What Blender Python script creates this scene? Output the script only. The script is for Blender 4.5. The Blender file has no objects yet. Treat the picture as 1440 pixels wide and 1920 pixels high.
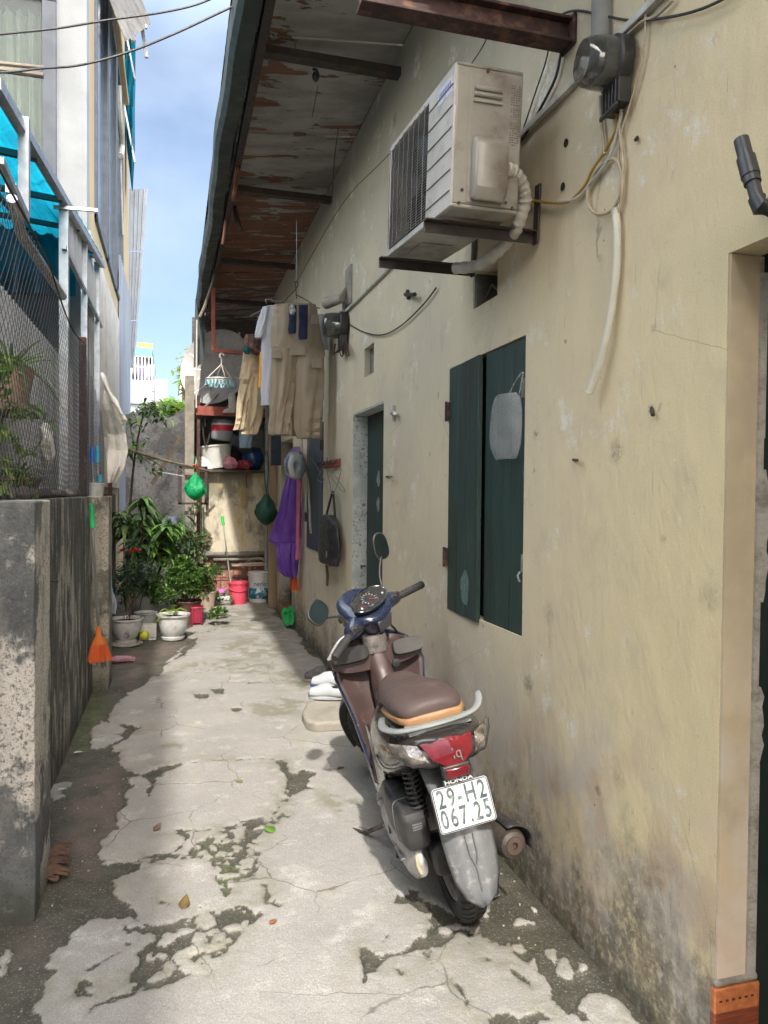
import bpy, bmesh, math, random
import numpy as np
from mathutils import Vector, Matrix, Euler
from math import sin, cos, pi, radians, sqrt, tan, atan2
scene = bpy.context.scene
COL = scene.collection

# ---------------------------------------------------------------- camera
FPX, CAMH = 1400.0, 1.55
PSI, TH, RHO = 0.275131, 0.0245975, 0.009
_F = Vector((sin(PSI)*cos(TH), cos(PSI)*cos(TH), -sin(TH)))
_R0 = Vector((cos(PSI), -sin(PSI), 0)); _U0 = _R0.cross(_F)
_r = _R0*cos(RHO) + _U0*sin(RHO); _u = _U0*cos(RHO) - _R0*sin(RHO)
cam_d = bpy.data.cameras.new('camera'); cam = bpy.data.objects.new('camera', cam_d); COL.objects.link(cam)
cam_d.sensor_fit = 'VERTICAL'; cam_d.sensor_height = 36; cam_d.sensor_width = 27
cam_d.lens = FPX/1920*36; cam_d.clip_start = .05; cam_d.clip_end = 600
m3 = Matrix((_r, _u, -_F)).transposed()
cam.matrix_world = Matrix.Translation((0, 0, CAMH)) @ m3.to_4x4()
scene.camera = cam

def at(px, py, **k):
    """photo pixel -> point on the plane X=.., Y=.. or Z=.."""
    d = _F + _r*((px-720)/FPX) - _u*((py-960)/FPX)
    a, v = list(k.items())[0]; i = 'XYZ'.index(a); c = Vector((0, 0, CAMH))
    return c + d*((v-c[i])/d[i])

# ---------------------------------------------------------------- sky, sun, exposure
world = bpy.data.worlds.new('World'); scene.world = world; world.use_nodes = True
wn = world.node_tree; wn.nodes.clear()
SUN_DIR = Vector((-.167, -.95, 1.0)).normalized()      # towards the sun
elev = math.asin(SUN_DIR.z)
def wnode(t, **k):
    n = wn.nodes.new(t)
    for a, b in k.items(): setattr(n, a, b)
    return n
sky = wnode('ShaderNodeTexSky', sky_type='NISHITA', sun_disc=False, sun_elevation=elev, sun_rotation=atan2(SUN_DIR.x, SUN_DIR.y),
            air_density=1.0, dust_density=1.2, ozone_density=2.5)
tc = wnode('ShaderNodeTexCoord'); mp = wnode('ShaderNodeMapping'); mp.inputs['Scale'].default_value = (1.6, 1.6, 3.2)
mp.inputs['Location'].default_value = (.35, .2, .1)
cn = wnode('ShaderNodeTexNoise'); cn.inputs['Scale'].default_value = 1.5; cn.inputs['Detail'].default_value = 7; cn.inputs['Roughness'].default_value = .52
cr = wnode('ShaderNodeValToRGB'); cr.color_ramp.elements[0].position = .36; cr.color_ramp.elements[1].position = .70
cr.color_ramp.elements[0].color = (.12, .12, .12, 1); cr.color_ramp.elements[1].color = (.9, .9, .9, 1)
mx = wnode('ShaderNodeMix', data_type='RGBA'); mx.inputs[7].default_value = (4.0, 4.9, 6.2, 1)
bg = wnode('ShaderNodeBackground'); bg.inputs['Strength'].default_value = .14
wo = wnode('ShaderNodeOutputWorld')
L = wn.links
L.new(tc.outputs['Generated'], mp.inputs[0]); L.new(mp.outputs[0], cn.inputs['Vector']); L.new(cn.outputs[0], cr.inputs[0])
L.new(cr.outputs[0], mx.inputs[0]); L.new(sky.outputs[0], mx.inputs[6]); vd = wnode('ShaderNodeVectorMath', operation='DOT_PRODUCT'); vd.inputs[1].default_value = SUN_DIR
L.new(tc.outputs['Generated'], vd.inputs[0]); hz = wnode('ShaderNodeMapRange'); hz.inputs[1].default_value = -.25; hz.inputs[2].default_value = .9; hz.inputs[3].default_value = .48; hz.inputs[4].default_value = 3.9
L.new(vd.outputs['Value'], hz.inputs[0]); vm = wnode('ShaderNodeVectorMath', operation='SCALE'); L.new(mx.outputs[2], vm.inputs[0]); L.new(hz.outputs[0], vm.inputs['Scale']); wt = wnode('ShaderNodeMix', data_type='RGBA', blend_type='MULTIPLY'); wt.inputs[7].default_value = (1.22, 1.0, .76, 1); wf = wnode('ShaderNodeMapRange'); wf.inputs[1].default_value = -.3; wf.inputs[2].default_value = .3
L.new(vd.outputs['Value'], wf.inputs[0]); L.new(wf.outputs[0], wt.inputs[0]); L.new(vm.outputs[0], wt.inputs[6]); L.new(wt.outputs[2], bg.inputs[0]); L.new(bg.outputs[0], wo.inputs[0])
sd = bpy.data.lights.new('sun', 'SUN'); sd.energy = 2.0; sd.angle = radians(1.3); sd.color = (1, .955, .88)
so = bpy.data.objects.new('sun', sd); COL.objects.link(so); so.rotation_euler = SUN_DIR.to_track_quat('Z', 'Y').to_euler(); so.location = (0, 0, 20)
vs = scene.view_settings; vs.view_transform = 'Standard'; vs.look = 'None'; vs.exposure = 1.60; vs.gamma = 1
scene.cycles.max_bounces = 10; scene.cycles.diffuse_bounces = 6; scene.cycles.glossy_bounces = 4
scene.cycles.transmission_bounces = 8; scene.cycles.transparent_max_bounces = 24; scene.cycles.sample_clamp_indirect = 6

# ---------------------------------------------------------------- helpers: meshes
rnd = random.Random(7)
def V(*a): return Vector(a)
WM = {}                                            # python-side world matrices of the things
class MB:
    def __init__(s): s.v = []; s.f = []; s.m = []; s.cur = 0
    def add(s, vs, fs):
        b = len(s.v); s.v += [Vector(p) for p in vs]; s.f += [tuple(b+i for i in f) for f in fs]; s.m += [s.cur]*len(fs); return s
    def box(s, c, d, R=None, taper=None):
        c = Vector(c); x, y, z = d[0]/2, d[1]/2, d[2]/2; P = []
        for k in (-1, 1):
            t = 1 if (taper is None or k < 0) else taper
            for (i, j) in ((-1, -1), (1, -1), (1, 1), (-1, 1)):
                p = Vector((i*x*t, j*y*t, k*z)); P.append(c + (R @ p if R else p))
        return s.add(P, [(3,2,1,0),(4,5,6,7),(0,1,5,4),(1,2,6,5),(2,3,7,6),(3,0,4,7)])
    def bx(s, x0, x1, y0, y1, z0, z1): return s.box(((x0+x1)/2, (y0+y1)/2, (z0+z1)/2), (abs(x1-x0), abs(y1-y0), abs(z1-z0)))
    def quad(s, a, b, c, d): return s.add([a, b, c, d], [(0,1,2,3)])
    def tube(s, path, r, n=8, cap=True, flat=1.0, up=None):
        P = [Vector(p) for p in path]; k = len(P)
        rs = r if isinstance(r, (list, tuple)) else [r]*k
        t0 = (P[1]-P[0]).normalized(); a = Vector(up) if up else (Vector((0,0,1)) if abs(t0.z) < .9 else Vector((1,0,0)))
        base = len(s.v); nrm = None; V_ = []; F_ = []
        for i in range(k):
            t = (P[min(i+1,k-1)]-P[max(i-1,0)])
            t = t.normalized() if t.length > 1e-9 else t0
            if nrm is None: nrm = (a - t*a.dot(t)).normalized()
            else:
                nrm = (nrm - t*nrm.dot(t)); nrm = nrm.normalized() if nrm.length > 1e-6 else Vector((1,0,0))
            bn = t.cross(nrm)
            for j in range(n):
                q = 2*pi*(j+.5)/n; V_.append(P[i] + nrm*cos(q)*rs[i]*flat + bn*sin(q)*rs[i])
        for i in range(k-1):
            for j in range(n):
                j2 = (j+1) % n; F_.append((i*n+j, i*n+j2, (i+1)*n+j2, (i+1)*n+j))
        if cap: F_.append(tuple(range(n-1,-1,-1))); F_.append(tuple((k-1)*n+j for j in range(n)))
        return s.add(V_, F_)
    def bar(s, a, b, w, h=None): return s.tube([a, b], w/2*1.414, n=4)
    def lathe(s, prof, c, n=32, R=None, closed=False):
        c = Vector(c); V_ = []; F_ = []; k = len(prof)
        for (r, z) in prof:
            for j in range(n):
                q = 2*pi*j/n; p = Vector((r*cos(q), r*sin(q), z)); V_.append(c + (R @ p if R else p))
        for i in range(k-1 if not closed else k):
            i2 = (i+1) % k
            for j in range(n):
                j2 = (j+1) % n; F_.append((i*n+j, i*n+j2, i2*n+j2, i2*n+j))
        if not closed:
            if prof[0][0] > 1e-5: F_.append(tuple(range(n-1,-1,-1)))
            if prof[-1][0] > 1e-5: F_.append(tuple((k-1)*n+j for j in range(n)))
        return s.add(V_, F_)
    def loft(s, secs, cap=True, close=True):
        n = len(secs[0]); k = len(secs); V_ = [p for q in secs for p in q]; F_ = []
        for i in range(k-1):
            for j in range(n if close else n-1):
                j2 = (j+1) % n; F_.append((i*n+j, i*n+j2, (i+1)*n+j2, (i+1)*n+j))
        if cap and close: F_.append(tuple(range(n-1,-1,-1))); F_.append(tuple((k-1)*n+j for j in range(n)))
        return s.add(V_, F_)
    def prism(s, poly, d):
        d = Vector(d); n = len(poly); A = [Vector(p) for p in poly]; B = [p+d for p in A]
        return s.add(A+B, [tuple(range(n-1,-1,-1)), tuple(range(n, 2*n))] + [(i,(i+1)%n,n+(i+1)%n,n+i) for i in range(n)])
    def ell(s, c, r, n=16, m=10, R=None):
        prof = [(sin(pi*i/m), -cos(pi*i/m)) for i in range(m+1)]; prof[0] = (1e-4, -1); prof[-1] = (1e-4, 1)
        c = Vector(c); V_ = []; F_ = []
        for (a, z) in prof:
            for j in range(n):
                q = 2*pi*j/n; p = Vector((a*cos(q)*r[0], a*sin(q)*r[1], z*r[2])); V_.append(c + (R @ p if R else p))
        for i in range(m):
            for j in range(n): F_.append((i*n+j, i*n+(j+1)%n, (i+1)*n+(j+1)%n, (i+1)*n+j))
        return s.add(V_, F_)
    def build(s, name, mat, parent=None, local=False, bevel=0, smooth=True, angle=38, sub=0, weld=False, loc=None, solid=0):
        me = bpy.data.meshes.new(name); o = bpy.data.objects.new(name, me); COL.objects.link(o)
        pts = s.v
        if parent is not None:
            o.parent = parent; W = WM[parent.name]; WM[o.name] = W
            if not local: Wi = W.inverted(); pts = [Wi @ p for p in pts]
            if parent.type == 'MESH': pass
        else:
            if loc is None:
                xs = [p.x for p in pts]; ys = [p.y for p in pts]; zs = [p.z for p in pts]
                loc = Vector(((min(xs)+max(xs))/2, (min(ys)+max(ys))/2, min(zs)))
            o.location = loc; WM[o.name] = Matrix.Translation(loc); pts = [p - Vector(loc) for p in pts]
        me.from_pydata([tuple(p) for p in pts], [], s.f)
        mats = mat if isinstance(mat, (list, tuple)) else [mat]
        for q in mats: me.materials.append(q)
        if len(mats) > 1: me.polygons.foreach_set('material_index', s.m)
        bm = bmesh.new(); bm.from_mesh(me)
        if weld: bmesh.ops.remove_doubles(bm, verts=bm.verts, dist=1e-5)
        bmesh.ops.recalc_face_normals(bm, faces=bm.faces)
        bm.to_mesh(me); bm.free()
        if smooth:
            me.shade_smooth()
            if not sub: me.set_sharp_from_angle(angle=radians(angle))
        if solid:
            md = o.modifiers.new('solid', 'SOLIDIFY'); md.thickness = solid; md.offset = 0
        if bevel:
            md = o.modifiers.new('bevel', 'BEVEL'); md.width = bevel; md.segments = 2; md.limit_method = 'ANGLE'; md.angle_limit = radians(40)
        if sub:
            md = o.modifiers.new('sub', 'SUBSURF'); md.levels = sub; md.render_levels = sub
        return o
def tag(o, label=None, cat=None, group=None, kind=None):
    if label: o['label'] = label
    if cat: o['category'] = cat
    if group: o['group'] = group
    if kind: o['kind'] = kind
    return o
def thing(name, loc, label, cat, group=None, mat=None):
    o = bpy.data.objects.new(name, None); COL.objects.link(o); o.empty_display_size = .1
    M = mat if mat is not None else Matrix.Translation(Vector(loc)); o.matrix_world = M; WM[o.name] = M.copy()
    return tag(o, label, cat, group)
def copy_tree(o, parent=None, delta=None):
    c = o.copy(); COL.objects.link(c); c.parent = parent
    for ch in [q for q in COL.objects if q.parent == o]: copy_tree(ch, c)
    if parent is None and delta is not None: c.location = o.location + Vector(delta)
    return c
def vnoise(x, y, seed=0):
    xi = np.floor(x).astype(int); yi = np.floor(y).astype(int); xf = x-xi; yf = y-yi
    def h(a, b):
        q = (a*374761393 + b*668265263 + seed*982451653) & 0x7fffffff; q = ((q ^ (q >> 13))*1274126177) & 0x7fffffff
        return ((q ^ (q >> 16)) & 0xffff)/65535.0
    u = xf*xf*(3-2*xf); v = yf*yf*(3-2*yf)
    return (h(xi,yi)*(1-u)+h(xi+1,yi)*u)*(1-v) + (h(xi,yi+1)*(1-u)+h(xi+1,yi+1)*u)*v
def smooth_path(pts, n=6):
    P = [Vector(p) for p in pts]; out = []
    for i in range(len(P)-1):
        p0 = P[max(i-1,0)]; p1 = P[i]; p2 = P[i+1]; p3 = P[min(i+2,len(P)-1)]
        for k in range(n):
            t = k/n
            out.append(.5*((2*p1) + (p2-p0)*t + (2*p0-5*p1+4*p2-p3)*t*t + (3*p1-p0-3*p2+p3)*t**3))
    return out + [P[-1]]
def text_mesh(mb, txt, size, origin, ex, ey, depth=.001, align='CENTER', spacing=1.0, sx=1.0, bold=0.0):
    cu = bpy.data.curves.new('t', 'FONT'); cu.body = txt; cu.size = size; cu.align_x = align; cu.align_y = 'CENTER'; cu.extrude = depth
    cu.space_character = spacing; cu.offset = bold; cu.resolution_u = 3
    o = bpy.data.objects.new('t', cu); COL.objects.link(o); dg = bpy.context.evaluated_depsgraph_get(); dg.update()
    me = bpy.data.meshes.new_from_object(o.evaluated_get(dg)); ex = Vector(ex).normalized(); ey = Vector(ey).normalized(); ez = ex.cross(ey); O = Vector(origin)
    mb.add([O + ex*v.co.x*sx + ey*v.co.y + ez*v.co.z for v in me.vertices], [tuple(p.vertices) for p in me.polygons])
    bpy.data.objects.remove(o); bpy.data.curves.remove(cu); bpy.data.meshes.remove(me)

# ---------------------------------------------------------------- helpers: materials
class NT:
    def __init__(s, name):
        s.mat = bpy.data.materials.new(name); s.mat.use_nodes = True; s.t = s.mat.node_tree; s.b = s.t.nodes['Principled BSDF']; s.out = s.t.nodes['Material Output']
        s.geo = s.n('ShaderNodeNewGeometry'); s.tc = s.n('ShaderNodeTexCoord')
    def n(s, t, **k):
        q = s.t.nodes.new(t)
        for a, b in k.items(): setattr(q, a, b)
        return q
    def l(s, a, b): s.t.links.new(a, b)
    def inp(s, sock, val):
        if isinstance(val, (int, float)): sock.default_value = val
        elif isinstance(val, (tuple, list)): sock.default_value = tuple(val) + ((1,) if len(val) == 3 and sock.type == 'RGBA' else ())
        else: s.l(val, sock)
    @property
    def pos(s): return s.geo.outputs['Position']
    @property
    def obj(s): return s.tc.outputs['Object']
    def map(s, vec, scale=(1,1,1), loc=(0,0,0), rot=(0,0,0)):
        m = s.n('ShaderNodeMapping'); s.l(vec, m.inputs[0]); m.inputs['Scale'].default_value = scale; m.inputs['Location'].default_value = loc; m.inputs['Rotation'].default_value = rot; return m.outputs[0]
    def noise(s, vec, scale, detail=4, rough=.55, dist=0, col=False):
        q = s.n('ShaderNodeTexNoise'); s.l(vec, q.inputs['Vector']); q.inputs['Scale'].default_value = scale; q.inputs['Detail'].default_value = detail
        q.inputs['Roughness'].default_value = rough; q.inputs['Distortion'].default_value = dist; return q.outputs[1 if col else 0]
    def vor(s, vec, scale, feature='F1', rand=1):
        q = s.n('ShaderNodeTexVoronoi', feature=feature); s.l(vec, q.inputs['Vector']); q.inputs['Scale'].default_value = scale; q.inputs['Randomness'].default_value = rand; return q.outputs[0]
    def wave(s, vec, scale, dist=2, dirn='X', detail=2, dscale=1):
        q = s.n('ShaderNodeTexWave', wave_type='BANDS', bands_direction=dirn); s.l(vec, q.inputs['Vector']); q.inputs['Scale'].default_value = scale
        q.inputs['Distortion'].default_value = dist; q.inputs['Detail'].default_value = detail; q.inputs['Detail Scale'].default_value = dscale; return q.outputs[1]
    def ramp(s, v, a, b, va=0, vb=1, smooth=True):
        q = s.n('ShaderNodeMapRange'); q.interpolation_type = 'SMOOTHSTEP' if smooth else 'LINEAR'; s.inp(q.inputs[0], v)
        q.inputs[1].default_value = a; q.inputs[2].default_value = b; q.inputs[3].default_value = va; q.inputs[4].default_value = vb; return q.outputs[0]
    def m(s, op, a, b=0, c=0, clamp=False):
        q = s.n('ShaderNodeMath', operation=op); q.use_clamp = clamp; s.inp(q.inputs[0], a); s.inp(q.inputs[1], b)
        if op in ('MULTIPLY_ADD',): s.inp(q.inputs[2], c)
        return q.outputs[0]
    def mix(s, f, a, b, blend='MIX'):
        q = s.n('ShaderNodeMix', data_type='RGBA', blend_type=blend); q.clamp_factor = True; s.inp(q.inputs[0], f); s.inp(q.inputs[6], a); s.inp(q.inputs[7], b); return q.outputs[2]
    def attr(s, name):
        q = s.n('ShaderNodeAttribute'); q.attribute_name = name; return q.outputs['Fac']
    def xyz(s, vec=None):
        q = s.n('ShaderNodeSeparateXYZ'); s.l(vec if vec is not None else s.pos, q.inputs[0]); return q.outputs
    def bump(s, h, strength=.3, dist=.01):
        q = s.n('ShaderNodeBump'); s.inp(q.inputs['Height'], h); q.inputs['Strength'].default_value = strength; q.inputs['Distance'].default_value = dist
        s.l(q.outputs[0], s.b.inputs['Normal']); return q
    def set(s, **k):
        for a, b in k.items(): s.inp(s.b.inputs[a.replace('_', ' ')], b)
        return s.mat
def pm(name, c1, c2=None, rough=.6, metal=0, scale=8, detail=5, bump=.15, bscale=60, dirt=None, dscale=5, damt=.5, coat=0, spec=.5, stretch=(1,1,1), bdist=.002, alpha=1, trans=0, world=False, rvar=.12, subs=0):
    n = NT(name); vec = n.map(n.pos if world else n.obj, stretch)
    if c2 is None: c2 = tuple(x*.78 for x in c1)
    f = n.noise(vec, scale, detail); col = n.mix(n.ramp(f, .3, .7), c1, c2)
    if dirt:
        g = n.ramp(n.noise(vec, dscale, 7, .65), .60-.2*damt, .72, 0, damt*1.2); col = n.mix(g, col, dirt)
    n.inp(n.b.inputs['Base Color'], col)
    n.inp(n.b.inputs['Roughness'], n.ramp(n.noise(vec, scale*2.3, 4), .25, .75, max(.02, rough-rvar), min(1, rough+rvar)))
    n.b.inputs['Metallic'].default_value = metal; n.b.inputs['Coat Weight'].default_value = coat; n.b.inputs['Coat Roughness'].default_value = .08
    n.b.inputs['Specular IOR Level'].default_value = spec
    if alpha < 1: n.b.inputs['Alpha'].default_value = alpha
    if trans: n.b.inputs['Transmission Weight'].default_value = trans
    if subs: n.b.inputs['Subsurface Weight'].default_value = subs; n.b.inputs['Subsurface Scale'].default_value = .02
    if bump: n.bump(n.noise(vec, bscale, 4, .6), bump, bdist)
    return n.mat
def translucent(name, col, fac=.5, rough=.5, c2=None, alpha=1.0, scale=6, stretch=(1,1,1), bump=.2, bscale=20, bdist=.004):
    """thin sheet that lets light through: leaves, film, plastic sheet"""
    n = NT(name); vec = n.map(n.obj, stretch); f = n.ramp(n.noise(vec, scale, 4), .3, .7); c = n.mix(f, col, c2 or tuple(x*.6 for x in col))
    n.inp(n.b.inputs['Base Color'], c); n.b.inputs['Roughness'].default_value = rough
    n.bump(n.noise(vec, bscale, 4), bump, bdist)
    t = n.n('ShaderNodeBsdfTranslucent'); n.l(c, t.inputs[0]); mx_ = n.n('ShaderNodeMixShader'); mx_.inputs[0].default_value = fac
    n.l(n.b.outputs[0], mx_.inputs[1]); n.l(t.outputs[0], mx_.inputs[2]); o = mx_.outputs[0]
    if alpha < 1:
        tr = n.n('ShaderNodeBsdfTransparent'); m2 = n.n('ShaderNodeMixShader'); m2.inputs[0].default_value = alpha
        n.l(tr.outputs[0], m2.inputs[1]); n.l(o, m2.inputs[2]); o = m2.outputs[0]
    n.l(o, n.out.inputs[0]); return n.mat
M = {}
M['white_metal'] = pm('white_metal', (.52,.50,.46), (.42,.40,.36), .45, 0, 6, dirt=(.22,.18,.13), dscale=9, damt=.5, bump=.05)
M['ac_beige'] = pm('ac_beige', (.33,.315,.28), (.26,.245,.215), .42, 0, 5, dirt=(.13,.10,.075), dscale=6, damt=.7, bump=.06)
M['galv'] = pm('galvanised', (.50,.52,.54), (.36,.38,.40), .42, .75, 14, dirt=(.22,.19,.16), dscale=10, damt=.4, bump=.08)
M['dark_steel'] = pm('dark_steel', (.035,.032,.032), (.05,.035,.03), .7, .1, 12, dirt=(.10,.04,.02), dscale=12, damt=.5, bump=.3)
M['rust_beam'] = pm('rusty_paint', (.055,.026,.024), (.038,.020,.020), .75, .1, 10, dirt=(.20,.10,.06), dscale=18, damt=.6, bump=.5, bscale=70)
M['red_steel'] = pm('red_oxide', (.30,.065,.04), (.20,.05,.035), .6, .1, 10, dirt=(.10,.04,.03), dscale=14, damt=.5, bump=.3)
M['black_plastic'] = pm('black_plastic', (.022,.022,.024), (.035,.034,.034), .45, 0, 20, dirt=(.09,.08,.07), dscale=16, damt=.35, bump=.1, bscale=250)
M['black_rubber'] = pm('black_rubber', (.018,.018,.018), (.03,.029,.028), .8, 0, 16, dirt=(.10,.09,.075), dscale=9, damt=.5, bump=.25, bscale=150)
M['grey_plastic'] = pm('grey_plastic', (.10,.105,.11), (.135,.14,.145), .45, 0, 12, dirt=(.36,.34,.30), dscale=34, damt=.42, bump=.12, bscale=200)
M['chrome'] = pm('chrome', (.62,.62,.62), (.5,.5,.5), .16, 1, 10, bump=0)
M['alu'] = pm('cast_aluminium', (.42,.42,.42), (.30,.30,.30), .5, .7, 20, dirt=(.07,.06,.05), dscale=14, damt=.6, bump=.3, bscale=120)
M['silver_paint'] = pm('silver_paint', (.27,.285,.28), (.22,.235,.23), .42, .2, 12, dirt=(.35,.33,.29), dscale=18, damt=.3, bump=.03, coat=.25)
M['blue_paint'] = pm('dark_blue_paint', (.022,.032,.07), (.018,.026,.055), .24, .25, 6, dirt=(.12,.12,.13), dscale=20, damt=.16, bump=.03, coat=.8)
M['body_black'] = pm('body_black_paint', (.030,.025,.024), (.022,.020,.020), .28, .0, 6, dirt=(.15,.135,.12), dscale=14, damt=.10, bump=.03, coat=.7)
M['brown_plastic'] = pm('brown_plastic', (.066,.039,.037), (.054,.033,.031), .48, 0, 7, dirt=(.24,.17,.14), dscale=12, damt=.25, bump=.1, bscale=300, bdist=.0008)
M['seat_vinyl'] = pm('seat_vinyl', (.072,.047,.041), (.060,.040,.036), .62, 0, 6, dirt=(.20,.14,.12), dscale=10, damt=.2, bump=.35, bscale=350, bdist=.0008)
M['tan_vinyl'] = pm('tan_vinyl', (.30,.165,.075), (.25,.135,.06), .5, 0, 8, bump=.3, bscale=300, bdist=.0008)
M['wood_dark'] = pm('dark_wood', (.06,.03,.018), (.10,.055,.03), .6, 0, 7, stretch=(1,1,.1), bump=.3)
M['bamboo'] = pm('bamboo', (.20,.16,.11), (.12,.09,.07), .6, 0, 9, dirt=(.08,.06,.05), dscale=8, damt=.5, bump=.2)
M['cable'] = pm('black_cable', (.02,.02,.022), None, .5, 0, 20, bump=0)
M['wire'] = pm('grey_wire', (.25,.25,.25), None, .4, .6, 20, bump=0)
M['rope'] = pm('pale_wire', (.45,.38,.27), (.32,.26,.17), .6, 0, 20, bump=0)
def solidcol(name, c, rough=.5, var=.75, **k): return pm(name, c, tuple(x*var for x in c), rough, 0, 7, **k)
# ================================================================ GROUND (one sheet)
def cp(pts, sx=.5, ox=0, oy=1200):                 # crop coordinates -> ground coordinates
    out = []
    for (a, b) in pts:
        p = at(ox+a*sx, oy+b*sx, Z=0); out.append((p.x, p.y))
    return np.array(out)
c5 = dict(sx=1/1.756, ox=620, oy=1600); c6 = dict(sx=1/3.6, ox=200, oy=740)
edge = [(700,15),(620,110),(580,140),(500,190),(420,255),(410,310),(345,345),(340,410),(380,412),(440,425),(445,480),(500,508),(520,518),(470,525),(500,545),(475,600),(490,630),(440,665),(445,710),(360,770),(380,840),(500,848),(560,850),(430,920),(425,960),(470,1000),(480,1030),(450,1060),(400,1055),(330,1060),(200,1190),(190,1260),(150,1380),(180,1440),(100,1700)]
top = cp([(740,1330),(700,1420),(610,1500),(590,1560),(520,1600),(560,1650),(640,1640),(560,1720),(480,1780),(380,1830)], **c6)
concrete = np.vstack([top, cp(edge), np.array([(.1,.9),(1.6,.9),(1.6,14),(.55,14)])])
holes = [cp(q) for q in [
 [(430,385),(445,370),(470,345),(440,320),(500,325),(535,325),(480,365),(450,385),(400,425),(380,420)],
 [(530,515),(600,485),(690,465),(680,480),(640,500),(580,530),(575,580),(535,615),(555,580),(565,545)],
 [(1010,450),(1050,452),(1090,480),(1100,510),(1130,490),(1180,500),(1160,530),(1165,570),(1110,575),(1090,590),(1040,620),(1085,580),(1080,540),(1068,500),(1045,470)],
 [(700,800),(740,760),(820,720),(880,700),(1040,650),(1090,670),(1000,690),(970,770),(950,830),(945,890),(900,900),(860,970),(840,930),(800,840),(750,825),(640,835),(560,850),(620,815)],
 [(450,1060),(520,1060),(550,1080),(640,1080),(720,1050),(760,1030),(860,1020),(880,1000),(960,1010),(1010,1010),(900,1100),(830,1180),(790,1230),(780,1265),(640,1290),(540,1330),(470,1370),(400,1400),(350,1430),(345,1400),(440,1360),(510,1340),(520,1290),(510,1220),(470,1180),(450,1120)],
 [(300,1290),(340,1250),(355,1280),(345,1310),(360,1345),(320,1360),(305,1330)],
 [(720,205),(770,208),(775,225),(725,228)], [(790,190),(840,188),(835,205),(795,203)], [(870,262),(905,258),(900,275),(872,275)]]]
holes += [cp(q, **c5) for q in [
 [(545,40),(600,50),(660,100),(840,270),(1100,562),(1200,700),(1010,700),(900,560),(840,550),(790,540),(740,490),(720,440),(690,400),(660,400),(640,370),(600,345),(570,320),(480,285),(420,275),(380,310),(290,325),(190,360),(115,398),(95,330),(130,335),(170,348),(250,330),(290,290),(325,245),(270,165),(220,165),(225,120),(290,130),(340,190),(400,220),(480,150)],
 [(520,540),(580,530),(620,545),(680,528),(720,562),(640,575),(560,570)]]]
islands = [cp(q, **c5) for q in [
 [(605,235),(620,210),(640,205),(645,230),(620,245)], [(650,215),(690,225),(712,245),(700,258),(665,240)], [(705,325),(740,325),(752,350),(735,372),(715,355)],
 [(572,292),(600,290),(608,303),(585,312)], [(600,315),(640,310),(655,345),(630,355),(605,335)], [(645,365),(665,360),(685,375),(680,405),(660,400)],
 [(836,515),(880,485),(960,485),(1010,520),(1030,570),(860,590),(830,550)], [(470,278),(495,278),(505,300),(480,310)]]]
islands += [cp(q) for q in [
 [(620,770),(700,738),(745,740),(700,790),(650,812),(618,808)], [(900,810),(940,800),(950,850),(920,862),(890,845)], [(590,1110),(640,1105),(635,1150),(600,1170),(580,1150)],
 [(665,1195),(700,1155),(760,1145),(745,1185),(700,1200)], [(665,1220),(700,1205),(760,1215),(765,1250),(700,1272),(668,1250)], [(480,1150),(525,1148),(530,1185),(495,1190)],
 [(725,1050),(770,1030),(805,1050),(795,1085),(750,1095),(728,1075)], [(660,1055),(700,1045),(715,1060),(690,1085),(660,1075)], [(500,1060),(520,1055),(530,1085),(500,1095)], [(465,1100),(500,1105),(515,1130),(480,1140)],
 [(865,705),(930,700),(935,730),(890,750)], [(720,785),(760,780),(755,800),(725,800)], [(800,740),(850,735),(840,755),(805,757)],
 [(200,1240),(260,1200),(300,1130),(210,1150)],
 [(180,545),(290,540),(240,575),(260,590),(190,625)], [(15,1170),(50,1160),(75,1180),(40,1260),(10,1250)],
 [(380,300),(400,310),(395,345),(350,360),(345,330)], [(575,545),(635,545),(640,570),(585,580)]]]
cracks = [(cp(q), w) for q, w in [
 ([(430,848),(500,846),(560,822),(650,800),(700,740),(650,710)], .010), ([(1090,590),(1040,650),(1020,670)], .007), ([(950,830),(950,890),(990,930),(1010,990),(1050,1005)], .007),
 ([(860,1015),(855,960),(820,900),(795,850)], .007), ([(590,985),(640,1000),(740,1010),(800,1028),(860,1025)], .0045), ([(1010,1010),(900,1100),(830,1170),(790,1240)], .006),
 ([(340,1242),(430,1190),(465,1170)], .006), ([(1365,1320),(1358,1270),(1362,1230)], .006), ([(560,580),(565,545),(640,500),(700,465),(860,455),(1010,450)], .006),
 ([(650,800),(560,848)], .009), ([(600,740),(690,720),(760,725),(900,695)], .006), ([(480,1000),(500,1050),(540,1080)], .006), ([(900,700),(990,690),(1040,650)], .01),
 ([(870,1000),(900,1020),(980,1020),(990,1030)], .006), ([(640,1080),(730,1050)], .006), ([(1100,510),(1110,545),(1075,560),(1060,590)], .006)]]
cracks += [(cp(q, **c6), w) for q, w in [([(600,1610),(640,1613),(700,1600),(760,1580),(860,1560),(1000,1552)], .010), ([(520,1640),(600,1610)], .02)]]
cracks += [(cp(q, **c5), w) for q, w in [
 ([(325,330),(335,370),(380,400),(420,450),(450,500),(485,545)], .005), ([(460,300),(500,350),(520,365)], .004), ([(590,390),(640,430),(660,465),(690,492)], .008), ([(110,400),(115,440),(105,480)], .004), ([(215,290),(190,280),(160,300)], .004), ([(260,345),(215,365),(235,400)], .005)]]
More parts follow.
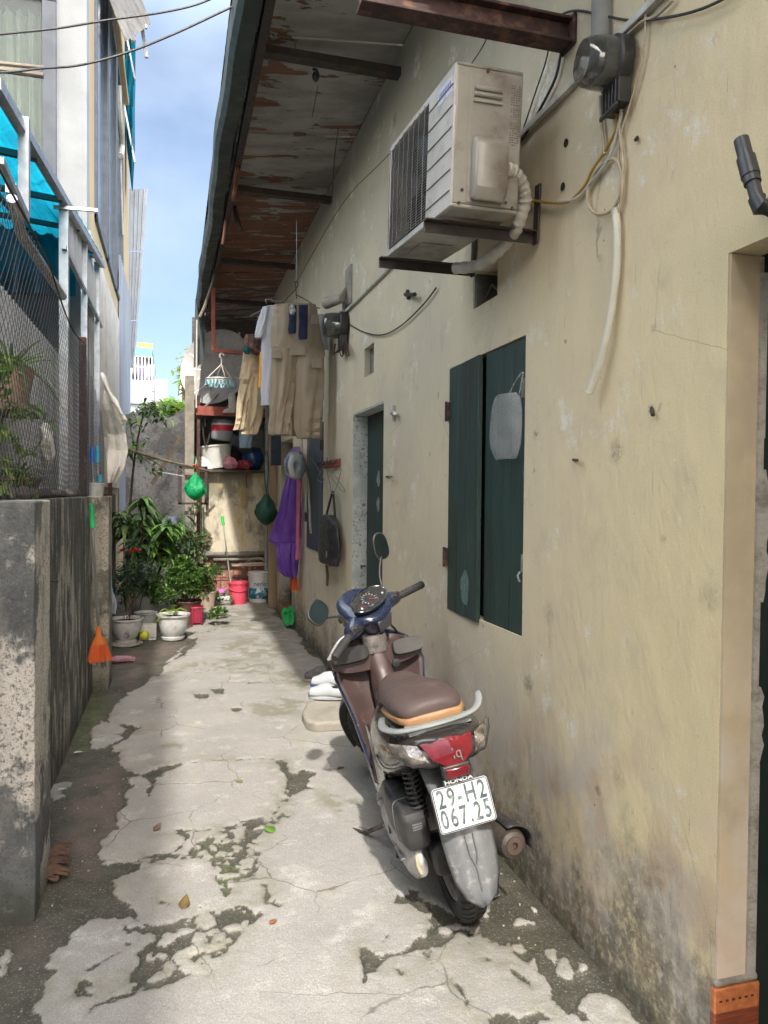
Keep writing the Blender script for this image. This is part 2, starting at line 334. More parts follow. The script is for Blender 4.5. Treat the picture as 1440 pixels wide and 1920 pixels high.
def sdf(poly, X, Y):
    d = np.full(X.shape, 1e9); inside = np.zeros(X.shape, bool); n = len(poly)
    for i in range(n):
        a = poly[i]; b = poly[(i+1) % n]; e = b-a; wx = X-a[0]; wy = Y-a[1]
        t = np.clip((wx*e[0]+wy*e[1])/max(1e-9, e@e), 0, 1); d = np.minimum(d, (wx-e[0]*t)**2+(wy-e[1]*t)**2)
        c = ((a[1] <= Y) & (b[1] > Y)) | ((b[1] <= Y) & (a[1] > Y)); ey = e[1] if abs(e[1]) > 1e-9 else 1e-9
        inside ^= c & (X < a[0] + (Y-a[1])/ey*e[0])
    return np.where(inside, 1, -1)*np.sqrt(d)
def seg(pl, X, Y):
    d = np.full(X.shape, 1e9)
    for a, b in zip(pl[:-1], pl[1:]):
        e = b-a; wx = X-a[0]; wy = Y-a[1]; t = np.clip((wx*e[0]+wy*e[1])/max(1e-9, e@e), 0, 1); d = np.minimum(d, (wx-e[0]*t)**2+(wy-e[1]*t)**2)
    return np.sqrt(d)
def fbm(x, y, s, o=4, seed=0):
    r = 0; a = 1; t = 0
    for i in range(o): r = r + a*vnoise(x*s, y*s, seed+i); t += a; a *= .5; s *= 2.1
    return r/t
xs = np.concatenate([[-60,-12,-4,-1.6], np.arange(-.95, 1.46, .0075), [2.0,5,20,60]])
yl = [1.5]
while yl[-1] < 12: yl.append(yl[-1]+.0046*yl[-1])
ys = np.concatenate([[-30,-8,-2,0,.8], yl, [13,15,18,30,60,200]])
X, Y = np.meshgrid(xs, ys)
jx = (fbm(X, Y, 9, 5, 3)-.5)*.085; jy = (fbm(X, Y, 9, 5, 11)-.5)*.085*(1+np.clip(Y-3, 0, 6)*.25)
XX, YY = X+jx, Y+jy
s_ = sdf(concrete, XX, YY)
s_ = np.where(X > 4, -1, s_)
for h in holes:
    s_ = np.minimum(s_, -sdf(h, XX, YY))
# rubble in the two mossy patches: irregular cells
rng = np.random.default_rng(5)
for hi, cell, keep in ((3, .050, .72), (4, .056, .55), (9, .075, .10)):
    hs = sdf(holes[hi], XX, YY); mask = hs > -.02
    px_, py_ = XX[mask], YY[mask]; gx = np.floor(px_/cell).astype(int); gy = np.floor(py_/cell).astype(int)
    d1 = np.full(px_.shape, 9.); d2 = d1.copy(); idv = np.zeros(px_.shape)
    for i in (-1, 0, 1):
        for j in (-1, 0, 1):
            a = gx+i; b = gy+j; h = ((a*73856093) ^ (b*19349663)) & 0xffffff
            cx = (a+.5+.8*(((h*7) % 1000)/1000-.5))*cell; cy = (b+.5+.8*(((h*13) % 997)/997-.5))*cell
            dd = np.hypot(px_-cx, py_-cy); n1 = dd < d1; d2 = np.where(n1, d1, np.minimum(d2, dd)); idv = np.where(n1, ((h*31) % 1009)/1009, idv); d1 = np.where(n1, dd, d1)
    e = (d2-d1)*.5-.003-.01*idv
    v = np.where(idv < keep, e, -.05); t = s_[mask]; s_[mask] = np.maximum(t, v)
for q in islands: s_ = np.maximum(s_, sdf(q, XX, YY)-.004)
for q, w in cracks: s_ = np.minimum(s_, seg(q, X+jx*.6, Y+jy*.6)*1.0 - w*.5*(.5+1.2*fbm(X, Y, 14, 2, 5)))
s_ = np.minimum(s_, (1.35-X)-.03-.12*np.clip(fbm(X, Y, 3.3, 4, 81)-.38, 0, 1)*2.2)
s_ = s_ + (fbm(X, Y, 24, 4, 71)-.5)*.040
conc = np.clip(.5+s_/.013, 0, 1)
soft = lambda poly, w: np.clip(.5+sdf(poly, XX, YY)/w, 0, 1)
moss = 0
for q, w in ((cp([(910,290),(960,240),(1060,215),(1150,235),(1110,290),(1040,305)]), .1), (cp([(620,130),(700,90),(900,70),(1040,100),(1010,135),(820,130)]), .12),
             (cp([(1000,110),(1130,120),(1180,190),(1060,190)]), .15), (cp([(1180,590),(1210,570),(1290,590),(1345,610),(1350,640),(1310,660),(1345,700),(1290,690),(1240,640),(1180,620)]), .05), (cp([(600,400),(700,395),(710,412),(620,415)]), .04),
             (cp([(700,1720),(900,1640),(1180,1640),(1280,1780),(1000,1800)], **c6), .2), (cp([(620,1560),(900,1440),(1150,1450),(1250,1640),(900,1600)], **c6), .2)):
    moss = np.maximum(moss, soft(q, w))
moss = moss*np.clip((fbm(X, Y, 12, 5, 21)-.44)*8, 0, 1)
green = np.maximum.reduce([soft(cp([(270,400),(330,200),(400,190),(390,250),(350,330),(330,400),(290,440)]), .08), soft(cp([(800,900),(860,850),(910,880),(870,950)]), .05), soft(cp([(720,770),(860,770),(840,830),(740,820)]), .06)*.6])
brown = np.maximum.reduce([soft(cp([(240,660),(300,520),(440,470),(440,700),(360,760),(360,900),(280,880)]), .10), soft(cp([(60,1100),(200,1100),(180,1200),(60,1300)]), .1), soft(cp([(400,60),(700,0),(640,60),(500,150),(420,170)]), .15)])
damp = np.clip(1-s_/.11, 0, 1)*(s_ > -.01)*np.clip((fbm(X, Y, 7, 4, 61)-.34)*4, 0, 1)
Z = conc*.012 + (fbm(X, Y, 5, 3, 31)-.5)*.010 + (fbm(X, Y, 40, 3, 33)-.5)*.003
Z = np.where((X < -3) | (X > 3) | (Y > 16), -.02, Z)
nx, ny = len(xs), len(ys)
me = bpy.data.meshes.new('ground')
co = np.stack([X, Y, Z], -1).reshape(-1, 3)
idx = (np.arange(ny-1)[:, None]*nx + np.arange(nx-1)[None, :]).ravel(); F4 = np.stack([idx, idx+1, idx+nx+1, idx+nx], -1)
me.vertices.add(len(co)); me.vertices.foreach_set('co', co.astype(np.float32).ravel())
me.loops.add(F4.size); me.loops.foreach_set('vertex_index', F4.astype(np.int32).ravel())
me.polygons.add(len(F4)); me.polygons.foreach_set('loop_start', np.arange(0, F4.size, 4, dtype=np.int32)); me.update(); me.validate()
for nm, arr in (('conc', conc), ('moss', moss), ('green', green), ('brown', brown), ('damp', damp)):
    a = me.attributes.new(nm, 'FLOAT', 'POINT'); a.data.foreach_set('value', np.ascontiguousarray(arr, dtype=np.float32).ravel())
me.shade_smooth()
ground = bpy.data.objects.new('ground', me); COL.objects.link(ground); tag(ground, kind='structure')
n = NT('cracked_concrete'); P = n.pos
fine = n.noise(P, 160, 4, .7); mid = n.noise(P, 14, 6, .6); big = n.noise(P, 1.7, 4); speck = n.ramp(n.noise(P, 420, 2, .6), .58, .72)
cc = n.mix(n.ramp(big, .35, .65), (.345,.332,.308), (.280,.270,.254)); cc = n.mix(n.ramp(mid, .3, .7), cc, n.mix(.5, cc, (.30,.28,.25)))
cc = n.mix(n.ramp(n.noise(P, 5, 7, .7), .52, .72), cc, (.46,.445,.41)); cc = n.mix(n.m('MULTIPLY', speck, .75), cc, (.14,.13,.12)); cc = n.mix(n.ramp(n.noise(n.map(P, loc=(3,2,1)), 300, 2, .6), .60, .70, 0, .6), cc, (.72,.70,.66)); cc = n.mix(n.ramp(fine, .35, .62, .35, 0), cc, (.12,.115,.10))
cc = n.mix(n.ramp(n.noise(P, 3.1, 6, .65), .55, .75, 0, .6), cc, (.30,.27,.18))
cc = n.mix(n.m('MULTIPLY', n.attr('moss'), .62), cc, (.15,.14,.085)); cc = n.mix(n.m('MULTIPLY', n.attr('damp'), n.ramp(n.noise(P, 11, 6, .7), .30, .62, 0, .8)), cc, (.19,.18,.135))
hair = n.vor(n.map(n.mix(.08, P, n.noise(P, 6, 3, .6, col=True)), (1,1,1)), 2.3, 'DISTANCE_TO_EDGE')
cc = n.mix(n.m('MULTIPLY', n.ramp(hair, .0, .010, .75, 0), n.ramp(n.noise(P, 1.9, 3), .44, .58)), cc, (.07,.065,.05))
dirt = n.mix(n.ramp(n.noise(P, 9, 6, .65), .3, .7), (.040,.040,.028), (.075,.069,.052))
dirt = n.mix(n.m('MULTIPLY', n.attr('brown'), n.ramp(n.noise(P, 5, 5), .3, .6)), dirt, (.115,.086,.072))
dirt = n.mix(n.m('MULTIPLY', n.attr('green'), n.ramp(n.noise(P, 22, 6, .7), .42, .62)), dirt, (.085,.13,.022))
dirt = n.mix(n.ramp(n.noise(P, 30, 6, .75), .55, .75, 0, .7), dirt, (.06,.078,.03))
dirt = n.mix(n.ramp(n.noise(P, 75, 5, .75), .50, .68, 0, .75), dirt, (.15,.14,.11)); dirt = n.mix(n.ramp(n.noise(P, 48, 5, .8), .60, .74, 0, .8), dirt, (.028,.030,.018)); dirt = n.mix(n.ramp(n.noise(P, 150, 3, .6), .62, .70), dirt, (.33,.31,.27))
m_ = n.ramp(n.m('ADD', n.attr('conc'), n.m('MULTIPLY', n.m('SUBTRACT', n.noise(P, 45, 6, .75), .5), 1.5)), .30, .70)
n.inp(n.b.inputs['Base Color'], n.mix(m_, dirt, cc))
n.inp(n.b.inputs['Roughness'], n.mix(m_, n.mix(n.ramp(n.noise(P, 4, 3), .4, .6), (.55,.55,.55), (.8,.8,.8)), (.86,.86,.86)))
hh = n.m('ADD', n.m('MULTIPLY', n.noise(P, 90, 6, .7), .6), n.m('MULTIPLY', n.noise(P, 22, 5, .6), .7)); n.bump(hh, .9, .009)
me.materials.append(n.mat)

# ================================================================ HOUSE on the right
WX = 1.35
house = thing('yellow_house', (1.6, 4.5, 0), 'long cream plaster house with green shutters and rusty eave on the right', 'house')
n = NT('cream_plaster'); P = n.pos; x, y, z = n.xyz()
big = n.noise(P, 1.1, 5, .6); mid = n.noise(P, 5.5, 6, .62); fine = n.noise(P, 70, 4, .6)
near = n.ramp(y, 1.6, 3.4, 1, 0); c = n.mix(near, (.66,.575,.415), (.71,.60,.375))
c = n.mix(n.ramp(big, .38, .64), c, n.mix(near, (.59,.525,.40), (.66,.55,.36)))
c = n.mix(n.ramp(mid, .52, .76, 0, .30), c, (.38,.34,.265))
st = n.noise(n.map(P, (1, 5, .35)), 2.6, 6, .62); c = n.mix(n.ramp(st, .56, .78, 0, .18), c, (.40,.36,.28))
# grey grime high on the wall, under the eave
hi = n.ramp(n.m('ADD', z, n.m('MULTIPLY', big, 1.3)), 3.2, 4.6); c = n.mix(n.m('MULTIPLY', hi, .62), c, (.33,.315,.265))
# chalky efflorescence
eff = n.m('MULTIPLY', n.ramp(n.noise(P, 3.2, 7, .72), .56, .66), n.ramp(n.noise(P, 30, 4, .7), .38, .6)); c = n.mix(n.m('MULTIPLY', eff, .85), c, (.74,.72,.66)); c = n.mix(n.ramp(n.noise(P, 19, 7, .78), .60, .70, 0, .45), c, (.36,.33,.27)); c = n.mix(n.ramp(n.noise(n.map(P, loc=(7,3,2)), 27, 7, .78), .62, .70, 0, .5), c, (.78,.74,.64))
zone = n.ramp(n.m('ADD', z, n.m('MULTIPLY', n.m('SUBTRACT', n.noise(P, 3, 5), .5), 1.0)), .25, 1.0, 1, 0)
c = n.mix(n.m('MULTIPLY', zone, n.ramp(n.noise(P, 4.3, 5), .38, .58, 0, .8)), c, (.50,.455,.41)); c = n.mix(n.m('MULTIPLY', zone, n.ramp(n.noise(n.map(P, loc=(3,1,5)), 5, 5), .5, .62, 0, .7)), c, (.50,.37,.26))
# mould rising from the base
mz = n.m('ADD', z, n.m('MULTIPLY', n.m('SUBTRACT', n.noise(n.map(P, (1,1,.7)), 3.4, 8, .72), .5), 1.5)); mm = n.ramp(mz, .02, .50, 1, 0)
mm = n.m('MULTIPLY', mm, n.ramp(n.noise(P, 26, 6, .75), .30, .55)); c = n.mix(n.m('MULTIPLY', mm, .80), c, n.mix(n.ramp(fine, .4, .6), (.060,.060,.048), (.11,.11,.09)))
low = n.m('MULTIPLY', n.ramp(z, 0, .16, 1, 0), n.ramp(n.noise(P, 9, 5), .3, .6)); c = n.mix(n.m('MULTIPLY', low, .7), c, (.06,.063,.04))
# nail holes, chips and smudges
v1 = n.vor(n.map(P, (0,1,1)), 3.1); sm = n.m('MULTIPLY', n.ramp(v1, .02, .09, 1, 0), n.ramp(n.noise(P, 40, 4, .7), .42, .6)); c = n.mix(n.m('MULTIPLY', sm, .7), c, (.16,.145,.12))
v2 = n.vor(n.map(P, (0,1,1), (0,.37,.71)), 7.0); c = n.mix(n.ramp(v2, .02, .034, .8, 0), c, (.10,.075,.055))
sc = n.noise(n.map(P, (1, 1, 1), rot=(.75, 0, 0)), 1, 2); w_ = n.noise(n.map(P, (1, 26, 1.4), rot=(.9, 0, 0)), 3.0, 3, .5); c = n.mix(n.m('MULTIPLY', n.ramp(w_, .70, .73), .35), c, (.2,.18,.15))
hl = n.vor(n.mix(.04, n.map(P, (0,1,1)), n.noise(P, 4, 4, .6, col=True)), 1.15, 'DISTANCE_TO_EDGE'); c = n.mix(n.m('MULTIPLY', n.ramp(hl, 0, .0028, 1, 0), n.ramp(n.noise(P, 2.1, 2), .52, .64, 0, .5)), c, (.14,.12,.09))
for (a_, b_, r_, w_) in ((1220,766,.020,.9),(1155,845,.05,.55),(990,1283,.055,.7),(958,1178,.03,.6),(1122,1482,.022,.7),(1030,1150,.06,.35),(1062,640,.012,.8),(1240,765,.012,.6),(905,1175,.02,.5),(1160,1460,.05,.35),(1000,880,.012,.7),(872,800,.012,.7),(1085,1640,.03,.8),(810,1210,.03,.4),(1245,1010,.02,.4),(740,225,.07,.55),(1330,1120,.06,.3)):
    q_ = at(a_, b_, X=WX); vm_ = n.n('ShaderNodeVectorMath', operation='DISTANCE'); n.l(n.mix(.06, P, n.noise(P, 14, 5, .7, col=True)), vm_.inputs[0]); vm_.inputs[1].default_value = (q_.x*.94+.03, q_.y*.94+.03, q_.z*.94+.03)
    c = n.mix(n.m('MULTIPLY', n.ramp(vm_.outputs['Value'], r_*.15, r_, w_, 0), n.ramp(n.noise(P, 60, 5, .75), .36, .56)), c, (.13,.115,.09))
gr = n.noise(P, 240, 3, .6); c = n.mix(n.ramp(gr, .35, .65, .16, 0), c, (.2,.18,.14))
n.inp(n.b.inputs['Base Color'], c); n.b.inputs['Roughness'].default_value = .9; n.b.inputs['Specular IOR Level'].default_value = .2
n.bump(n.m('ADD', n.m('MULTIPLY', fine, .25), n.m('ADD', n.m('MULTIPLY', n.noise(n.map(P, (1, 1, .5)), 9, 6, .6), 1.5), n.m('MULTIPLY', mm, -.3))), .55, .012)
M['plaster'] = n.mat
OP = {'front door': (.45, 1.598, 0, 2.165, .092), 'high vent': (3.005, 3.277, 2.415, 2.575, .14), 'window': (2.725, 3.57, .978, 2.188, .07), 'vent': (5.08, 5.352, 2.40, 2.61, .05),
      'door': (4.81, 5.70, .0, 2.168, .12), 'far window': (6.88, 7.72, .98, 2.22, .05), 'far door': (8.75, 9.75, 0, 2.2, .14)}
ysp = sorted({-4.0, 12.4} | {o[0] for o in OP.values()} | {o[1] for o in OP.values()}); zsp = sorted({-.05, 4.3} | {o[2] for o in OP.values()} | {o[3] for o in OP.values()})
w = MB()
def inside(yc, zc): return any(o[0] < yc < o[1] and o[2] < zc < o[3] for o in OP.values())
for i in range(len(ysp)-1):
    for j in range(len(zsp)-1):
        a, b, c_, d = ysp[i], ysp[i+1], zsp[j], zsp[j+1]
        if not inside((a+b)/2, (c_+d)/2): w.quad(V(WX,a,c_), V(WX,b,c_), V(WX,b,d), V(WX,a,d))
for (a, b, c_, d, dp) in OP.values():
    e = WX+dp
    w.quad(V(WX,a,c_), V(WX,a,d), V(e,a,d), V(e,a,c_)); w.quad(V(WX,b,d), V(WX,b,c_), V(e,b,c_), V(e,b,d)); w.quad(V(WX,a,d), V(WX,b,d), V(e,b,d), V(e,a,d))
    if c_ > .1: w.quad(V(WX,b,c_), V(WX,a,c_), V(e,a,c_), V(e,b,c_))
w.build('wall', M['plaster'], house, weld=True, smooth=False)
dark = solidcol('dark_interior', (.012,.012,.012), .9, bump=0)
b = MB(); b.bx(1.56, 1.66, -4, 12.4, -.05, 4.3); b.build('light_stop_slab', dark, house, smooth=False)  # dark slab added behind the openings so no light leaks through
# green painted boards
n = NT('green_boards'); P = n.pos
g = n.noise(n.map(P, (1, 1, .08)), 26, 6, .7); g2 = n.noise(n.map(P, (1,1,.3)), 5, 5); c = n.mix(n.ramp(g, .34, .66), (.012,.034,.029), (.021,.050,.043)); c = n.mix(n.ramp(g2, .5, .72, 0, .7), c, (.014,.020,.018))
c = n.mix(n.ramp(n.noise(n.map(P, (1,1,.15)), 60, 4, .7), .64, .74, 0, .6), c, (.13,.16,.15))
n.inp(n.b.inputs['Base Color'], c); n.b.inputs['Roughness'].default_value = .55; n.bump(g, .6, .004); M['green'] = n.mat
M['blue_door'] = pm('blue_grey_paint', (.055,.075,.092), (.04,.058,.07), .55, 0, 6, stretch=(1,1,.12), dirt=(.02,.03,.03), damt=.5, bump=.3, world=True)
def leaf(y0, y1, z0, z1, x0, tiltz=0, mat='green', nb=2, hinges=None, name='shutter'):
    b = MB(); wd = (y1-y0)/nb
    for k in range(nb): b.bx(x0, x0+.022, y0+wd*k+.0012, y0+wd*(k+1)-.0012, z0, z1)
    R = Matrix.Rotation(tiltz, 4, 'Z')
    if tiltz: piv = V(x0, y1, 0); b.v = [piv + R @ (p-piv) for p in b.v]
    s = b.build(name, M[mat], house, bevel=.0025)
    for (yy, zz) in (hinges or []):
        h = MB(); h.bx(x0-.012, x0+.004, yy-.022, yy+.022, zz-.045, zz+.045); h.tube([(x0-.014, yy, zz-.05), (x0-.014, yy, zz+.05)], .007, 8)
        h.build('hinge', M['rust_beam'], s, bevel=.002)
    return s
s1 = leaf(3.158, 3.57, .965, 2.184, WX-.004, -.035, hinges=[(3.575, 1.97), (3.585, 1.23)], nb=3)
s2 = leaf(2.728, 3.135, .975, 2.184, WX+.008, 0, nb=3)
b = MB()                                            # chalky handprint patch on the left leaf
Rz = Matrix.Rotation(-.035, 4, 'Z'); piv = V(WX-.004, 3.57, 0); poly = []
for k in range(24):
    a = 2*pi*k/24; q = 1+.07*sin(5*a)+.05*cos(3*a); p = V(WX-.0052, 3.305+.058*cos(a)*q, 1.105+.082*sin(a)*q); poly.append(piv + Rz @ (p-piv))
b.prism(poly, (-.0004, 0, 0)); b.build('paint_patch', pm('pale_green_patch', (.12,.19,.18), (.06,.11,.105), .7, 0, 45, detail=6, bump=0), s1, smooth=False)
h = MB(); h.bx(WX-.002, WX+.01, 2.730, 2.740, 1.24, 1.31); h.tube([(WX-.006,2.738,1.24),(WX-.014,2.742,1.225),(WX-.006,2.74,1.20)], .005, 8); h.build('bolt', M['galv'], s2)
h = MB(); h.bx(WX-.005, WX+.01, 2.735, 2.75, 1.94, 2.02); h.build('latch', M['wire'], s2)
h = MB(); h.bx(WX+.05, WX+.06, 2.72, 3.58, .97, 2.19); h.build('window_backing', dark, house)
# far window leaves, doors
leaf(6.885, 7.30, .985, 2.215, WX-.012, 0, 'blue_door', 3, [(6.89, 2.0)]); leaf(7.305, 7.715, .985, 2.215, WX-.012, 0, 'blue_door', 3, [(7.72, 1.3)])
d = MB(); d.bx(WX+.12, WX+.15, 4.81, 5.70, .02, 2.165); d.bx(WX+.112, WX+.12, 4.83, 5.68, 1.08, 1.10); door = d.build('door', M['green'], house)
# painted reveal of the middle door
n = NT('grey_white_paint'); P = n.pos; c = n.mix(n.ramp(n.noise(P, 6, 6), .35, .65), (.50,.53,.53), (.36,.39,.39)); c = n.mix(n.m('MULTIPLY', n.ramp(n.noise(P, 38, 6, .8), .52, .62), n.ramp(n.noise(P, 4, 4), .42, .6)), c, (.10,.10,.09))
n.inp(n.b.inputs['Base Color'], c); n.b.inputs['Roughness'].default_value = .8; n.bump(n.noise(P, 60, 5), .4, .004); M['reveal'] = n.mat
b = MB(); b.bx(WX+.002, WX+.118, 5.690, 5.6985, 0, 2.166); b.bx(WX+.002, WX+.118, 4.82, 5.688, 2.155, 2.1655); b.build('door_reveal', M['reveal'], house, smooth=False)
b = MB(); b.tube([(WX+.10,5.66,.98),(WX+.06,5.64,.985),(WX+.055,5.60,.97)], .006, 8); b.build('handle', M['dark_steel'], door)
paper = solidcol('sticker_paper', (.26,.27,.26), .7)
for zz, hh_ in ((1.66, .09), (1.47, .085)):
    b = MB(); poly = [V(WX+.1095, 5.36+.045*cos(a)*(1+.3*sin(3*a+zz*9)), zz+hh_*.6*sin(a)*(1+.2*cos(4*a))) for a in [2*pi*k/14 for k in range(14)]]; b.prism(poly, (-.001,0,0)); b.v = [p+V(.009,0,0) for p in b.v]; b.build('sticker', paper, door, smooth=False)
d = MB(); d.bx(WX+.13, WX+.16, 8.75, 9.75, 0, 2.2); d.build('door', M['blue_door'], house)
tile = pm('brown_tile', (.26,.075,.03), (.17,.05,.025), .3, 0, 12, stretch=(1,3,14), bump=.1, world=True, coat=.3)
d = MB(); d.bx(WX-.03, WX+.13, 8.72, 9.78, 0, .13); d.build('door_step', tile, house, bevel=.004)
# front door: wooden leaf, broken concrete jamb, tiled step
d = MB(); d.bx(WX+.20, WX+.24, -.3, 1.64, 0, 2.3); d.bx(WX+.107, WX+.20, 1.605, 1.64, 0, 2.3); d.build('door', pm('dark_green_door', (.010,.022,.018), (.014,.02,.017), .5, 0, 5, stretch=(1,1,.2), world=True), house)
n = NT('rough_render'); P = n.pos; c = n.mix(n.ramp(n.noise(P, 16, 6, .7), .42, .7), (.52,.49,.42), (.30,.27,.22)); n.inp(n.b.inputs['Base Color'], c); n.b.inputs['Roughness'].default_value = .95; n.bump(n.noise(P, 45, 8, .75), 1.0, .02); M['rough'] = n.mat
J = MB()
for (z0, z1, wd) in ((.30,.86,.020), (.86,1.06,.028), (1.06,1.28,.012), (1.28,1.62,.030), (1.62,1.70,.012), (1.70,2.02,.015), (2.02,2.12,.030)):
    secs = []; ns = max(3, int((z1-z0)/.025))
    for k in range(ns+1):
        zz = z0+(z1-z0)*k/ns; q = wd*(1+.45*(rnd.random()-.5)) if wd > .025 else wd
        if wd > .025 and k in (0, ns): q = wd*.65
        secs.append([V(WX+.088, 1.597, zz), V(WX+.090, 1.583-q*.15, zz), V(WX+.090+q*.95, 1.578-q*.2, zz), V(WX+.096+q*1.1, 1.597, zz)])
    J.loft(secs)
J.bx(WX+.089, WX+.106, 1.592, 1.62, 0, 2.165); J.build('broken_jamb', M['rough'], house, smooth=False)
n = NT('jamb_paint'); P = n.pos; x, y, z = n.xyz(); c = n.mix(n.ramp(n.noise(P, 6, 6), .35, .65), (.52,.43,.29), (.42,.35,.24)); c = n.mix(n.m('MULTIPLY', n.ramp(n.m('ADD', z, n.m('MULTIPLY', n.noise(P, 5, 4), .5)), .6, 1.7, 1, 0), n.ramp(n.noise(P, 7, 5), .35, .6)), c, (.55,.50,.42))
c = n.mix(n.ramp(z, .3, .62, .6, 0), c, (.60,.47,.38)); n.inp(n.b.inputs['Base Color'], c); n.b.inputs['Roughness'].default_value = .85; n.bump(n.noise(n.map(P, (1,1,.5)), 30, 5), .35, .004)
b = MB(); b.bx(WX+.002, WX+.090, 1.588, 1.5965, .3, 2.163); b.build('door_jamb', n.mat, house, smooth=False)
def tilemat():
    n = NT('printed_tile'); P = n.pos; x, y, z = n.xyz(); c = n.mix(n.ramp(n.noise(n.map(P, (6,6,90)), 2, 5, .6), .35, .65), (.24,.065,.03), (.13,.035,.02))
    band = n.ramp(z, .222, .223, 0, 1, False); c = n.mix(band, c, n.mix(n.ramp(n.noise(P, 60, 3), .4, .6), (.46,.17,.06), (.38,.12,.045)))
    n.inp(n.b.inputs['Base Color'], c); n.b.inputs['Roughness'].default_value = .35; n.bump(n.noise(P, 40, 3), .1, .002); return n.mat
T = MB(); T.bx(WX-.012, WX+.128, 1.578, 1.5975, -.02, .285); st_ = T.build('step_tile', tilemat(), house, bevel=.004)
D = MB()
for k in range(6): D.box((WX+.006+k*.0195, 1.5773, .253), (.008, .002, .005))
D.build('tile_dots', solidcol('tile_print', (.05,.02,.012)), st_, smooth=False)
T = MB(); T.bx(WX-.006, WX+.125, 1.581, 1.5972, .287, .305); T.build('mortar_bed', M['rough'], house, bevel=.006)
# vents
b = MB(); b.bx(WX+.045, WX+.09, 5.075, 5.357, 2.395, 2.615); b.build('vent_block', pm('vent_grey', (.20,.20,.18), (.10,.10,.09), .9, 0, 14, bump=.6, bscale=30, world=True), house, smooth=False)
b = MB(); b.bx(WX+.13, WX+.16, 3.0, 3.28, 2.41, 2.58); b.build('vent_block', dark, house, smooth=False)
b = MB(); b.bx(WX+.006, WX+.135, 3.245, 3.272, 2.42, 2.572); b.tube([(WX+.05,3.05,2.43),(WX+.04,3.15,2.50),(WX+.05,3.24,2.47)], .006, 6); b.build('vent_grille', pm('old_concrete_strip', (.13,.125,.105), (.07,.07,.06), .9, 0, 14, bump=.5, bscale=40, world=True), house)
# eave: board ceiling with peeling paint, beams, purlin, gutter and sheet
n = NT('peeling_boards'); P = n.pos; x, y, z = n.xyz()
grain = n.noise(n.map(P, (.8, 22, 1)), 3.0, 6, .7); wood = n.mix(n.ramp(grain, .35, .62), (.27,.13,.075), (.12,.055,.04)); wood = n.mix(n.ramp(n.noise(P, 2.2, 5, .6), .45, .7, 0, .8), wood, (.17,.085,.06))
paint = n.mix(n.ramp(n.noise(n.map(P, (1, 2, 1)), 2.6, 6, .6), .35, .65), (.34,.33,.31), (.22,.21,.20)); paint = n.mix(n.ramp(n.noise(n.map(P, (1,7,1)), 7, 5, .7), .58, .72, 0, .6), paint, (.13,.12,.11))
bias = n.m('ADD', n.ramp(y, 6.3, 7.5, 0, .17), n.ramp(x, .45, .80, .085, 0)); bias = n.m('SUBTRACT', bias, n.ramp(y, 9.6, 11, 0, .10))
pn = n.m('ADD', n.noise(n.map(P, (1.0, 3.4, 1)), 2.4, 8, .64, .5), bias); peel = n.ramp(pn, .600, .612)
rim = n.m('MULTIPLY', n.ramp(pn, .585, .60), n.ramp(pn, .612, .60, 0, 1)); c = n.mix(peel, paint, wood); c = n.mix(n.m('MULTIPLY', n.ramp(pn, .594, .600), n.ramp(pn, .600, .615, 1, 0)), c, (.03,.025,.022))
n.inp(n.b.inputs['Base Color'], c); n.b.inputs['Roughness'].default_value = .85; n.bump(n.m('ADD', n.m('MULTIPLY', peel, -.8), n.m('MULTIPLY', grain, .5)), .7, .01); M['boards'] = n.mat
roof = MB()
def ceil_z(x): return 4.175 + (x-.45)*.10
k = 0; yy = 2.0
while yy < 12.6:
    y1 = min(yy+.62, 12.6); dz = .012*(k % 2); roof.prism([V(.46, yy+.003, ceil_z(.46)+dz+.05), V(1.36, yy+.003, ceil_z(1.36)+dz+.05), V(1.36, y1, ceil_z(1.36)+dz+.05), V(.46, y1, ceil_z(.46)+dz+.05)], (0,0,.015)); yy = y1; k += 1
roof.bx(.64, 1.6, -4.0, 1.99, 4.25, 4.3)  # unseen near eave, width shaped to shade the wall but leave the scooter sunlit
roof.build('ceiling_board', M['boards'], house, smooth=False)
sheet = pm('green_sheet_metal', (.030,.050,.050), (.024,.036,.038), .5, .1, 4, dirt=(.10,.11,.10), dscale=6, damt=.4, bump=.15, world=True)
sh = MB(); secs = []
for j in range(0, 132):
    yv = 2.0+j*.07; q = .012 if j % 2 else 0; secs.append([V(.30, yv, 4.262+q), V(2.2, yv, 4.50+q), V(2.2, yv, 4.503+q), V(.30, yv, 4.265+q)])
sh.loft(secs); sh.build('roof_sheet', sheet, house, smooth=False)
gt = MB(); prof = [(.455,4.235),(.43,4.10),(.335,4.085),(.305,4.12),(.298,4.235),(.303,4.235),(.310,4.123),(.338,4.091),(.427,4.106),(.449,4.235)]
secs = []
for j in range(0, 41):
    yv = 2.0+j*(9.0/40); dx = .010*sin(yv*1.9)+.006*sin(yv*5.3); dz = .006*sin(yv*3.1); secs.append([V(a+(dx if a < .44 else 0), yv, b_+dz) for a, b_ in prof])
gt.loft(secs); gt.build('gutter', sheet, house, angle=30)
b = MB(); b.bx(.455, .505, 2.0, 10.9, 4.09, 4.17); b.build('purlin', M['dark_steel'], house, bevel=.003)
for yv in (4.52, 6.62, 8.68, 10.5):
    b = MB(); b.box((.93, yv, 4.165), (.86, .075, .05)); b.build('beam', M['dark_steel'], house, bevel=.003)
b = MB(); b.box((1.63, 2.4, 3.17), (.01,.01,.01)); b.v = []; b.f = []; b.m = []
x0, x1 = .58, 1.347
b.bx(x0, x1, 2.37, 2.45, 3.135, 3.145); b.bx(x0, x1, 2.375, 2.445, 3.215, 3.225); b.bx(x0, x1, 2.405, 2.417, 3.145, 3.215); b.bx(1.338, 1.349, 2.362, 2.458, 3.128, 3.232)
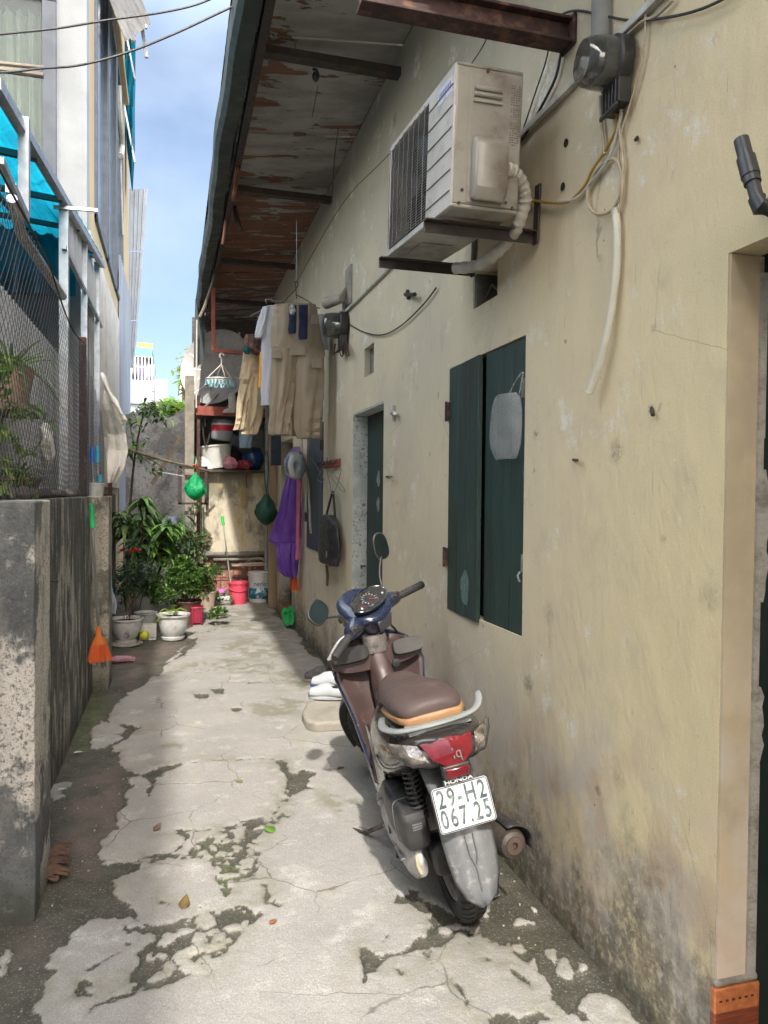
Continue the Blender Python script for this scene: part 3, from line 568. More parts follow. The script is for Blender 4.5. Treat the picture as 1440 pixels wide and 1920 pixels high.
b.v = [p + V(0, 0, (p.x-1.35)*.0) for p in b.v]
b.build('cross_beam', M['rust_beam'], house, bevel=.002)
# ================================================================ LEFT SIDE
def stained(name, pale, dark_, amt, seed=0, streak=.4):
    n = NT(name); P = n.map(n.pos, loc=(seed, seed*1.7, seed*.3)); x, y, z = n.xyz()
    s = n.noise(n.map(P, (2.2, 2.2, .5)), 3.0, 9, .72); b_ = n.noise(P, 1.6, 6, .62); f = n.m('ADD', n.m('MULTIPLY', s, streak), n.m('MULTIPLY', b_, 1-streak))
    k = n.ramp(f, amt-.022, amt+.022); c = n.mix(k, n.mix(n.ramp(n.noise(P, 6, 7, .75), .40, .66), dark_, tuple(q*1.9 for q in dark_)), pale); c = n.mix(n.ramp(n.noise(P, 55, 5, .75), .50, .62, 0, .75), c, tuple(q*1.6 for q in dark_)); c = n.mix(n.ramp(n.noise(P, 22, 6, .75), .58, .68, 0, .6), c, tuple(q*.72 for q in pale))
    c = n.mix(n.ramp(n.noise(n.map(P, (1,1,.3)), 9, 5), .45, .7, 0, .5), c, tuple(q*.55 for q in pale)); c = n.mix(n.ramp(z, 0, .22, .7, 0), c, (.06,.062,.045))
    c = n.mix(n.ramp(n.noise(P, 110, 4, .7), .52, .66, 0, .55), c, (.05,.05,.045)); n.inp(n.b.inputs['Base Color'], c); n.b.inputs['Roughness'].default_value = .92; n.bump(n.m('ADD', n.noise(P, 50, 8, .75), n.m('MULTIPLY', k, .5)), 1.0, .014); return n.mat
M['pier'] = stained('pier_concrete', (.62,.58,.52), (.085,.09,.09), .485, 0, .25)
M['mould_wall'] = stained('mouldy_wall', (.40,.38,.33), (.050,.052,.047), .525, 4, .72)
M['pier2'] = stained('pier_concrete_far', (.36,.33,.27), (.09,.085,.07), .46, 9, .3)
def wobble(mb, a=.006):
    for p in mb.v:
        p.x += a*(rnd.random()-.5); p.y += a*(rnd.random()-.5)
cw = thing('concrete_wall', (-.6, 4.5, 0), 'low mould-blackened concrete wall with two piers on the left', 'wall')
def slab(x0, x1, y0, y1, z0, z1, nm, mat, seg_=14):
    b = MB(); secs = []
    for k in range(seg_+1):
        zz = z0+(z1-z0)*k/seg_; j = lambda: .004*(rnd.random()-.5)
        secs.append([V(x0+j(), y0+j(), zz), V(x1+j(), y0+j(), zz), V(x1+j(), (y0+y1)/2+j(), zz), V(x1+j(), y1+j(), zz), V(x0+j(), y1+j(), zz)])
    b.loft(secs); return b.build(nm, mat, cw, bevel=.006, smooth=False)
slab(-1.0, -.475, 2.885, 3.24, -.05, 1.512, 'pier', M['pier']); slab(-.72, -.6, 3.235, 6.16, -.05, 1.508, 'wall_panel', M['mould_wall']); slab(-.70, -.48, 6.13, 6.45, -.05, 1.51, 'pier', M['pier2'])
b = MB(); b.tube([(-.59,4.02,1.1),(-.55,4.0,1.1)], .005, 6); b.tube([(-.60,3.55,1.20),(-.56,3.85,1.203)], .004, 6); b.build('nail', M['dark_steel'], cw)
# boards beyond the far pier
bf = MB()
for k in range(24):
    y0 = 6.47+k*.135; bf.bx(-.70, -.685+.006*(k%2), y0, y0+.13, 0, 1.50+.03*rnd.random())
bf.bx(-.68, -.65, 6.46, 9.7, 1.2, 1.24); tag(bf.build('board_fence', pm('weathered_boards', (.085,.08,.075), (.05,.048,.046), .85, 0, 8, stretch=(1,1,.12), bump=.4, world=True), bevel=.002), 'dark weathered board fence behind the potted plants', 'fence')
# chain-link fence on the wall
cf = thing('chain_link_fence', (-.64, 4.6, 1.51), 'black chain-link fence standing on the low concrete wall', 'fence')
FX = -.635
def ftop(y): return 2.76 if y < 4.3 else 2.76-(y-4.3)*.06-.10*sin(max(0, min(1, (y-4.3)/1.74))*pi)
b = MB(); ya, yb = 3.10, 6.0; sp = .066; kx = -60
while kx < 130:
    for sg in (1, -1):
        pts = []
        for t in range(0, 26):
            zz = 1.52+t*.05; yy = ya+kx*sp+(sg*(zz-1.52)*1.0)
            if ya <= yy <= yb and zz < ftop(yy): pts.append(V(FX+.003*sg+.006*sin(yy*7)*sin(zz*5), yy, zz))
            elif pts: break
        if len(pts) > 1: b.tube(pts, .0014, 4, cap=False)
    kx += 1
b.build('wire_mesh', pm('dark_wire', (.022,.023,.028), (.04,.03,.028), .7, 0, 20, bump=0), cf)
b = MB(); b.tube([V(FX, 3.0+q*.13, ftop(3.0+q*.13)) for q in range(24)], .005, 6); b.build('edge_wire', M['dark_steel'], cf)
for (yv, zt, mt, wd) in ((3.02, 2.86, 'rust_beam', .034), (6.03, 2.70, 'rust_beam', .05)):
    b = MB(); b.bx(FX-.02-wd/2, FX-.02+wd/2, yv-wd/2, yv+wd/2, 1.505, zt); b.build('post', M[mt], cf, bevel=.003)
b = MB(); b.tube([at(22, 372, X=-.66), at(40, 440, X=-.66), at(118, 556, X=-.66)], .024, 10); b.build('top_pipe', M['galv'], cf)
# second stretch: dark blue net beyond the rusty post
nf = MB(); q = []
for k in range(30):
    yy = 6.10+k*.055; q.append([V(-.64+.01*sin(k), yy, 1.50), V(-.64+.01*sin(k+2), yy, 2.0), V(-.64, yy, 2.62-.42*(k/29)**.8-.03*sin(k*1.3))])
nf.loft(q, close=False, cap=False)
nn = NT('blue_net'); vv = nn.map(nn.obj, (1, 1, 1)); sy = nn.m('ABSOLUTE', nn.m('SINE', nn.m('MULTIPLY', nn.m('ADD', nn.xyz(vv)[1], nn.xyz(vv)[2]), 95))); sy2 = nn.m('ABSOLUTE', nn.m('SINE', nn.m('MULTIPLY', nn.m('SUBTRACT', nn.xyz(vv)[1], nn.xyz(vv)[2]), 95)))
nn.inp(nn.b.inputs['Base Color'], (.03,.035,.085)); nn.inp(nn.b.inputs['Alpha'], nn.m('SUBTRACT', 1, nn.ramp(nn.m('MINIMUM', sy, sy2), .45, .6)))
tag(nf.build('net_fence', nn.mat), 'dark blue net fence between rusty post and hanging sack', 'fence')

# neighbour's yard: corrugated screen, turquoise lean-to roof on a steel frame
def corr(mb, p0, du, dv, n_, amp, nrm, seg2=1):
    """corrugated sheet: p0 + u*du + v*dv, ribs run along dv"""
    p0 = Vector(p0); du = Vector(du); dv = Vector(dv); nrm = Vector(nrm); S = []
    for j in range(seg2+1):
        row = [p0+du*(i/n_)+dv*(j/seg2)+nrm*(amp*(1 if (i % 4) in (1, 2) else 0)) for i in range(n_+1)]; S.append(row)
    mb.loft(S, cap=False, close=False); return mb
cs = MB(); corr(cs, (-.96, 3.3, 0), (0, 4.6, 0), (0, 0, 2.72), 180, .016, (1,0,0))
tag(cs.build('corrugated_screen', pm('pale_corrugated', (.50,.49,.48), (.38,.37,.37), .5, .2, 3, stretch=(1,1,.3), dirt=(.12,.10,.08), dscale=4, damt=.5, bump=.1), smooth=False, solid=.002), 'grey corrugated sheet screen seen behind the chain-link fence', 'screen')
bd = MB(); bd.bx(-3.2, -.97, 7.3, 7.4, 0, 3.5); bd.bx(-3.3, -3.2, 2, 7.4, 0, 3.5)
tag(bd.build('yard_wall', pm('dark_siding', (.055,.065,.07), (.04,.045,.05), .7, 0, 3, stretch=(.3,1,9), bump=.3, world=True), smooth=False), 'dark slatted wall at the back of the yard under the turquoise roof', 'wall')
tq = NT('turquoise_sheet'); P = tq.obj; c = tq.mix(tq.ramp(tq.noise(P, 3, 4), .35, .65), (.006,.22,.30), (.005,.16,.24)); c = tq.mix(tq.ramp(tq.noise(tq.map(P, (3,.5,1)), 9, 6, .7), .55, .75, 0, .5), c, (.02,.22,.30))
tq.inp(tq.b.inputs['Base Color'], c); tq.b.inputs['Roughness'].default_value = .35; t_ = tq.n('ShaderNodeBsdfTranslucent'); tq.l(c, t_.inputs[0]); ms = tq.n('ShaderNodeMixShader'); ms.inputs[0].default_value = .72; tq.l(tq.b.outputs[0], ms.inputs[1]); tq.l(t_.outputs[0], ms.inputs[2]); tq.l(ms.outputs[0], tq.out.inputs[0]); M['turq'] = tq.mat
cn_ = thing('lean_to_roof', (-.8, 5, 0), 'turquoise corrugated lean-to roof on a galvanised steel frame', 'canopy')
rA = at(-10, 155, X=-.76); rB = at(192, 498, X=-.70)
ru = (rB-rA)
b = MB(); corr(b, rA+V(-.02,0,.03)+V(-2.4,0,.25), V(2.42,0,-.25), ru*1.0, 72, .028, (0,0,1), 8); b.build('roof_sheet', M['turq'], cn_, smooth=False)
b = MB(); corr(b, rA+ru*.55+V(0,0,.06), V(0,0,0)+ru*.45, V(-.22,0,.30), 30, .012, (1,0,.5), 2); b.build('roof_sheet', M['turq'], cn_, smooth=False)
b = MB(); corr(b, V(-2.9, 7.28, 3.30), V(2.05,0,0), V(0,0,.75), 48, .02, (0,-1,0)); b.build('gable_sheet', M['turq'], cn_, smooth=False)
def bar(b, p, q, w_=.045):
    b.tube([p, q], w_*.707, 4)
b = MB(); bar(b, rA, rB, .05); b.build('top_rail', M['galv'], cn_)
teal = solidcol('teal_steel', (.03,.12,.13), .5)
for t in (.02, .22, .42, .62, .82):
    p = rA+ru*t; b = MB(); bar(b, p+V(0,0,-.02), p+V(-2.3,0,.20), .035); b.build('purlin', teal, cn_)
for (xa, ya_) in ((-1.15, 0), (-1.6, 0)):
    b = MB(); bar(b, rA+V(xa+.7,0,.03), rB+V(xa+.7,0,.03), .03); b.build('purlin', teal, cn_)
for (px_, yt, yb_) in ((45, 222, 402), (120, 380, 1100), (158, 455, 1100), (182, 492, 1100)):
    p = at(px_, yt, X=-.74); q = at(px_, yb_, X=-.74); q = V(p.x, p.y, max(q.z, 1.0)) if yb_ < 1000 else V(p.x, p.y, 0)
    b = MB(); bar(b, q, p, .05 if px_ != 120 else .06); b.build('post', M['galv'], cn_)
b = MB(); bar(b, at(0, 300, X=-.70), at(42, 395, X=-.70), .03); bar(b, at(120, 462, X=-.73), at(190, 612, X=-.73), .03); bar(b, at(20, 352, X=-.72), at(46, 408, X=-.72), .045); b.build('mid_rail', M['galv'], cn_)
b = MB(); bar(b, at(100, 388, X=-.80), V(-.52, *at(120, 388, X=-.74).yz), .022); b.build('bracket', M['galv'], cn_)
pA = at(122, 396, X=-.755); pB = at(186, 510, X=-.755); pC = at(186, 598, X=-.755); pD = at(122, 462, X=-.755)
b = MB(); corr(b, pD, pC-pD, (pA-pD+pB-pC)/2, 40, .01, (1,0,0)); b.build('infill_sheet', M['white_metal'], cn_, smooth=False)
# bamboo poles resting across the frame near the window
for (ya_, yb_, r_, lab) in ((118, 127, .012, 'thin upper bamboo pole sticking out before the curtained window'), (130, 142, .018, 'thick lower bamboo pole sticking out before the curtained window')):
    b = MB(); b.tube([at(-60, ya_-6, Y=5), at(20, ya_+3, Y=5), at(82, yb_, Y=5)], r_, 8); tag(b.build('bamboo_pole', M['bamboo']), lab, 'pole', 'bamboo poles before the window')

# left building with curtained window
lb = thing('narrow_building', (-1.8, 11, 0), 'tall narrow building with curtained window, white front and beige side wall', 'building')
LY, LX = 8.0, -.83
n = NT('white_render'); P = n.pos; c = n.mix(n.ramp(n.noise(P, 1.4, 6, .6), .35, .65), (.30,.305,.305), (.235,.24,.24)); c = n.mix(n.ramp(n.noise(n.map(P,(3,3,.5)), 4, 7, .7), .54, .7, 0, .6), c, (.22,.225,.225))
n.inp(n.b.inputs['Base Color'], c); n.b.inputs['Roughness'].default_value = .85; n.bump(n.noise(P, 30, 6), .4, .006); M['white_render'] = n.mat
n = NT('beige_render'); P = n.pos; x, y, z = n.xyz(); c = n.mix(n.ramp(n.noise(P, 1.1, 6, .6), .35, .65), (.46,.35,.20), (.38,.29,.18)); c = n.mix(n.ramp(n.noise(n.map(P,(3,3,.25)), 3, 7, .7), .54, .7, 0, .5), c, (.34,.29,.21))
c = n.mix(n.ramp(y, 8.28, 8.29, 1, 0), c, (.62,.56,.44)); n.inp(n.b.inputs['Base Color'], c); n.b.inputs['Roughness'].default_value = .85; n.bump(n.noise(P, 30, 6), .4, .006)
b = MB(); wx0, wx1, wz0, wz1 = -2.05, -1.235, 4.0, 6.30
fx1 = -1.105
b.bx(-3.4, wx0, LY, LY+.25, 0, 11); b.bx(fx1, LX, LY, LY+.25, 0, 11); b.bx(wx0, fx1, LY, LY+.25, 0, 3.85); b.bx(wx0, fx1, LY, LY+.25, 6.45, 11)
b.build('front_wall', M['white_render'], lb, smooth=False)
SW = [(8.75, 13.2, 4.55, 7.9)]
b = MB(); b.bx(LX-.25, LX-.002, LY+.252, 8.75, 0, 11); b.bx(LX-.25, LX-.002, 13.2, 15.3, 0, 11); b.bx(LX-.25, LX-.002, 8.75, 13.2, 0, 4.5); b.bx(LX-.25, LX-.002, 8.75, 13.2, 8.0, 11); b.bx(-3.4, LX-.25, 15.0, 15.3, 0, 11); b.bx(-3.4, LX, LY, 15.3, 11.0, 11.1)
b.build('side_wall', n.mat, lb, smooth=False)
frame_m = solidcol('grey_window_frame', (.085,.095,.115), .45); 
fr = MB(); fr.bx(wx0, fx1, LY-.03, LY+.06, 6.30, 6.45); fr.bx(-1.235, fx1, LY-.03, LY+.06, 3.85, 6.30); fr.bx(wx0-.05, wx0, LY-.03, LY+.06, 3.85, 6.45); wnd = fr.build('window', frame_m, lb, bevel=.012)
g_ = NT('window_glass'); g_.inp(g_.b.inputs['Base Color'], (.9,.95,.93)); g_.b.inputs['Roughness'].default_value = .03; g_.b.inputs['Alpha'].default_value = .07; g_.b.inputs['Specular IOR Level'].default_value = .5; M['glass'] = g_.mat
b = MB(); b.bx(wx0, -1.235, LY+.0, LY+.008, 3.85, 6.30); b.build('pane', M['glass'], wnd, smooth=False)
cu = MB(); S = []
for j in range(9):
    zz = 3.85+j*.30; S.append([V(-2.05+.0068*i*1, LY+.17+.055*sin(i*.42+.3*sin(j*.8))+.02*sin(i*1.1+j*.3), zz) for i in range(121)])
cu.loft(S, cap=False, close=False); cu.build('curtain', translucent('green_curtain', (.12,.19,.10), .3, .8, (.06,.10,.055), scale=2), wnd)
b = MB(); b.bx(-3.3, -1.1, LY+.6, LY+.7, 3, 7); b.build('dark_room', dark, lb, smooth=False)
# side window: three sashes
sf = MB()
for (ya_, yb_) in ((8.75, 10.2), (10.25, 11.7), (11.75, 13.2)):
    for (p0, p1, q0, q1) in ((ya_, ya_+.07, 4.5, 8), (yb_-.07, yb_, 4.5, 8), (ya_, yb_, 4.5, 4.58), (ya_, yb_, 7.92, 8.0)): sf.bx(LX-.05, LX+.03, p0, p1, q0, q1)
swn = sf.build('window', frame_m, lb, bevel=.01)
gl = pm('dark_glass', (.10,.14,.18), None, .06, 0, 3, bump=0, spec=1.0)
for (ya_, yb_) in ((8.75, 10.2), (10.25, 11.7), (11.75, 13.2)):
    b = MB(); b.bx(LX-.03, LX-.02, ya_+.07, yb_-.07, 4.58, 7.92); b.build('pane', gl, swn, smooth=False)
b = MB(); b.bx(LX-.001, LX+.10, 8.6, 13.4, 8.02, 8.10); b.build('window_ledge', n.mat, lb, bevel=.01)
b = MB(); b.tube(smooth_path([at(222, 160, X=-.80), at(225, 220, X=-.79), at(229, 270, X=-.79), at(226, 292, X=-.80)], 5), .045, 8); b.tube([at(226, 300, X=-.81), at(230, 440, X=-.81)], .016, 6); b.build('drain_hose', M['white_metal'], lb)
# pale corrugated cladding low on the side wall
b = MB(); corr(b, (LX+.012, 8.02, 1.6), (0, 4.2, 0), (0, 0, 2.55), 120, .02, (1,0,0), 1); b.build('cladding', pm('pale_cladding', (.50,.47,.43), (.40,.38,.35), .6, .1, 3, dirt=(.25,.22,.18), dscale=5, bump=.1), lb, smooth=False)
b = MB(); corr(b, (LX+.012, 12.3, 1.0), (0, 2.9, 0), (0, 0, 4.2), 60, .03, (1,0,0), 1); b.build('cladding', pm('blue_grey_cladding', (.26,.28,.32), (.20,.22,.26), .55, .2, 2, stretch=(1,1,.3), dirt=(.2,.2,.2), bump=.1), lb, smooth=False)
# hanging awning piece near the top
b = MB(); corr(b, at(182, -60, Y=9.0), at(240, -60, Y=11.5)-at(182, -60, Y=9.0), V(.30, 0, -.75), 30, .03, (.6,0,.4)); b.build('awning_sheet', pm('old_awning', (.20,.18,.16), (.13,.12,.11), .7, .2, 5, dirt=(.07,.05,.04), bump=.2), lb, smooth=False, solid=.01)
for (p_, q_, yv_, w_) in (((255,-20),(275,108),11.5,.05), ((236,40),(276,51),11,.045), ((244,20),(250,78),12,.07), ((228,20),(253,148),12.5,.025), ((226,160),(253,305),14,.03)):
    b = MB(); bar(b, at(*p_, Y=yv_), at(*q_, Y=yv_), w_); b.build('awning_bar', M['galv'], lb)
# blue tarpaulin bulging out from the building end
b = MB(); S = []
rows = [(-30,236,254),(20,233,254),(60,231,254),(110,228,254),(160,226,254),(200,231,253),(240,236,253),(280,238,253),(320,243,251),(358,247,249)]
for (yy, xa, xb) in rows:
    r_ = []
    for i in range(13):
        t = i/12; p = at(xa+(xb-xa)*t, yy, Y=14.2+.25*sin(t*9+yy*.02)); r_.append(p)
    S.append(r_)
b.loft(S, cap=False, close=False); tag(b.build('tarpaulin', translucent('blue_tarp', (.012,.30,.42), .5, .5, (.01,.22,.34), scale=3, stretch=(3,3,.4), bump=.5)), 'bright blue tarpaulin hanging high on the end of the beige building', 'tarpaulin')
# corrugated metal strips leaning out at the building end
ms_ = thing('metal_sheet_stack', (-.6, 15.4, 0), 'leaning grey corrugated metal sheet beyond the beige building, against the sky', 'metal sheet')
for (ya_, yb_, xa0, xa1, xb0, xb1) in ((355, 470, 243, 277, 243, 269), (472, 600, 243, 269, 241, 259), (602, 690, 241, 259, 238, 251)):
    b = MB(); A = at(xb0, yb_, Y=15.5); B = at(xb1, yb_, Y=15.5); Cc = at(xa1, ya_, Y=15.5); D_ = at(xa0, ya_, Y=15.5); r1, r2 = [], []
    for i in range(25):
        t = i/24; o_ = V(0, -.03 if (i % 6) in (1, 2) else 0, 0); r1.append(A.lerp(B, t)+o_); r2.append(D_.lerp(Cc, t)+o_)
    b.loft([r1, r2], cap=False, close=False); b.build('panel', pm('sheet_grey', (.30,.33,.38), (.24,.27,.32), .5, 0, 3, dirt=(.22,.2,.2), bump=.1) if ya_ == 355 else bpy.data.materials['sheet_grey'], ms_, smooth=False, solid=.006)
# unseen block added behind the camera, shaped to shade the left of the alley
nb = MB(); nb.bx(-6, -1.02, -9, 1.0, 0, 5.7); nb.bx(-6.1, -.98, -9.1, 1.05, 5.7, 5.82); nb.bx(-6, -2.0, -.25, .98, 5.83, 15); tag(nb.build('unseen_shade_block', M['white_render'], smooth=False), 'plain unseen block added behind the viewer to shade the left of the alley', 'house')

# ================================================================ FAR END
n = NT('back_wall_plaster'); P = n.pos; x, y, z = n.xyz()
c = n.mix(n.ramp(n.noise(P, 3, 6, .65), .35, .65), (.58,.52,.40), (.46,.41,.31)); f = n.m('ADD', n.noise(n.map(P, (1,1,.55)), 2.6, 8, .7), n.m('MULTIPLY', n.ramp(z, 1.0, 1.85), .12))
c = n.mix(n.ramp(f, .53, .66, 0, .85), c, (.17,.155,.115)); c = n.mix(n.ramp(n.noise(P, 34, 6, .75), .56, .68, 0, .7), c, (.13,.12,.09)); c = n.mix(n.ramp(n.noise(n.map(P, (2,1,.6), (5,0,0)), 2.5, 4), .58, .7, 0, .7), c, (.42,.29,.07))
n.inp(n.b.inputs['Base Color'], c); n.b.inputs['Roughness'].default_value = .9; n.bump(n.noise(P, 40, 6), .5, .006); M['backwall'] = n.mat
bb = thing('washhouse', (.9, 11.4, 0), 'small mouldy plaster block with storage shelf closing the alley end', 'shed')
b = MB(); b.bx(.18, 1.36, 11.0, 12.3, .62, 1.83); b.build('wall', M['backwall'], bb, smooth=False)
b = MB(); b.bx(.40, 1.34, 10.94, 11.0, .64, .69); b.bx(.55, 1.3, 10.9, 11.0, .565, .60); b.build('ledge', pm('wet_concrete', (.22,.21,.18), (.12,.115,.1), .7, 0, 8, bump=.4, world=True), bb, bevel=.01)
n = NT('rusty_tiles'); P = n.pos; c = n.mix(n.ramp(n.noise(P, 7, 6, .7), .35, .65), (.30,.13,.085), (.16,.07,.05)); x, y, z = n.xyz(); c = n.mix(n.m('MULTIPLY', n.ramp(n.noise(P, 14, 5), .5, .65), .7), c, (.45,.38,.30))
n.inp(n.b.inputs['Base Color'], c); n.b.inputs['Roughness'].default_value = .6
b = MB()
for i in range(4):
    for j in range(2): b.bx(.36+i*.245, .36+i*.245+.238, 11.05, 11.07, .03+j*.28, .03+j*.28+.273)
b.bx(.30, 1.36, 11.075, 11.2, 0, .62); b.build('tile_panel', n.mat, bb, bevel=.003)
b = MB()
for i in range(8): b.tube([V(.40+i*.13, 11.02, .05), V(.40+i*.13, 11.02, .60)], .005, 6)
for z_ in (.05, .30, .58): b.tube([V(.36, 11.02, z_), V(1.34, 11.02, z_)], .005, 6)
b.build('wire_grille', M['red_steel'], bb)
b = MB(); b.bx(.34, 1.36, 10.85, 12.4, 1.83, 1.87); b.build('shelf_slab', pm('dark_slab', (.07,.06,.05), (.05,.035,.03), .8, 0, 8, bump=.4, world=True), bb, bevel=.006)
b = MB(); b.bx(.28, 1.55, 12.2, 12.3, 1.87, 4.3); b.bx(.28, .30, 11.95, 12.2, 1.87, 2.6); b.build('rear_boarding', pm('old_boards', (.10,.085,.07), (.05,.042,.036), .85, 0, 5, stretch=(1,1,6), bump=.5, world=True), bb, smooth=False)
b = MB(); b.bx(.30, 1.36, 10.75, 10.80, 2.70, 2.745); b.bx(.30, 1.36, 10.745, 10.75, 2.62, 2.75); b.bx(.30, .335, 10.8, 12.1, 2.70, 2.745); b.bx(.36, .40, 10.8, 12.1, 2.70, 2.74); b.build('red_shelf_frame', M['red_steel'], bb, bevel=.003)
b = MB(); b.bx(.32, 1.36, 10.82, 12.1, 2.66, 2.68); b.build('upper_shelf', pm('shelf_board', (.13,.11,.09), (.08,.065,.05), .8, 0, 8, bump=.3, world=True), bb, smooth=False)
b = MB(); b.bx(.315, .36, 10.80, 10.85, 0.0, 2.9); b.build('steel_post', M['rust_beam'], bb, bevel=.003)
tag((lambda q: (q.bx(.155, .285, 10.98, 11.1, 0, 3.2), q.build('concrete_post', pm('pale_concrete', (.27,.245,.20), (.17,.155,.13), .9, 0, 8, dirt=(.10,.09,.07), bump=.6, bscale=40, world=True), bevel=.006))[1])(MB()), 'tall square concrete post at the alley end, left of the shelves', 'post')
tag((lambda q: (q.tube([at(368, 765, Y=10.7), at(369, 600, Y=10.7)], .012, 8), q.build('plastic_pipe', M['white_metal']))[1])(MB()), 'thin white pipe rising past the satellite dish to the eave', 'pipe')
# hanging sheet at the eave end, red bracket
b = MB(); S = []
for k in range(7):
    t = k/6; S.append([at(366+18*t, 560+8*t, Y=10.9), at(364+20*t+2*(k%2), 640, Y=10.9), at(363+20*t, 690-2*(k%2)-14*t*t, Y=10.9)])
b.loft(S, cap=False, close=False); b.build('hanging_sheet', sheet, house, smooth=False, solid=.003)
b = MB()
for p, q in ((at(400, 540, Y=9.2), at(400, 658, Y=9.2)), (at(400, 658, Y=9.2), at(470, 662, Y=9.2))): bar(b, p, q, .045)
b.build('bracket_frame', M['red_steel'], house, bevel=.002)
# mossy grey wall further back, strut, ragged top
n = NT('old_grey_wall'); P = n.pos; c = n.mix(n.ramp(n.noise(P, 2.4, 7, .68), .40, .60), (.27,.26,.25), (.12,.118,.11)); c = n.mix(n.ramp(n.noise(P, 18, 7, .75), .52, .66, 0, .8), c, (.06,.06,.052)); c = n.mix(n.ramp(n.noise(P, 30, 5, .7), .60, .7, 0, .6), c, (.42,.41,.39))
n.inp(n.b.inputs['Base Color'], c); n.b.inputs['Roughness'].default_value = .95; n.bump(n.noise(P, 20, 8, .7), .8, .02)
b = MB(); S = []
for k in range(30):
    xx = -2.2+k*.1; t = k/29; zt = 2.90+.10*sin(k*.8)+.06*rnd.random()+(.05 if xx > -.1 else 0); S.append([V(xx, 13.6, 0), V(xx, 13.6, zt), V(xx, 13.85, zt+.03), V(xx, 13.85, 0)])
b.loft(S); gw = b.build('rear_wall', n.mat, smooth=False); tag(gw, 'weathered grey wall with ragged mossy top behind the plants', 'wall')
b = MB(); bar(b, at(285, 908, Y=13.2), at(342, 815, Y=13.2), .07); tag(b.build('wooden_strut', M['bamboo']), 'dark slanting timber strut leaning on the grey rear wall', 'timber')
# far houses
fh = thing('far_house', (-1.3, 30, 0), 'distant white house with a green roofed rooftop cage full of laundry', 'house')
hw = pm('far_white', (.27,.30,.33), (.23,.26,.29), .85, 0, 1, bump=0, world=True); gr_ = pm('far_green', (.07,.21,.18), (.06,.18,.155), .6, 0, 2, bump=0, world=True)
def PX(a, b_, y_): return at(a, b_, Y=y_)
xa = PX(200, 750, 30).x; xb = PX(288, 750, 30).x; zb = PX(250, 712, 30).z; zt = PX(250, 666, 30).z
b = MB(); b.bx(xa, xb, 30, 36, 0, zb); b.build('wall', hw, fh, smooth=False)
b = MB(); b.bx(xa, xb, 29.85, 30, PX(250, 752, 30).z-.1, PX(250, 752, 30).z); b.build('balcony_slab', hw, fh, smooth=False)
b = MB(); b.bx(xa, PX(285, 700, 30).x, 30.1, 36, zt, zt+.35); b.v[-2:] = b.v[-2:]; b.build('roof', gr_, fh, smooth=False)
b = MB()
for k in range(14):
    xx = xa+(PX(285, 700, 30).x-xa)*k/13; b.bx(xx-.02, xx+.02, 30.1, 30.14, zb, zt)
for zz in (zb+.5, zb+.9): b.bx(xa, PX(285, 700, 30).x, 30.1, 30.13, zz, zz+.04)
for k in range(8): b.bx(PX(285,700,30).x-.02, PX(285,700,30).x+.02, 30.2+k*.7, 30.25+k*.7, zb, zt)
for zz in (zb+.5, zt-.05): b.bx(PX(285,700,30).x-.02, PX(285,700,30).x+.02, 30.1, 35.2, zz, zz+.04)
b.build('cage', solidcol('far_bar', (.45,.47,.48)), fh, smooth=False)
b = MB(); b.bx(xa, PX(283, 700, 30).x, 31, 31.1, zb, zt); b.build('back_panel', solidcol('far_dark', (.12,.13,.14)), fh, smooth=False)
for (a, b0, b1, cl) in ((PX(252,0,30).x, .3, 1.1, (.5,.45,.5)), (PX(272,0,30).x, .9, 1.5, (.75,.38,.05)), (PX(264,0,30).x, .2, .8, (.30,.28,.55)), (PX(276,0,30).x, .1, .7, (.5,.5,.6)), (PX(258,0,30).x, .8, 1.3, (.6,.6,.6))):
    b = MB(); z0_ = zb+b0; S = []
    for k in range(6): S.append([V(a-.28+k*.11, 30.5+.05*sin(k*2), z0_), V(a-.28+k*.11, 30.5+.04*sin(k*3), zb+b1)])
    b.loft(S, cap=False, close=False); b.build('laundry', solidcol('wash_%d' % int(a*100), cl, .9), fh, solid=.02)
b = MB(); b.bx(PX(243,0,30).x, PX(258,0,30).x, 29.95, 30.0, PX(0,795,30).z, PX(0,765,30).z); b.build('window', solidcol('far_brown', (.30,.24,.20)), fh, smooth=False)
b = MB(); b.bx(xb+.01, xb+.5, 31, 38, 0, zb+.2); b.build('side_wing', pm('far_cream', (.60,.57,.52), None, .85, 0, 1, bump=0, world=True), fh, smooth=False)
f2 = thing('distant_house', (.3, 26, 0), 'distant green roofed shed beside the concrete post against the sky', 'house')
b = MB(); b.bx(PX(337,0,26).x, PX(375,0,26).x, 26, 30, PX(0,698,26).z, PX(0,676,26).z); b.build('roof', gr_, f2, smooth=False)
b = MB(); b.bx(PX(339,0,26).x, PX(375,0,26).x, 26.1, 30, 0, PX(0,700,26).z); b.build('wall', pm('far_pale', (.5,.46,.40), None, .85, 0, 1, bump=0, world=True), f2, smooth=False)
# cables across the alley
def cable(name, pts, r, label, mat='cable', cat='cable', group=None, n_=8):
    b = MB(); b.tube(smooth_path(pts, 6), r, n_); return tag(b.build(name, M[mat]), label, cat, group)
cable('overhead_cable', [at(-60, 70, Y=4.2), at(100, 54, Y=4.2), at(200, 38, Y=4.2), at(300, 24, Y=4.2), at(370, 8, Y=4.2), at(430, -18, Y=4.2)], .0055, 'upper twisted black cable crossing the sky near the frame top', 'cable')
cable('overhead_cable', [at(-60, 128, Y=4.25), at(0, 136, Y=4.25), at(80, 128, Y=4.25), at(150, 122, Y=4.25), at(240, 98, Y=4.25), at(330, 62, Y=4.25), at(420, 20, Y=4.25), at(482, -8, Y=4.25)], .006, 'lower black cable crossing the sky to the green eave', 'cable')
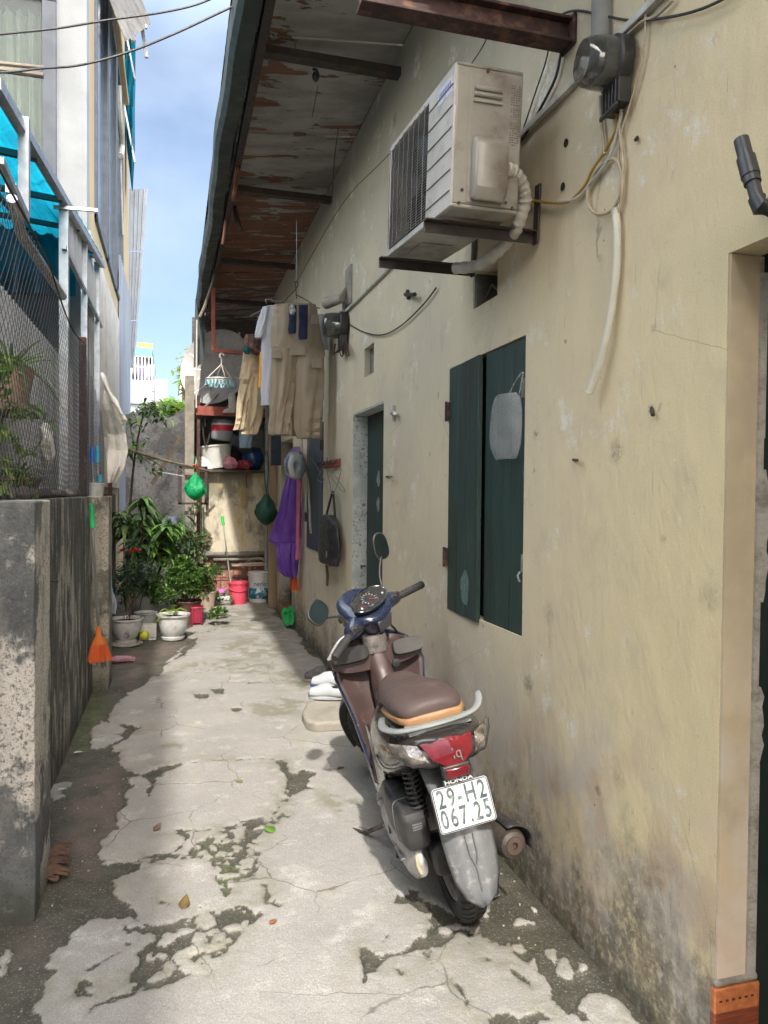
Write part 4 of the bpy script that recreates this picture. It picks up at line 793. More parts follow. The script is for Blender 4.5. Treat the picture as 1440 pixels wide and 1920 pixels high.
# ================================================================ SCOOTER
SY, SL = -.075, .205
SM = Matrix.Translation((1.04, 2.55, .008)) @ Matrix.Rotation(SY, 4, 'Z') @ Matrix.Rotation(-SL, 4, 'Y')
sc_ = thing('scooter', None, 'brown and dark blue motor scooter parked on its side stand by the cream wall', 'scooter', mat=SM)
def ring(y, z, hw, hh, e=2.4, n=28, tilt=0, x=0, flat=0, top=None):
    """superellipse cross-section in the xz plane"""
    out = []
    for j in range(n):
        a = 2*pi*j/n; ca, sa = cos(a), sin(a)
        px_ = hw*math.copysign(abs(ca)**(2/e), ca); pz = hh*math.copysign(abs(sa)**(2/e), sa)
        if top and pz > 0: px_ *= 1-(1-top)*(pz/hh)
        out.append(V(x+px_, y-pz*sin(tilt), z+pz*cos(tilt)))
    return out
def S(mb, name, mat, parent=None, **k): return mb.build(name, M[mat] if isinstance(mat, str) else mat, parent or sc_, local=True, **k)
AX = V(0, .93, .95); AD = V(0, -.446, .895)
STEER = Matrix.Translation(AX) @ Matrix.Rotation(radians(36), 4, AD) @ Matrix.Translation(-AX)
def turned(mb): mb.v = [STEER @ p for p in mb.v]; return mb
# ---- wheels
RY = Matrix.Rotation(pi/2, 4, 'Y')
def wheel(yc, R, hw, part, steer=False, tread=True):
    c = V(0, yc, R); prof = [(R-.075, -hw*.62), (R-.070, -hw*.80), (R-.045, -hw*.98), (R-.022, -hw*.92), (R-.007, -hw*.62), (R, -hw*.2), (R, hw*.2), (R-.007, hw*.62), (R-.022, hw*.92), (R-.045, hw*.98), (R-.070, hw*.80), (R-.075, hw*.62)]
    root = MB(); ri = R-.075; root.lathe([(ri, -hw*.62), (ri+.004, -hw*.70), (ri-.006, -hw*.66), (ri-.018, -hw*.40), (ri-.018, hw*.40), (ri-.006, hw*.66), (ri+.004, hw*.70), (ri, hw*.62)], c, 48, RY, closed=True)
    root.lathe([(.001, -.035), (.04, -.035), (.045, -.03), (.045, .03), (.04, .035), (.001, .035)], c, 24, RY)
    for k in range(5):
        a = 2*pi*k/5+.3
        for s_ in (-.13, .13):
            p = c+V(0, cos(a+s_*1.4)*.035, sin(a+s_*1.4)*.035); q = c+V(0, cos(a+s_)*(ri-.010), sin(a+s_)*(ri-.010)); root.tube([p, q], .010, 6, flat=.7)
    tb = MB(); tb.lathe(prof, c, 72, RY, closed=True); 
    gb = MB()
    nb = 46
    for k in range(nb):                                  # tread blocks
        for sgn in (-1, 1):
            P_ = []
            for (u, da) in ((.12, 0), (.5, .055), (.86, .07)):
                a = 2*pi*k/nb+(da if sgn > 0 else da+.06); rr = R+.0015-(.0 if u < .3 else (.004 if u < .7 else .016)); P_.append((u*sgn*hw, rr, a))
            secs = []
            for (xx, rr, a) in P_:
                w_ = .034; secs.append([c+V(xx, cos(a-w_)*rr, sin(a-w_)*rr), c+V(xx, cos(a+w_)*rr, sin(a+w_)*rr), c+V(xx, cos(a+w_)*(rr+.0035), sin(a+w_)*(rr+.0035)), c+V(xx, cos(a-w_)*(rr+.0035), sin(a-w_)*(rr+.0035))])
            tb.loft(secs)
    if steer: turned(root); turned(tb)
    rim = S(root, part, M['alu'] if not steer else pm('rim_grey', (.20,.20,.205), (.15,.15,.15), .45, .4, 12, dirt=(.12,.10,.08), damt=.6, bump=.1), angle=30); S(tb, 'tyre', 'black_rubber', rim, angle=30)
    return rim
wheel(0, .262, .053, 'rear_wheel'); wheel(1.262, .255, .042, 'front_wheel', True)
# ---- front fork, fender, front cowl
b = MB()
for s_ in (-1, 1): b.tube([V(s_*.07, 1.245, .27), V(s_*.07, 1.13, .50)], .018, 10); b.tube([V(s_*.07, 1.13, .50), V(s_*.06, 1.03, .70)], .013, 10)
b.tube([V(-.08, 1.03, .70), V(.08, 1.03, .70)], .02, 8); b.tube([V(-.09, 1.262, .255), V(.09, 1.262, .255)], .012, 10); S(turned(b), 'fork', 'alu')
b = MB(); secs = []
for k in range(15):
    a = radians(-18+k*11.5); rr = .295; w_ = .062*(1-.35*abs(k-7)/7); row = []
    for j in range(9):
        t = (j-4)/4; row.append(V(w_*t, 1.262+cos(a)*(rr-.02*t*t), .262+sin(a)*(rr-.035*t*t)))
    secs.append(row)
b.loft(secs, cap=False, close=False); S(turned(b), 'front_fender', 'grey_plastic', solid=.004)
# outer front shield (dark blue) and inner leg shield (brown)
def shield(mat, name, off, w_scale, z0=.27, z1=.86, depth=.0):
    b = MB(); secs = []
    N = 15
    for k in range(N):
        t = k/(N-1); z = z0+(z1-z0)*t
        hw = np.interp(t, [0, .18, .45, .75, .92, 1], [.140, .155, .175, .216, .210, .16])*w_scale; yc = np.interp(t, [0, .2, .5, .8, 1], [.80, .855, .905, .955, .965])
        row = []
        for j in range(25):
            u = (j-12)/12; dx = hw*u; dy = off*(1-abs(u)**2.2) - (.055*abs(u)**3 if off < .05 else 0)
            row.append(V(dx, yc+dy, z+ (-.03*abs(u)**2.5*(1 if t > .8 else 0))))
        secs.append(row)
    b.loft(secs, cap=False, close=False); return S(b, name, mat, solid=.008)
fs = shield('blue_paint', 'front_shield', .17, 1.03); ls = shield('brown_plastic', 'leg_shield', .015, .99)
# edge lip of the leg shield
b = MB()
for s_ in (-1, 1):
    pts = []
    for k in range(13):
        t = k/12; pts.append(V(s_*np.interp(t, [0, .18, .45, .75, .92, 1], [.140, .155, .175, .216, .210, .16])*1.0, np.interp(t, [0, .2, .5, .8, 1], [.80, .855, .905, .955, .965])-.042, .27+.59*t-(.03 if t > .8 else 0)))
    b.tube(pts, .010, 8, flat=1.6)
S(b, 'shield_edge', 'blue_paint', fs)
# glove boxes and key panel behind the shield
b = MB(); b.loft([ring(.955, .77, .225, .055, 3.5), ring(.90, .775, .222, .055, 3.2), ring(.872, .77, .20, .045, 3)]); S(b, 'inner_rack', 'brown_plastic', ls)
b = MB(); b.loft([ring(.865, .80, .075, .040, 4, x=.145), ring(.835, .81, .072, .036, 4, x=.147)]); S(b, 'glove_box', pm('grey_trim', (.11,.105,.10), (.08,.078,.075), .4, .1, 9, bump=.1), ls)
b = MB(); b.lathe([(.001, 0), (.020, 0), (.020, .014), (.012, .016), (.001, .016)], V(0.075, .855, .735), 18, Matrix.Rotation(pi/2, 4, 'X')); S(b, 'ignition_lock', 'black_plastic', ls)
b = MB(); b.lathe([(.001,0),(.03,0),(.03,.008),(.001,.008)], V(0, .852, .70), 18, Matrix.Rotation(pi/2, 4, 'X')); b.tube([V(0,.845,.70), V(0,.82,.685), V(0,.815,.66), V(0,.83,.65)], .006, 8); S(b, 'bag_hook', 'black_plastic', ls)
b = MB(); b.loft([ring(.868, .815, .088, .040, 4, x=-.13), ring(.842, .825, .084, .036, 4, x=-.132)], cap=True); S(b, 'glove_box', 'black_plastic', ls)
# headstock cover: silver band, under the handlebar cowl
b = MB(); secs = []
for (z, y, r1, r2) in ((.80, .915, .062, .06), (.86, .90, .060, .058), (.885, .895, .058, .056)):
    secs.append([V(r1*cos(a), y+r2*sin(a), z) for a in [2*pi*j/28 for j in range(28)]])
b.loft(secs); S(b, 'neck_collar', pm('collar_silver', (.36,.33,.31), (.25,.23,.21), .35, .5, 14, dirt=(.04,.04,.04), dscale=40, damt=.6, bump=.1), ls)
# floorboard, centre tunnel, under-seat front
b = MB(); secs = [ring(.47, .30, .155, .045, 5), ring(.60, .285, .160, .040, 5), ring(.74, .285, .158, .042, 5), ring(.84, .32, .150, .06, 4)]; b.loft(secs); fb = S(b, 'floorboard', 'brown_plastic', angle=50)
b = MB()
for k in range(6): b.bx(-.11, .11, .52+k*.04, .535+k*.04, .326, .332)
S(b, 'tread_ribs', 'black_rubber', fb, bevel=.002)
b = MB(); secs = [ring(.36, .56, .13, .17, 3), ring(.43, .54, .120, .19, 3), ring(.49, .50, .098, .19, 2.8), ring(.53, .47, .075, .165, 2.6), ring(.555, .44, .045, .12, 2.4)]; b.loft(secs); S(b, 'seat_base_front', 'brown_plastic', angle=60)
b = MB(); secs = [ring(.55, .375, .062, .085, 2.6), ring(.66, .40, .055, .10, 2.6), ring(.76, .50, .050, .16, 2.6), ring(.86, .60, .06, .20, 2.6)]; b.loft(secs); S(b, 'centre_tunnel', 'brown_plastic', angle=60)
# lower side skirts
for s_ in (-1, 1):
    b = MB(); b.loft([[V(s_*.135, .40, .21), V(s_*.165, .40, .30), V(s_*.160, .40, .36), V(s_*.13, .40, .36)], [V(s_*.12, .62, .20), V(s_*.168, .62, .27), V(s_*.163, .62, .30), V(s_*.13, .62, .29)], [V(s_*.11, .82, .22), V(s_*.158, .84, .28), V(s_*.152, .84, .34), V(s_*.12, .82, .33)]]); S(b, 'side_skirt', 'body_black', bevel=.006)
# ---- rear body
b = MB(); secs = [ring(-.275, .745, .055, .020, 3, tilt=.3), ring(-.25, .738, .105, .034, 3, tilt=.3), ring(-.19, .722, .140, .052, 3), ring(-.11, .688, .166, .086, 3), ring(0, .650, .182, .112, 3), ring(.14, .615, .188, .140, 3), ring(.26, .585, .184, .165, 3), ring(.37, .555, .166, .18, 3), ring(.44, .54, .135, .18, 3)]
# wheel arch: lift the underside
for q in secs:
    for p in q:
        if p.z < .60 and p.y < .20 and abs(p.x) < .13: p.z = max(p.z, .60)
b.loft(secs); body = S(b, 'rear_body', 'body_black', angle=60)
emb = MB()
text_mesh(emb, 'VISION', .026, V(-.1795, -.075, .694), (.20, -1, 0), (.10, 0, 1), .0015, sx=1.2, spacing=1.05); S(emb, 'emblem', pm('emblem_gold', (.50,.35,.20), None, .3, .7, 10, bump=0), body, smooth=False)
# lower rear side panel going down to the footpeg
for s_ in (-1, 1):
    b = MB(); P_ = [V(s_*.158, .46, .62), V(s_*.166, .20, .60), V(s_*.160, .14, .52), V(s_*.154, .22, .44), V(s_*.148, .30, .33), V(s_*.150, .37, .27), V(s_*.150, .47, .30)]
    b.prism(P_, V(s_*.014, 0, 0)); S(b, 'side_panel', 'body_black', bevel=.006)
# seat: brown top, tan rear skirt
b = MB(); secs = []
for (y, z, hw, hh) in ((-.150, .815, .07, .020), (-.140, .815, .100, .034), (-.10, .818, .122, .044), (-.02, .816, .132, .048), (.10, .804, .134, .048), (.20, .786, .128, .046), (.30, .768, .115, .044), (.40, .764, .100, .044), (.49, .758, .075, .040), (.545, .745, .052, .030), (.56, .740, .03, .016)):
    q = ring(y, z, hw, hh, 2.6, 32, top=.80); secs.append(q)
b.loft(secs); seat = S(b, 'seat', 'seat_vinyl', sub=1)
b = MB(); secs = []
for (y, z, hw, hh) in ((-.158, .790, .08, .018), (-.147, .788, .105, .020), (-.10, .787, .126, .022), (-.02, .781, .137, .022), (.08, .766, .139, .020), (.18, .752, .136, .020), (.22, .744, .122, .014)): secs.append(ring(y, z, hw, hh, 3.2, 32))
b.loft(secs); S(b, 'seat_skirt', 'tan_vinyl', seat, sub=1)
b = MB(); secs = [ring(y, z, hw, hh, 3, 28) for (y, z, hw, hh) in ((.22, .742, .143, .022), (.34, .730, .118, .022), (.46, .722, .085, .020), (.53, .715, .055, .014))]; b.loft(secs); S(b, 'seat_edge', 'seat_vinyl', seat, sub=1)
# grab rail
b = MB(); pts = smooth_path([V(-.150, .08, .752), V(-.168, -.02, .762), V(-.165, -.12, .776), V(-.128, -.200, .788), V(-.05, -.232, .796), V(.05, -.234, .798), V(.120, -.215, .802), V(.158, -.172, .812), V(.176, -.12, .826)], 5)
b.tube(pts, [.011+.009*sin(pi*min(1, i/(len(pts)-1)*1.0)) for i in range(len(pts))], 12, flat=.45, up=(0,0,1)); b.bx(-.11, .11, -.215, -.14, .768, .780); S(b, 'grab_rail', 'silver_paint', bevel=0)
# tail lamp assembly
red = pm('red_lens', (.14,.008,.013), (.09,.005,.009), .12, 0, 30, bump=.1, bscale=200, coat=.6); clear = pm('clear_lens', (.52,.46,.40), (.10,.08,.07), .10, .75, 34, bump=.8, bscale=110, bdist=.004, coat=1)
b = MB(); b.loft([ring(-.16, .70, .160, .040, 3.2), ring(-.235, .702, .148, .036, 3), ring(-.285, .705, .105, .034, 3), ring(-.300, .706, .07, .026, 3)]); tl = S(b, 'tail_light', 'black_plastic', angle=55)
b = MB(); P_ = [V(-.090, -.262, .752), V(0, -.285, .764), V(.090, -.262, .752), V(.068, -.318, .712), V(.030, -.338, .690), V(-.030, -.338, .690), V(-.068, -.318, .712)]
b.prism(P_, V(0, .06, -.02)); cpt = V(0, -.333, .728)
b.add(P_+[cpt], [(i, (i+1) % 7, 7) for i in range(7)]); S(b, 'lens', red, tl, bevel=.003, angle=20)
b = MB(); text_mesh(b, 'lq', .05, V(.012, -.331, .722), (1, 0, 0), (0, .45, .9), .0012, sx=.9); S(b, 'pen_mark', solidcol('pen_mark', (.03,.02,.02)), tl, smooth=False)
for s_ in (-1, 1):
    b = MB(); A = [V(s_*.100, -.262, .750), V(s_*.140, -.225, .752), V(s_*.180, -.165, .748), V(s_*.170, -.190, .720), V(s_*.125, -.270, .692), V(s_*.078, -.318, .706)]
    cc_ = V(s_*.132, -.272, .726); b.add(A+[cc_], [(i, (i+1) % 6, 6) for i in range(6)]); b.prism(A, V(0, .045, -.02)); si = S(b, 'turn_signal', clear, tl, angle=20)
    b = MB(); b.tube([p+V(0, .004, -.003) for p in A[2:]], .0065, 6); S(b, 'lens_rim', 'black_plastic', si)
b = MB(); b.bx(-.038, .038, -.350, -.330, .652, .682); S(b, 'reflector', red, tl, bevel=.004)
b = MB(); b.bx(-.045, .045, -.343, -.30, .645, .690); S(b, 'reflector_base', 'black_plastic', tl, bevel=.004)
# rear mudguard with number plate
b = MB(); secs = []
path = [(-.14, .64, .085, .03), (-.20, .62, .088, .03), (-.265, .57, .082, .026), (-.305, .50, .086, .028), (-.332, .43, .086, .028), (-.350, .37, .083, .026), (-.364, .31, .074, .022), (-.374, .26, .052, .014), (-.379, .235, .016, .004)]
for i, (y, z, hw, sag) in enumerate(path):
    row = []
    for j in range(13):
        u = (j-6)/6; row.append(V(hw*u, y+sag*abs(u)**2.2+.004*cos(u*pi*2), z-.004))
    secs.append(row)
b.loft(secs, cap=False, close=False); mg = S(b, 'rear_mudguard', 'grey_plastic', solid=.006)
b = MB(); b.tube([V(-.014, -.332, .45), V(-.012, -.350, .39), V(0, -.358, .35)], .0030, 6); b.tube([V(.014, -.332, .45), V(.012, -.350, .39), V(0, -.358, .35), V(0, -.374, .28)], .0030, 6); S(b, 'moulded_rib', 'grey_plastic', mg)
b = MB(); b.bx(-.03, .03, -.305, -.26, .53, .62); S(b, 'plate_bracket', 'black_plastic')
PN = V(0, -.955, .295).normalized(); PUp = V(0, .295, .955).normalized()*1.0; PC = V(0.0, -.345, .556); tz = .05
ex = (V(1,0,0)*cos(tz)+PUp*sin(tz)); ey = (PUp*cos(tz)-V(1,0,0)*sin(tz))
# plate leans with the upper edge forward
PUp2 = V(0, .25, .968).normalized(); PN2 = V(0, -.968, .25).normalized(); ex = V(1,0,0); ey = PUp2
def rrect(w_, h_, r_, n_=6):
    out = []
    for (sx_, sy_, a0) in ((1,1,0),(-1,1,pi/2),(-1,-1,pi),(1,-1,3*pi/2)):
        for k in range(n_+1):
            a = a0+pi/2*k/n_; out.append((sx_*(w_/2-r_)+r_*cos(a), sy_*(h_/2-r_)+r_*sin(a)))
    return out
pp = [PC+ex*a+ey*b_ for a, b_ in rrect(.190, .140, .012)]
b = MB(); b.prism(pp, -PN2*.002); plate = S(b, 'license_plate', pm('plate_white', (.58,.59,.60), (.52,.53,.54), .38, 0, 10, dirt=(.45,.43,.40), dscale=24, damt=.4, bump=.05), smooth=False)
b = MB(); q = [p+PN2*.0008 for p in pp]; b.tube([PC+ex*a+ey*b_+PN2*.0008 for a, b_ in rrect(.184, .134, .010)]+[PC+ex*.092+ey*.057+PN2*.0008], .0016, 6); S(b, 'plate_border', 'black_plastic', plate)
b = MB()
text_mesh(b, '29-H2', .080, PC+PN2*.0012+ey*.031, ex, ey, .0012, sx=.68, spacing=1.25, bold=.0014); text_mesh(b, '067.25', .080, PC+PN2*.0012-ey*.031, ex, ey, .0012, sx=.64, spacing=1.25, bold=.0014)
S(b, 'plate_characters', pm('plate_ink', (.03,.05,.055), (.09,.12,.12), .5, 0, 30, dirt=(.40,.42,.42), dscale=60, damt=.5, bump=0), plate, smooth=False)
b = MB(); text_mesh(b, 'HONDA', .019, V(.0, -.3305, .636), (1, 0, 0), (0, .1, 1), .001, sx=1.35, bold=.0004); b.v = [p+V(0, -.004, 0) for p in b.v]
S(b, 'maker_name', solidcol('name_white', (.65,.65,.65)), mg, smooth=False)
b = MB(); b.bx(-.052, .052, -.333, -.326, .627, .645); S(b, 'name_bar', 'black_plastic', mg, bevel=.002)
# ---- engine, transmission, air filter, shock
b = MB(); secs = []
for (y, z, x, hw, hh) in ((-.09, .255, -.108, .018, .035), (-.06, .26, -.112, .028, .060), (0, .265, -.115, .036, .075), (.12, .27, -.120, .038, .080), (.26, .275, -.122, .040, .088), (.38, .28, -.118, .040, .092), (.45, .28, -.110, .030, .075)): secs.append(ring(y, z, hw*1.1, hh*1.05, 3, 24, x=x-.026))
b.loft(secs); eng = S(b, 'engine', 'alu', angle=50)
b = MB(); b.bx(-.085, .075, .18, .42, .22, .36); b.tube([V(.0, .26, .26), V(.10, .26, .26)], .06, 20); b.bx(-.08, .0, .02, .10, .20, .28); S(b, 'crankcase', 'alu', eng, bevel=.012)
for k in range(8):
    a = k*pi/4+.2; b = MB(); b.tube([V(-.150, .36+.062*cos(a), .28+.07*sin(a)), V(-.166, .36+.062*cos(a), .28+.07*sin(a))], .007, 6); b.v = [p+V(-.025,0,0) for p in b.v]; S(b, 'bolt', 'alu', eng)
b = MB(); b.tube([V(-.12,-.06,.225), V(-.155,-.065,.22)], .010, 8); S(b, 'bolt', 'alu', eng)
b = MB(); b.bx(-.190, -.176, -.02, .10, .262, .268); b.tube([V(-.186,.02,.24), V(-.188,.25,.25)], .005, 6); S(b, 'casing_rib', 'alu', eng)
b = MB(); secs = []
for (y, z, x, hw, hh) in ((-.125, .395, -.105, .030, .040), (-.115, .398, -.106, .042, .062), (-.05, .405, -.112, .048, .075), (.08, .412, -.118, .050, .082), (.17, .412, -.118, .046, .072), (.20, .41, -.112, .030, .05)): secs.append(ring(y, z, hw*1.08, hh*1.06, 4.5, 28, x=x-.026))
b.loft(secs); af = S(b, 'air_filter_box', 'black_plastic', angle=50)
b = MB(); b.loft([ring(-.03, .405, .0556, .0832, 4.5, 28, x=-.138), ring(-.025, .405, .0556, .0832, 4.5, 28, x=-.138)]); S(b, 'box_seam', 'grey_plastic', af)
b = MB()
for k in range(3): b.bx(-.146, -.111, -.1275, -.1245, .425-k*.009, .430-k*.009)
S(b, 'moulded_text', 'grey_plastic', af, smooth=False)
b = MB(); b.loft([ring(-.145, .275, .035, .045, 3.5, 20, x=-.052), ring(-.13, .278, .045, .055, 3.5, 20, x=-.054), ring(-.05, .285, .045, .055, 3.5, 20, x=-.054)]); S(b, 'splash_guard', 'black_plastic', eng)
b = MB(); b.tube([V(-.145,-.085,.30), V(-.150,-.10,.27), V(-.142,-.105,.24)], .007, 8); S(b, 'breather_tube', 'rope', eng)
b = MB(); hx = []
for k in range(140):
    a = k*2*pi/12; t = k/139; hx.append(V(-.105+.027*cos(a), -.095+.06*t+.027*sin(a), .43+.19*t))
b.tube(hx, .0048, 6); b.tube([V(-.105, -.105, .40), V(-.105, -.03, .64)], .012, 10); S(b, 'shock_absorber', 'black_plastic')
# inner dark cavity liner above rear wheel
b = MB(); b.bx(-.10, .10, -.05, .36, .56, .62); b.bx(-.09, .09, .30, .36, .30, .60); S(b, 'inner_fender', 'black_plastic', bevel=.01)
# muffler
b = MB(); d_ = V(.10, -1, .10).normalized(); Rm = d_.to_track_quat('Z', 'Y').to_matrix().to_4x4(); c0 = V(.125, .14, .285)
b.lathe([(.001, 0), (.036, 0), (.052, .03), (.057, .08), (.057, .34), (.052, .375), (.044, .395), (.030, .402), (.022, .395), (.015, .395), (.015, .37), (.001, .37)], c0, 32, Rm); b.tube([V(.06,.42,.22), V(.12,.32,.22), V(.125,.14,.285)], .018, 10)
mf = S(b, 'muffler', pm('muffler_black', (.045,.04,.036), (.08,.065,.05), .6, .4, 12, dirt=(.14,.10,.07), dscale=20, damt=.4, bump=.3))
b = MB(); b.lathe([(.021, .392), (.029, .404), (.012, .404), (.012, .380)], c0, 24, Rm, closed=False); S(b, 'outlet', pm('rusty_outlet', (.11,.075,.055), (.07,.05,.04), .7, .5, 20, bump=.4), mf)
b = MB(); secs = []
for t in (.10, .20, .36, .40):
    row = []
    for j in range(9):
        a = radians(-30+j*16); p = Vector((cos(a)*(.064+(.01 if t > .35 else 0)), sin(a)*.064, t)); row.append(c0 + (Rm @ p))
    secs.append(row)
secs = [[p for p in r] for r in secs]; b.loft(secs, cap=False, close=False); S(b, 'heat_shield', 'black_plastic', mf, solid=.003)
# swing arm right side
b = MB(); b.tube([V(.075, 0, .262), V(.08, .30, .27)], .016, 8); b.tube([V(-.1, 0, .262), V(.09, 0, .262)], .010, 10); S(b, 'axle_arm', 'alu', eng)
# stands and pegs
b = MB(); b.tube([V(-.115, .44, .20), V(-.19, .56, .12), V(-.25, .66, .062), V(-.292, .73, .062)], [.012, .011, .010, .007], 8); b.box(V(-.292, .735, .056), (.05, .06, .006), Matrix.Rotation(SL, 4, 'Y')); b.tube([V(-.235,.62,.085), V(-.27,.635,.11)], .004, 6); S(b, 'side_stand', pm('stand_steel', (.06,.06,.06), (.10,.09,.08), .5, .5, 20, dirt=(.2,.15,.1), bump=.2))
b = MB(); b.tube([V(-.13,.36,.24), V(-.15,.32,.15), V(-.165,.30,.10)], .009, 8); b.tube([V(-.10,.34,.13), V(.10,.34,.13)], .011, 8); b.tube([V(.10,.34,.13), V(.11,.30,.125)], .010, 8); b.tube([V(-.10,.34,.13), V(-.12,.24,.115)], .010, 8); S(b, 'centre_stand', 'dark_steel')
b = MB(); b.tube([V(-.155,.34,.31), V(-.170,.27,.30), V(-.185,.16,.285)], .012, 8); S(b, 'kick_starter', 'black_plastic')
for s_ in (-1, 1):
    b = MB(); b.tube([V(s_*.165, .38, .33), V(s_*.185, .36, .335), V(s_*.19, .29, .345)], .013, 8); S(b, 'pillion_peg', 'alu')
# ---- handlebar group (turned left)
b = MB(); secs = []
def rg(cy, cz, hw, hh, e=2.5, dy=0, n_=32):
    out = []
    for j in range(n_):
        a = 2*pi*j/n_; ca, sa = cos(a), sin(a); px_ = hw*math.copysign(abs(ca)**(2/e), ca); q = hh*math.copysign(abs(sa)**(2/e), sa); out.append(V(px_, cy+q, cz+q*dy))
    return out
b.loft([rg(.905, .885, .058, .055, 2.3), rg(.90, .93, .072, .070, 2.3), rg(.905, .97, .098, .098, 2.3, .15), rg(.915, 1.005, .122, .118, 2.3, .30), rg(.925, 1.035, .122, .120, 2.3, .42), rg(.935, 1.058, .10, .10, 2.3, .48), rg(.94, 1.066, .07, .07, 2.3, .50)])
hb = S(turned(b), 'handlebar_cover', 'blue_paint', sub=1)
b = MB(); P_ = [V(-.052,.842,.905), V(.052,.842,.905), V(.060,.815,.955), V(-.060,.815,.955)]; b.prism([V(-.04,.848,.898), V(.04,.848,.898), V(.052,.822,.958), V(-.052,.822,.958)], V(0,-.012,-.004)); S(turned(b), 'cover_insert', pm('graphite', (.06,.06,.075), (.05,.05,.06), .45, 0, 9, bump=.05), hb, bevel=.006)
for s_ in (-1, 1):                                    # arms of the cover
    b = MB(); ss = []
    for (x_, y_, z_, r_) in ((.07, .915, .985, .052), (.115, .905, .982, .046), (.155, .895, .975, .038), (.190, .885, .968, .030)):
        ss.append([V(s_*x_, y_+r_*1.15*cos(a), z_+r_*sin(a)) for a in [2*pi*j/20 for j in range(20)]])
    b.loft(ss); S(turned(b), 'cover_arm', 'blue_paint', hb, sub=1)
    b = MB(); b.box(V(s_*.150, .865, .985), (.055, .03, .035)); b.box(V(s_*.150, .85, .990), (.016, .012, .012)); b.box(V(s_*.170, .852, .975), (.012, .01, .010)); S(turned(b), 'switch_block', 'black_plastic', hb, bevel=.005)
    g0, g1 = V(s_*.185, .884, .967), V(s_*.325, .845, .950)
    b = MB(); pr = [.017]
    pts = [g0.lerp(g1, k/24) for k in range(25)]; b.tube(pts, [.0175+.0022*(k % 2) for k in range(25)], 14); b.tube([g1, g1+(g1-g0).normalized()*.012], [.021, .016], 14); S(turned(b), 'grip', 'black_rubber', hb)
    b = MB(); lv = smooth_path([V(s_*.165, .925, .965), V(s_*.21, .935, .962), V(s_*.28, .915, .952), V(s_*.335, .885, .945)], 5); b.tube(lv, [.0075]*(len(lv)-3)+[.008, .0095, .011], 8, flat=.7); S(turned(b), 'brake_lever', pm('lever_silver', (.66,.66,.66), None, .3, .6, 10, bump=0) if s_ < 0 else bpy.data.materials['lever_silver'], hb)
# instrument cluster on the cowl, facing the rider
ic = V(0, .878, 1.036); inn = V(0, -.60, .80).normalized(); iu = V(0, .80, .60).normalized()
def el(w_, h_, off, n_=36, p_=2.3, c=ic): return [c+V(1,0,0)*(w_*math.copysign(abs(cos(a))**(2/p_), cos(a)))+iu*(h_*math.copysign(abs(sin(a))**(2/p_), sin(a))*(1-.18*cos(a)**2))+inn*off for a in [2*pi*k/n_ for k in range(n_)]]
b = MB(); b.loft([el(.108, .062, .018), el(.108, .062, .030)]); b.add([], []); face = S(turned(b), 'instrument_panel', pm('dial_black', (.035,.035,.038), (.03,.03,.03), .35, 0, 10, bump=0), hb, bevel=0)
b = MB(); q = el(.108, .062, .032); b.tube(q+[q[0]], .0042, 8); q = [ic+V(.045*cos(a),0,0)+iu*(.045*sin(a))+inn*.032 for a in [2*pi*k/30 for k in range(31)]]; b.tube(q, .0028, 6); S(turned(b), 'dial_ring', 'chrome', hb)
b = MB()
for k in range(11):
    a = radians(215-k*25); d0 = V(cos(a),0,0)+iu*sin(a); b.tube([ic+d0*.028+inn*.0315, ic+d0*.038+inn*.0315], .0018, 4)
for k, s_ in ((0, -.075), (1, .075)): b.tube([ic+V(s_,0,0)-iu*.02+inn*.031, ic+V(s_,0,0)-iu*.02+inn*.033], .006, 10)
S(turned(b), 'dial_marks', solidcol('dial_white', (.6,.6,.6)), hb, smooth=False)
b = MB(); b.tube([ic+inn*.033, ic+V(.018,0,0)-iu*.02+inn*.033], .0018, 4); b.tube([ic+V(-.07,0,0)-iu*.012+inn*.031, ic+V(-.07,0,0)-iu*.012+inn*.033], .005, 8); S(turned(b), 'needle', solidcol('needle_red', (.6,.03,.02)), hb)
gm = NT('clear_cover'); gm.inp(gm.b.inputs['Base Color'], (.02,.02,.02)); gm.b.inputs['Roughness'].default_value = .12; gm.b.inputs['Alpha'].default_value = .10; M['clearcov'] = gm.mat
b = MB(); b.loft([el(.106, .061, .034), el(.07, .042, .042), el(.02, .012, .045)]); S(turned(b), 'clear_cover', 'clearcov', hb)
# headlight in the cowl front
b = MB(); b.ell(V(0, 1.045, .985), (.085, .05, .05), 20, 12); S(turned(b), 'headlight', clear, hb)
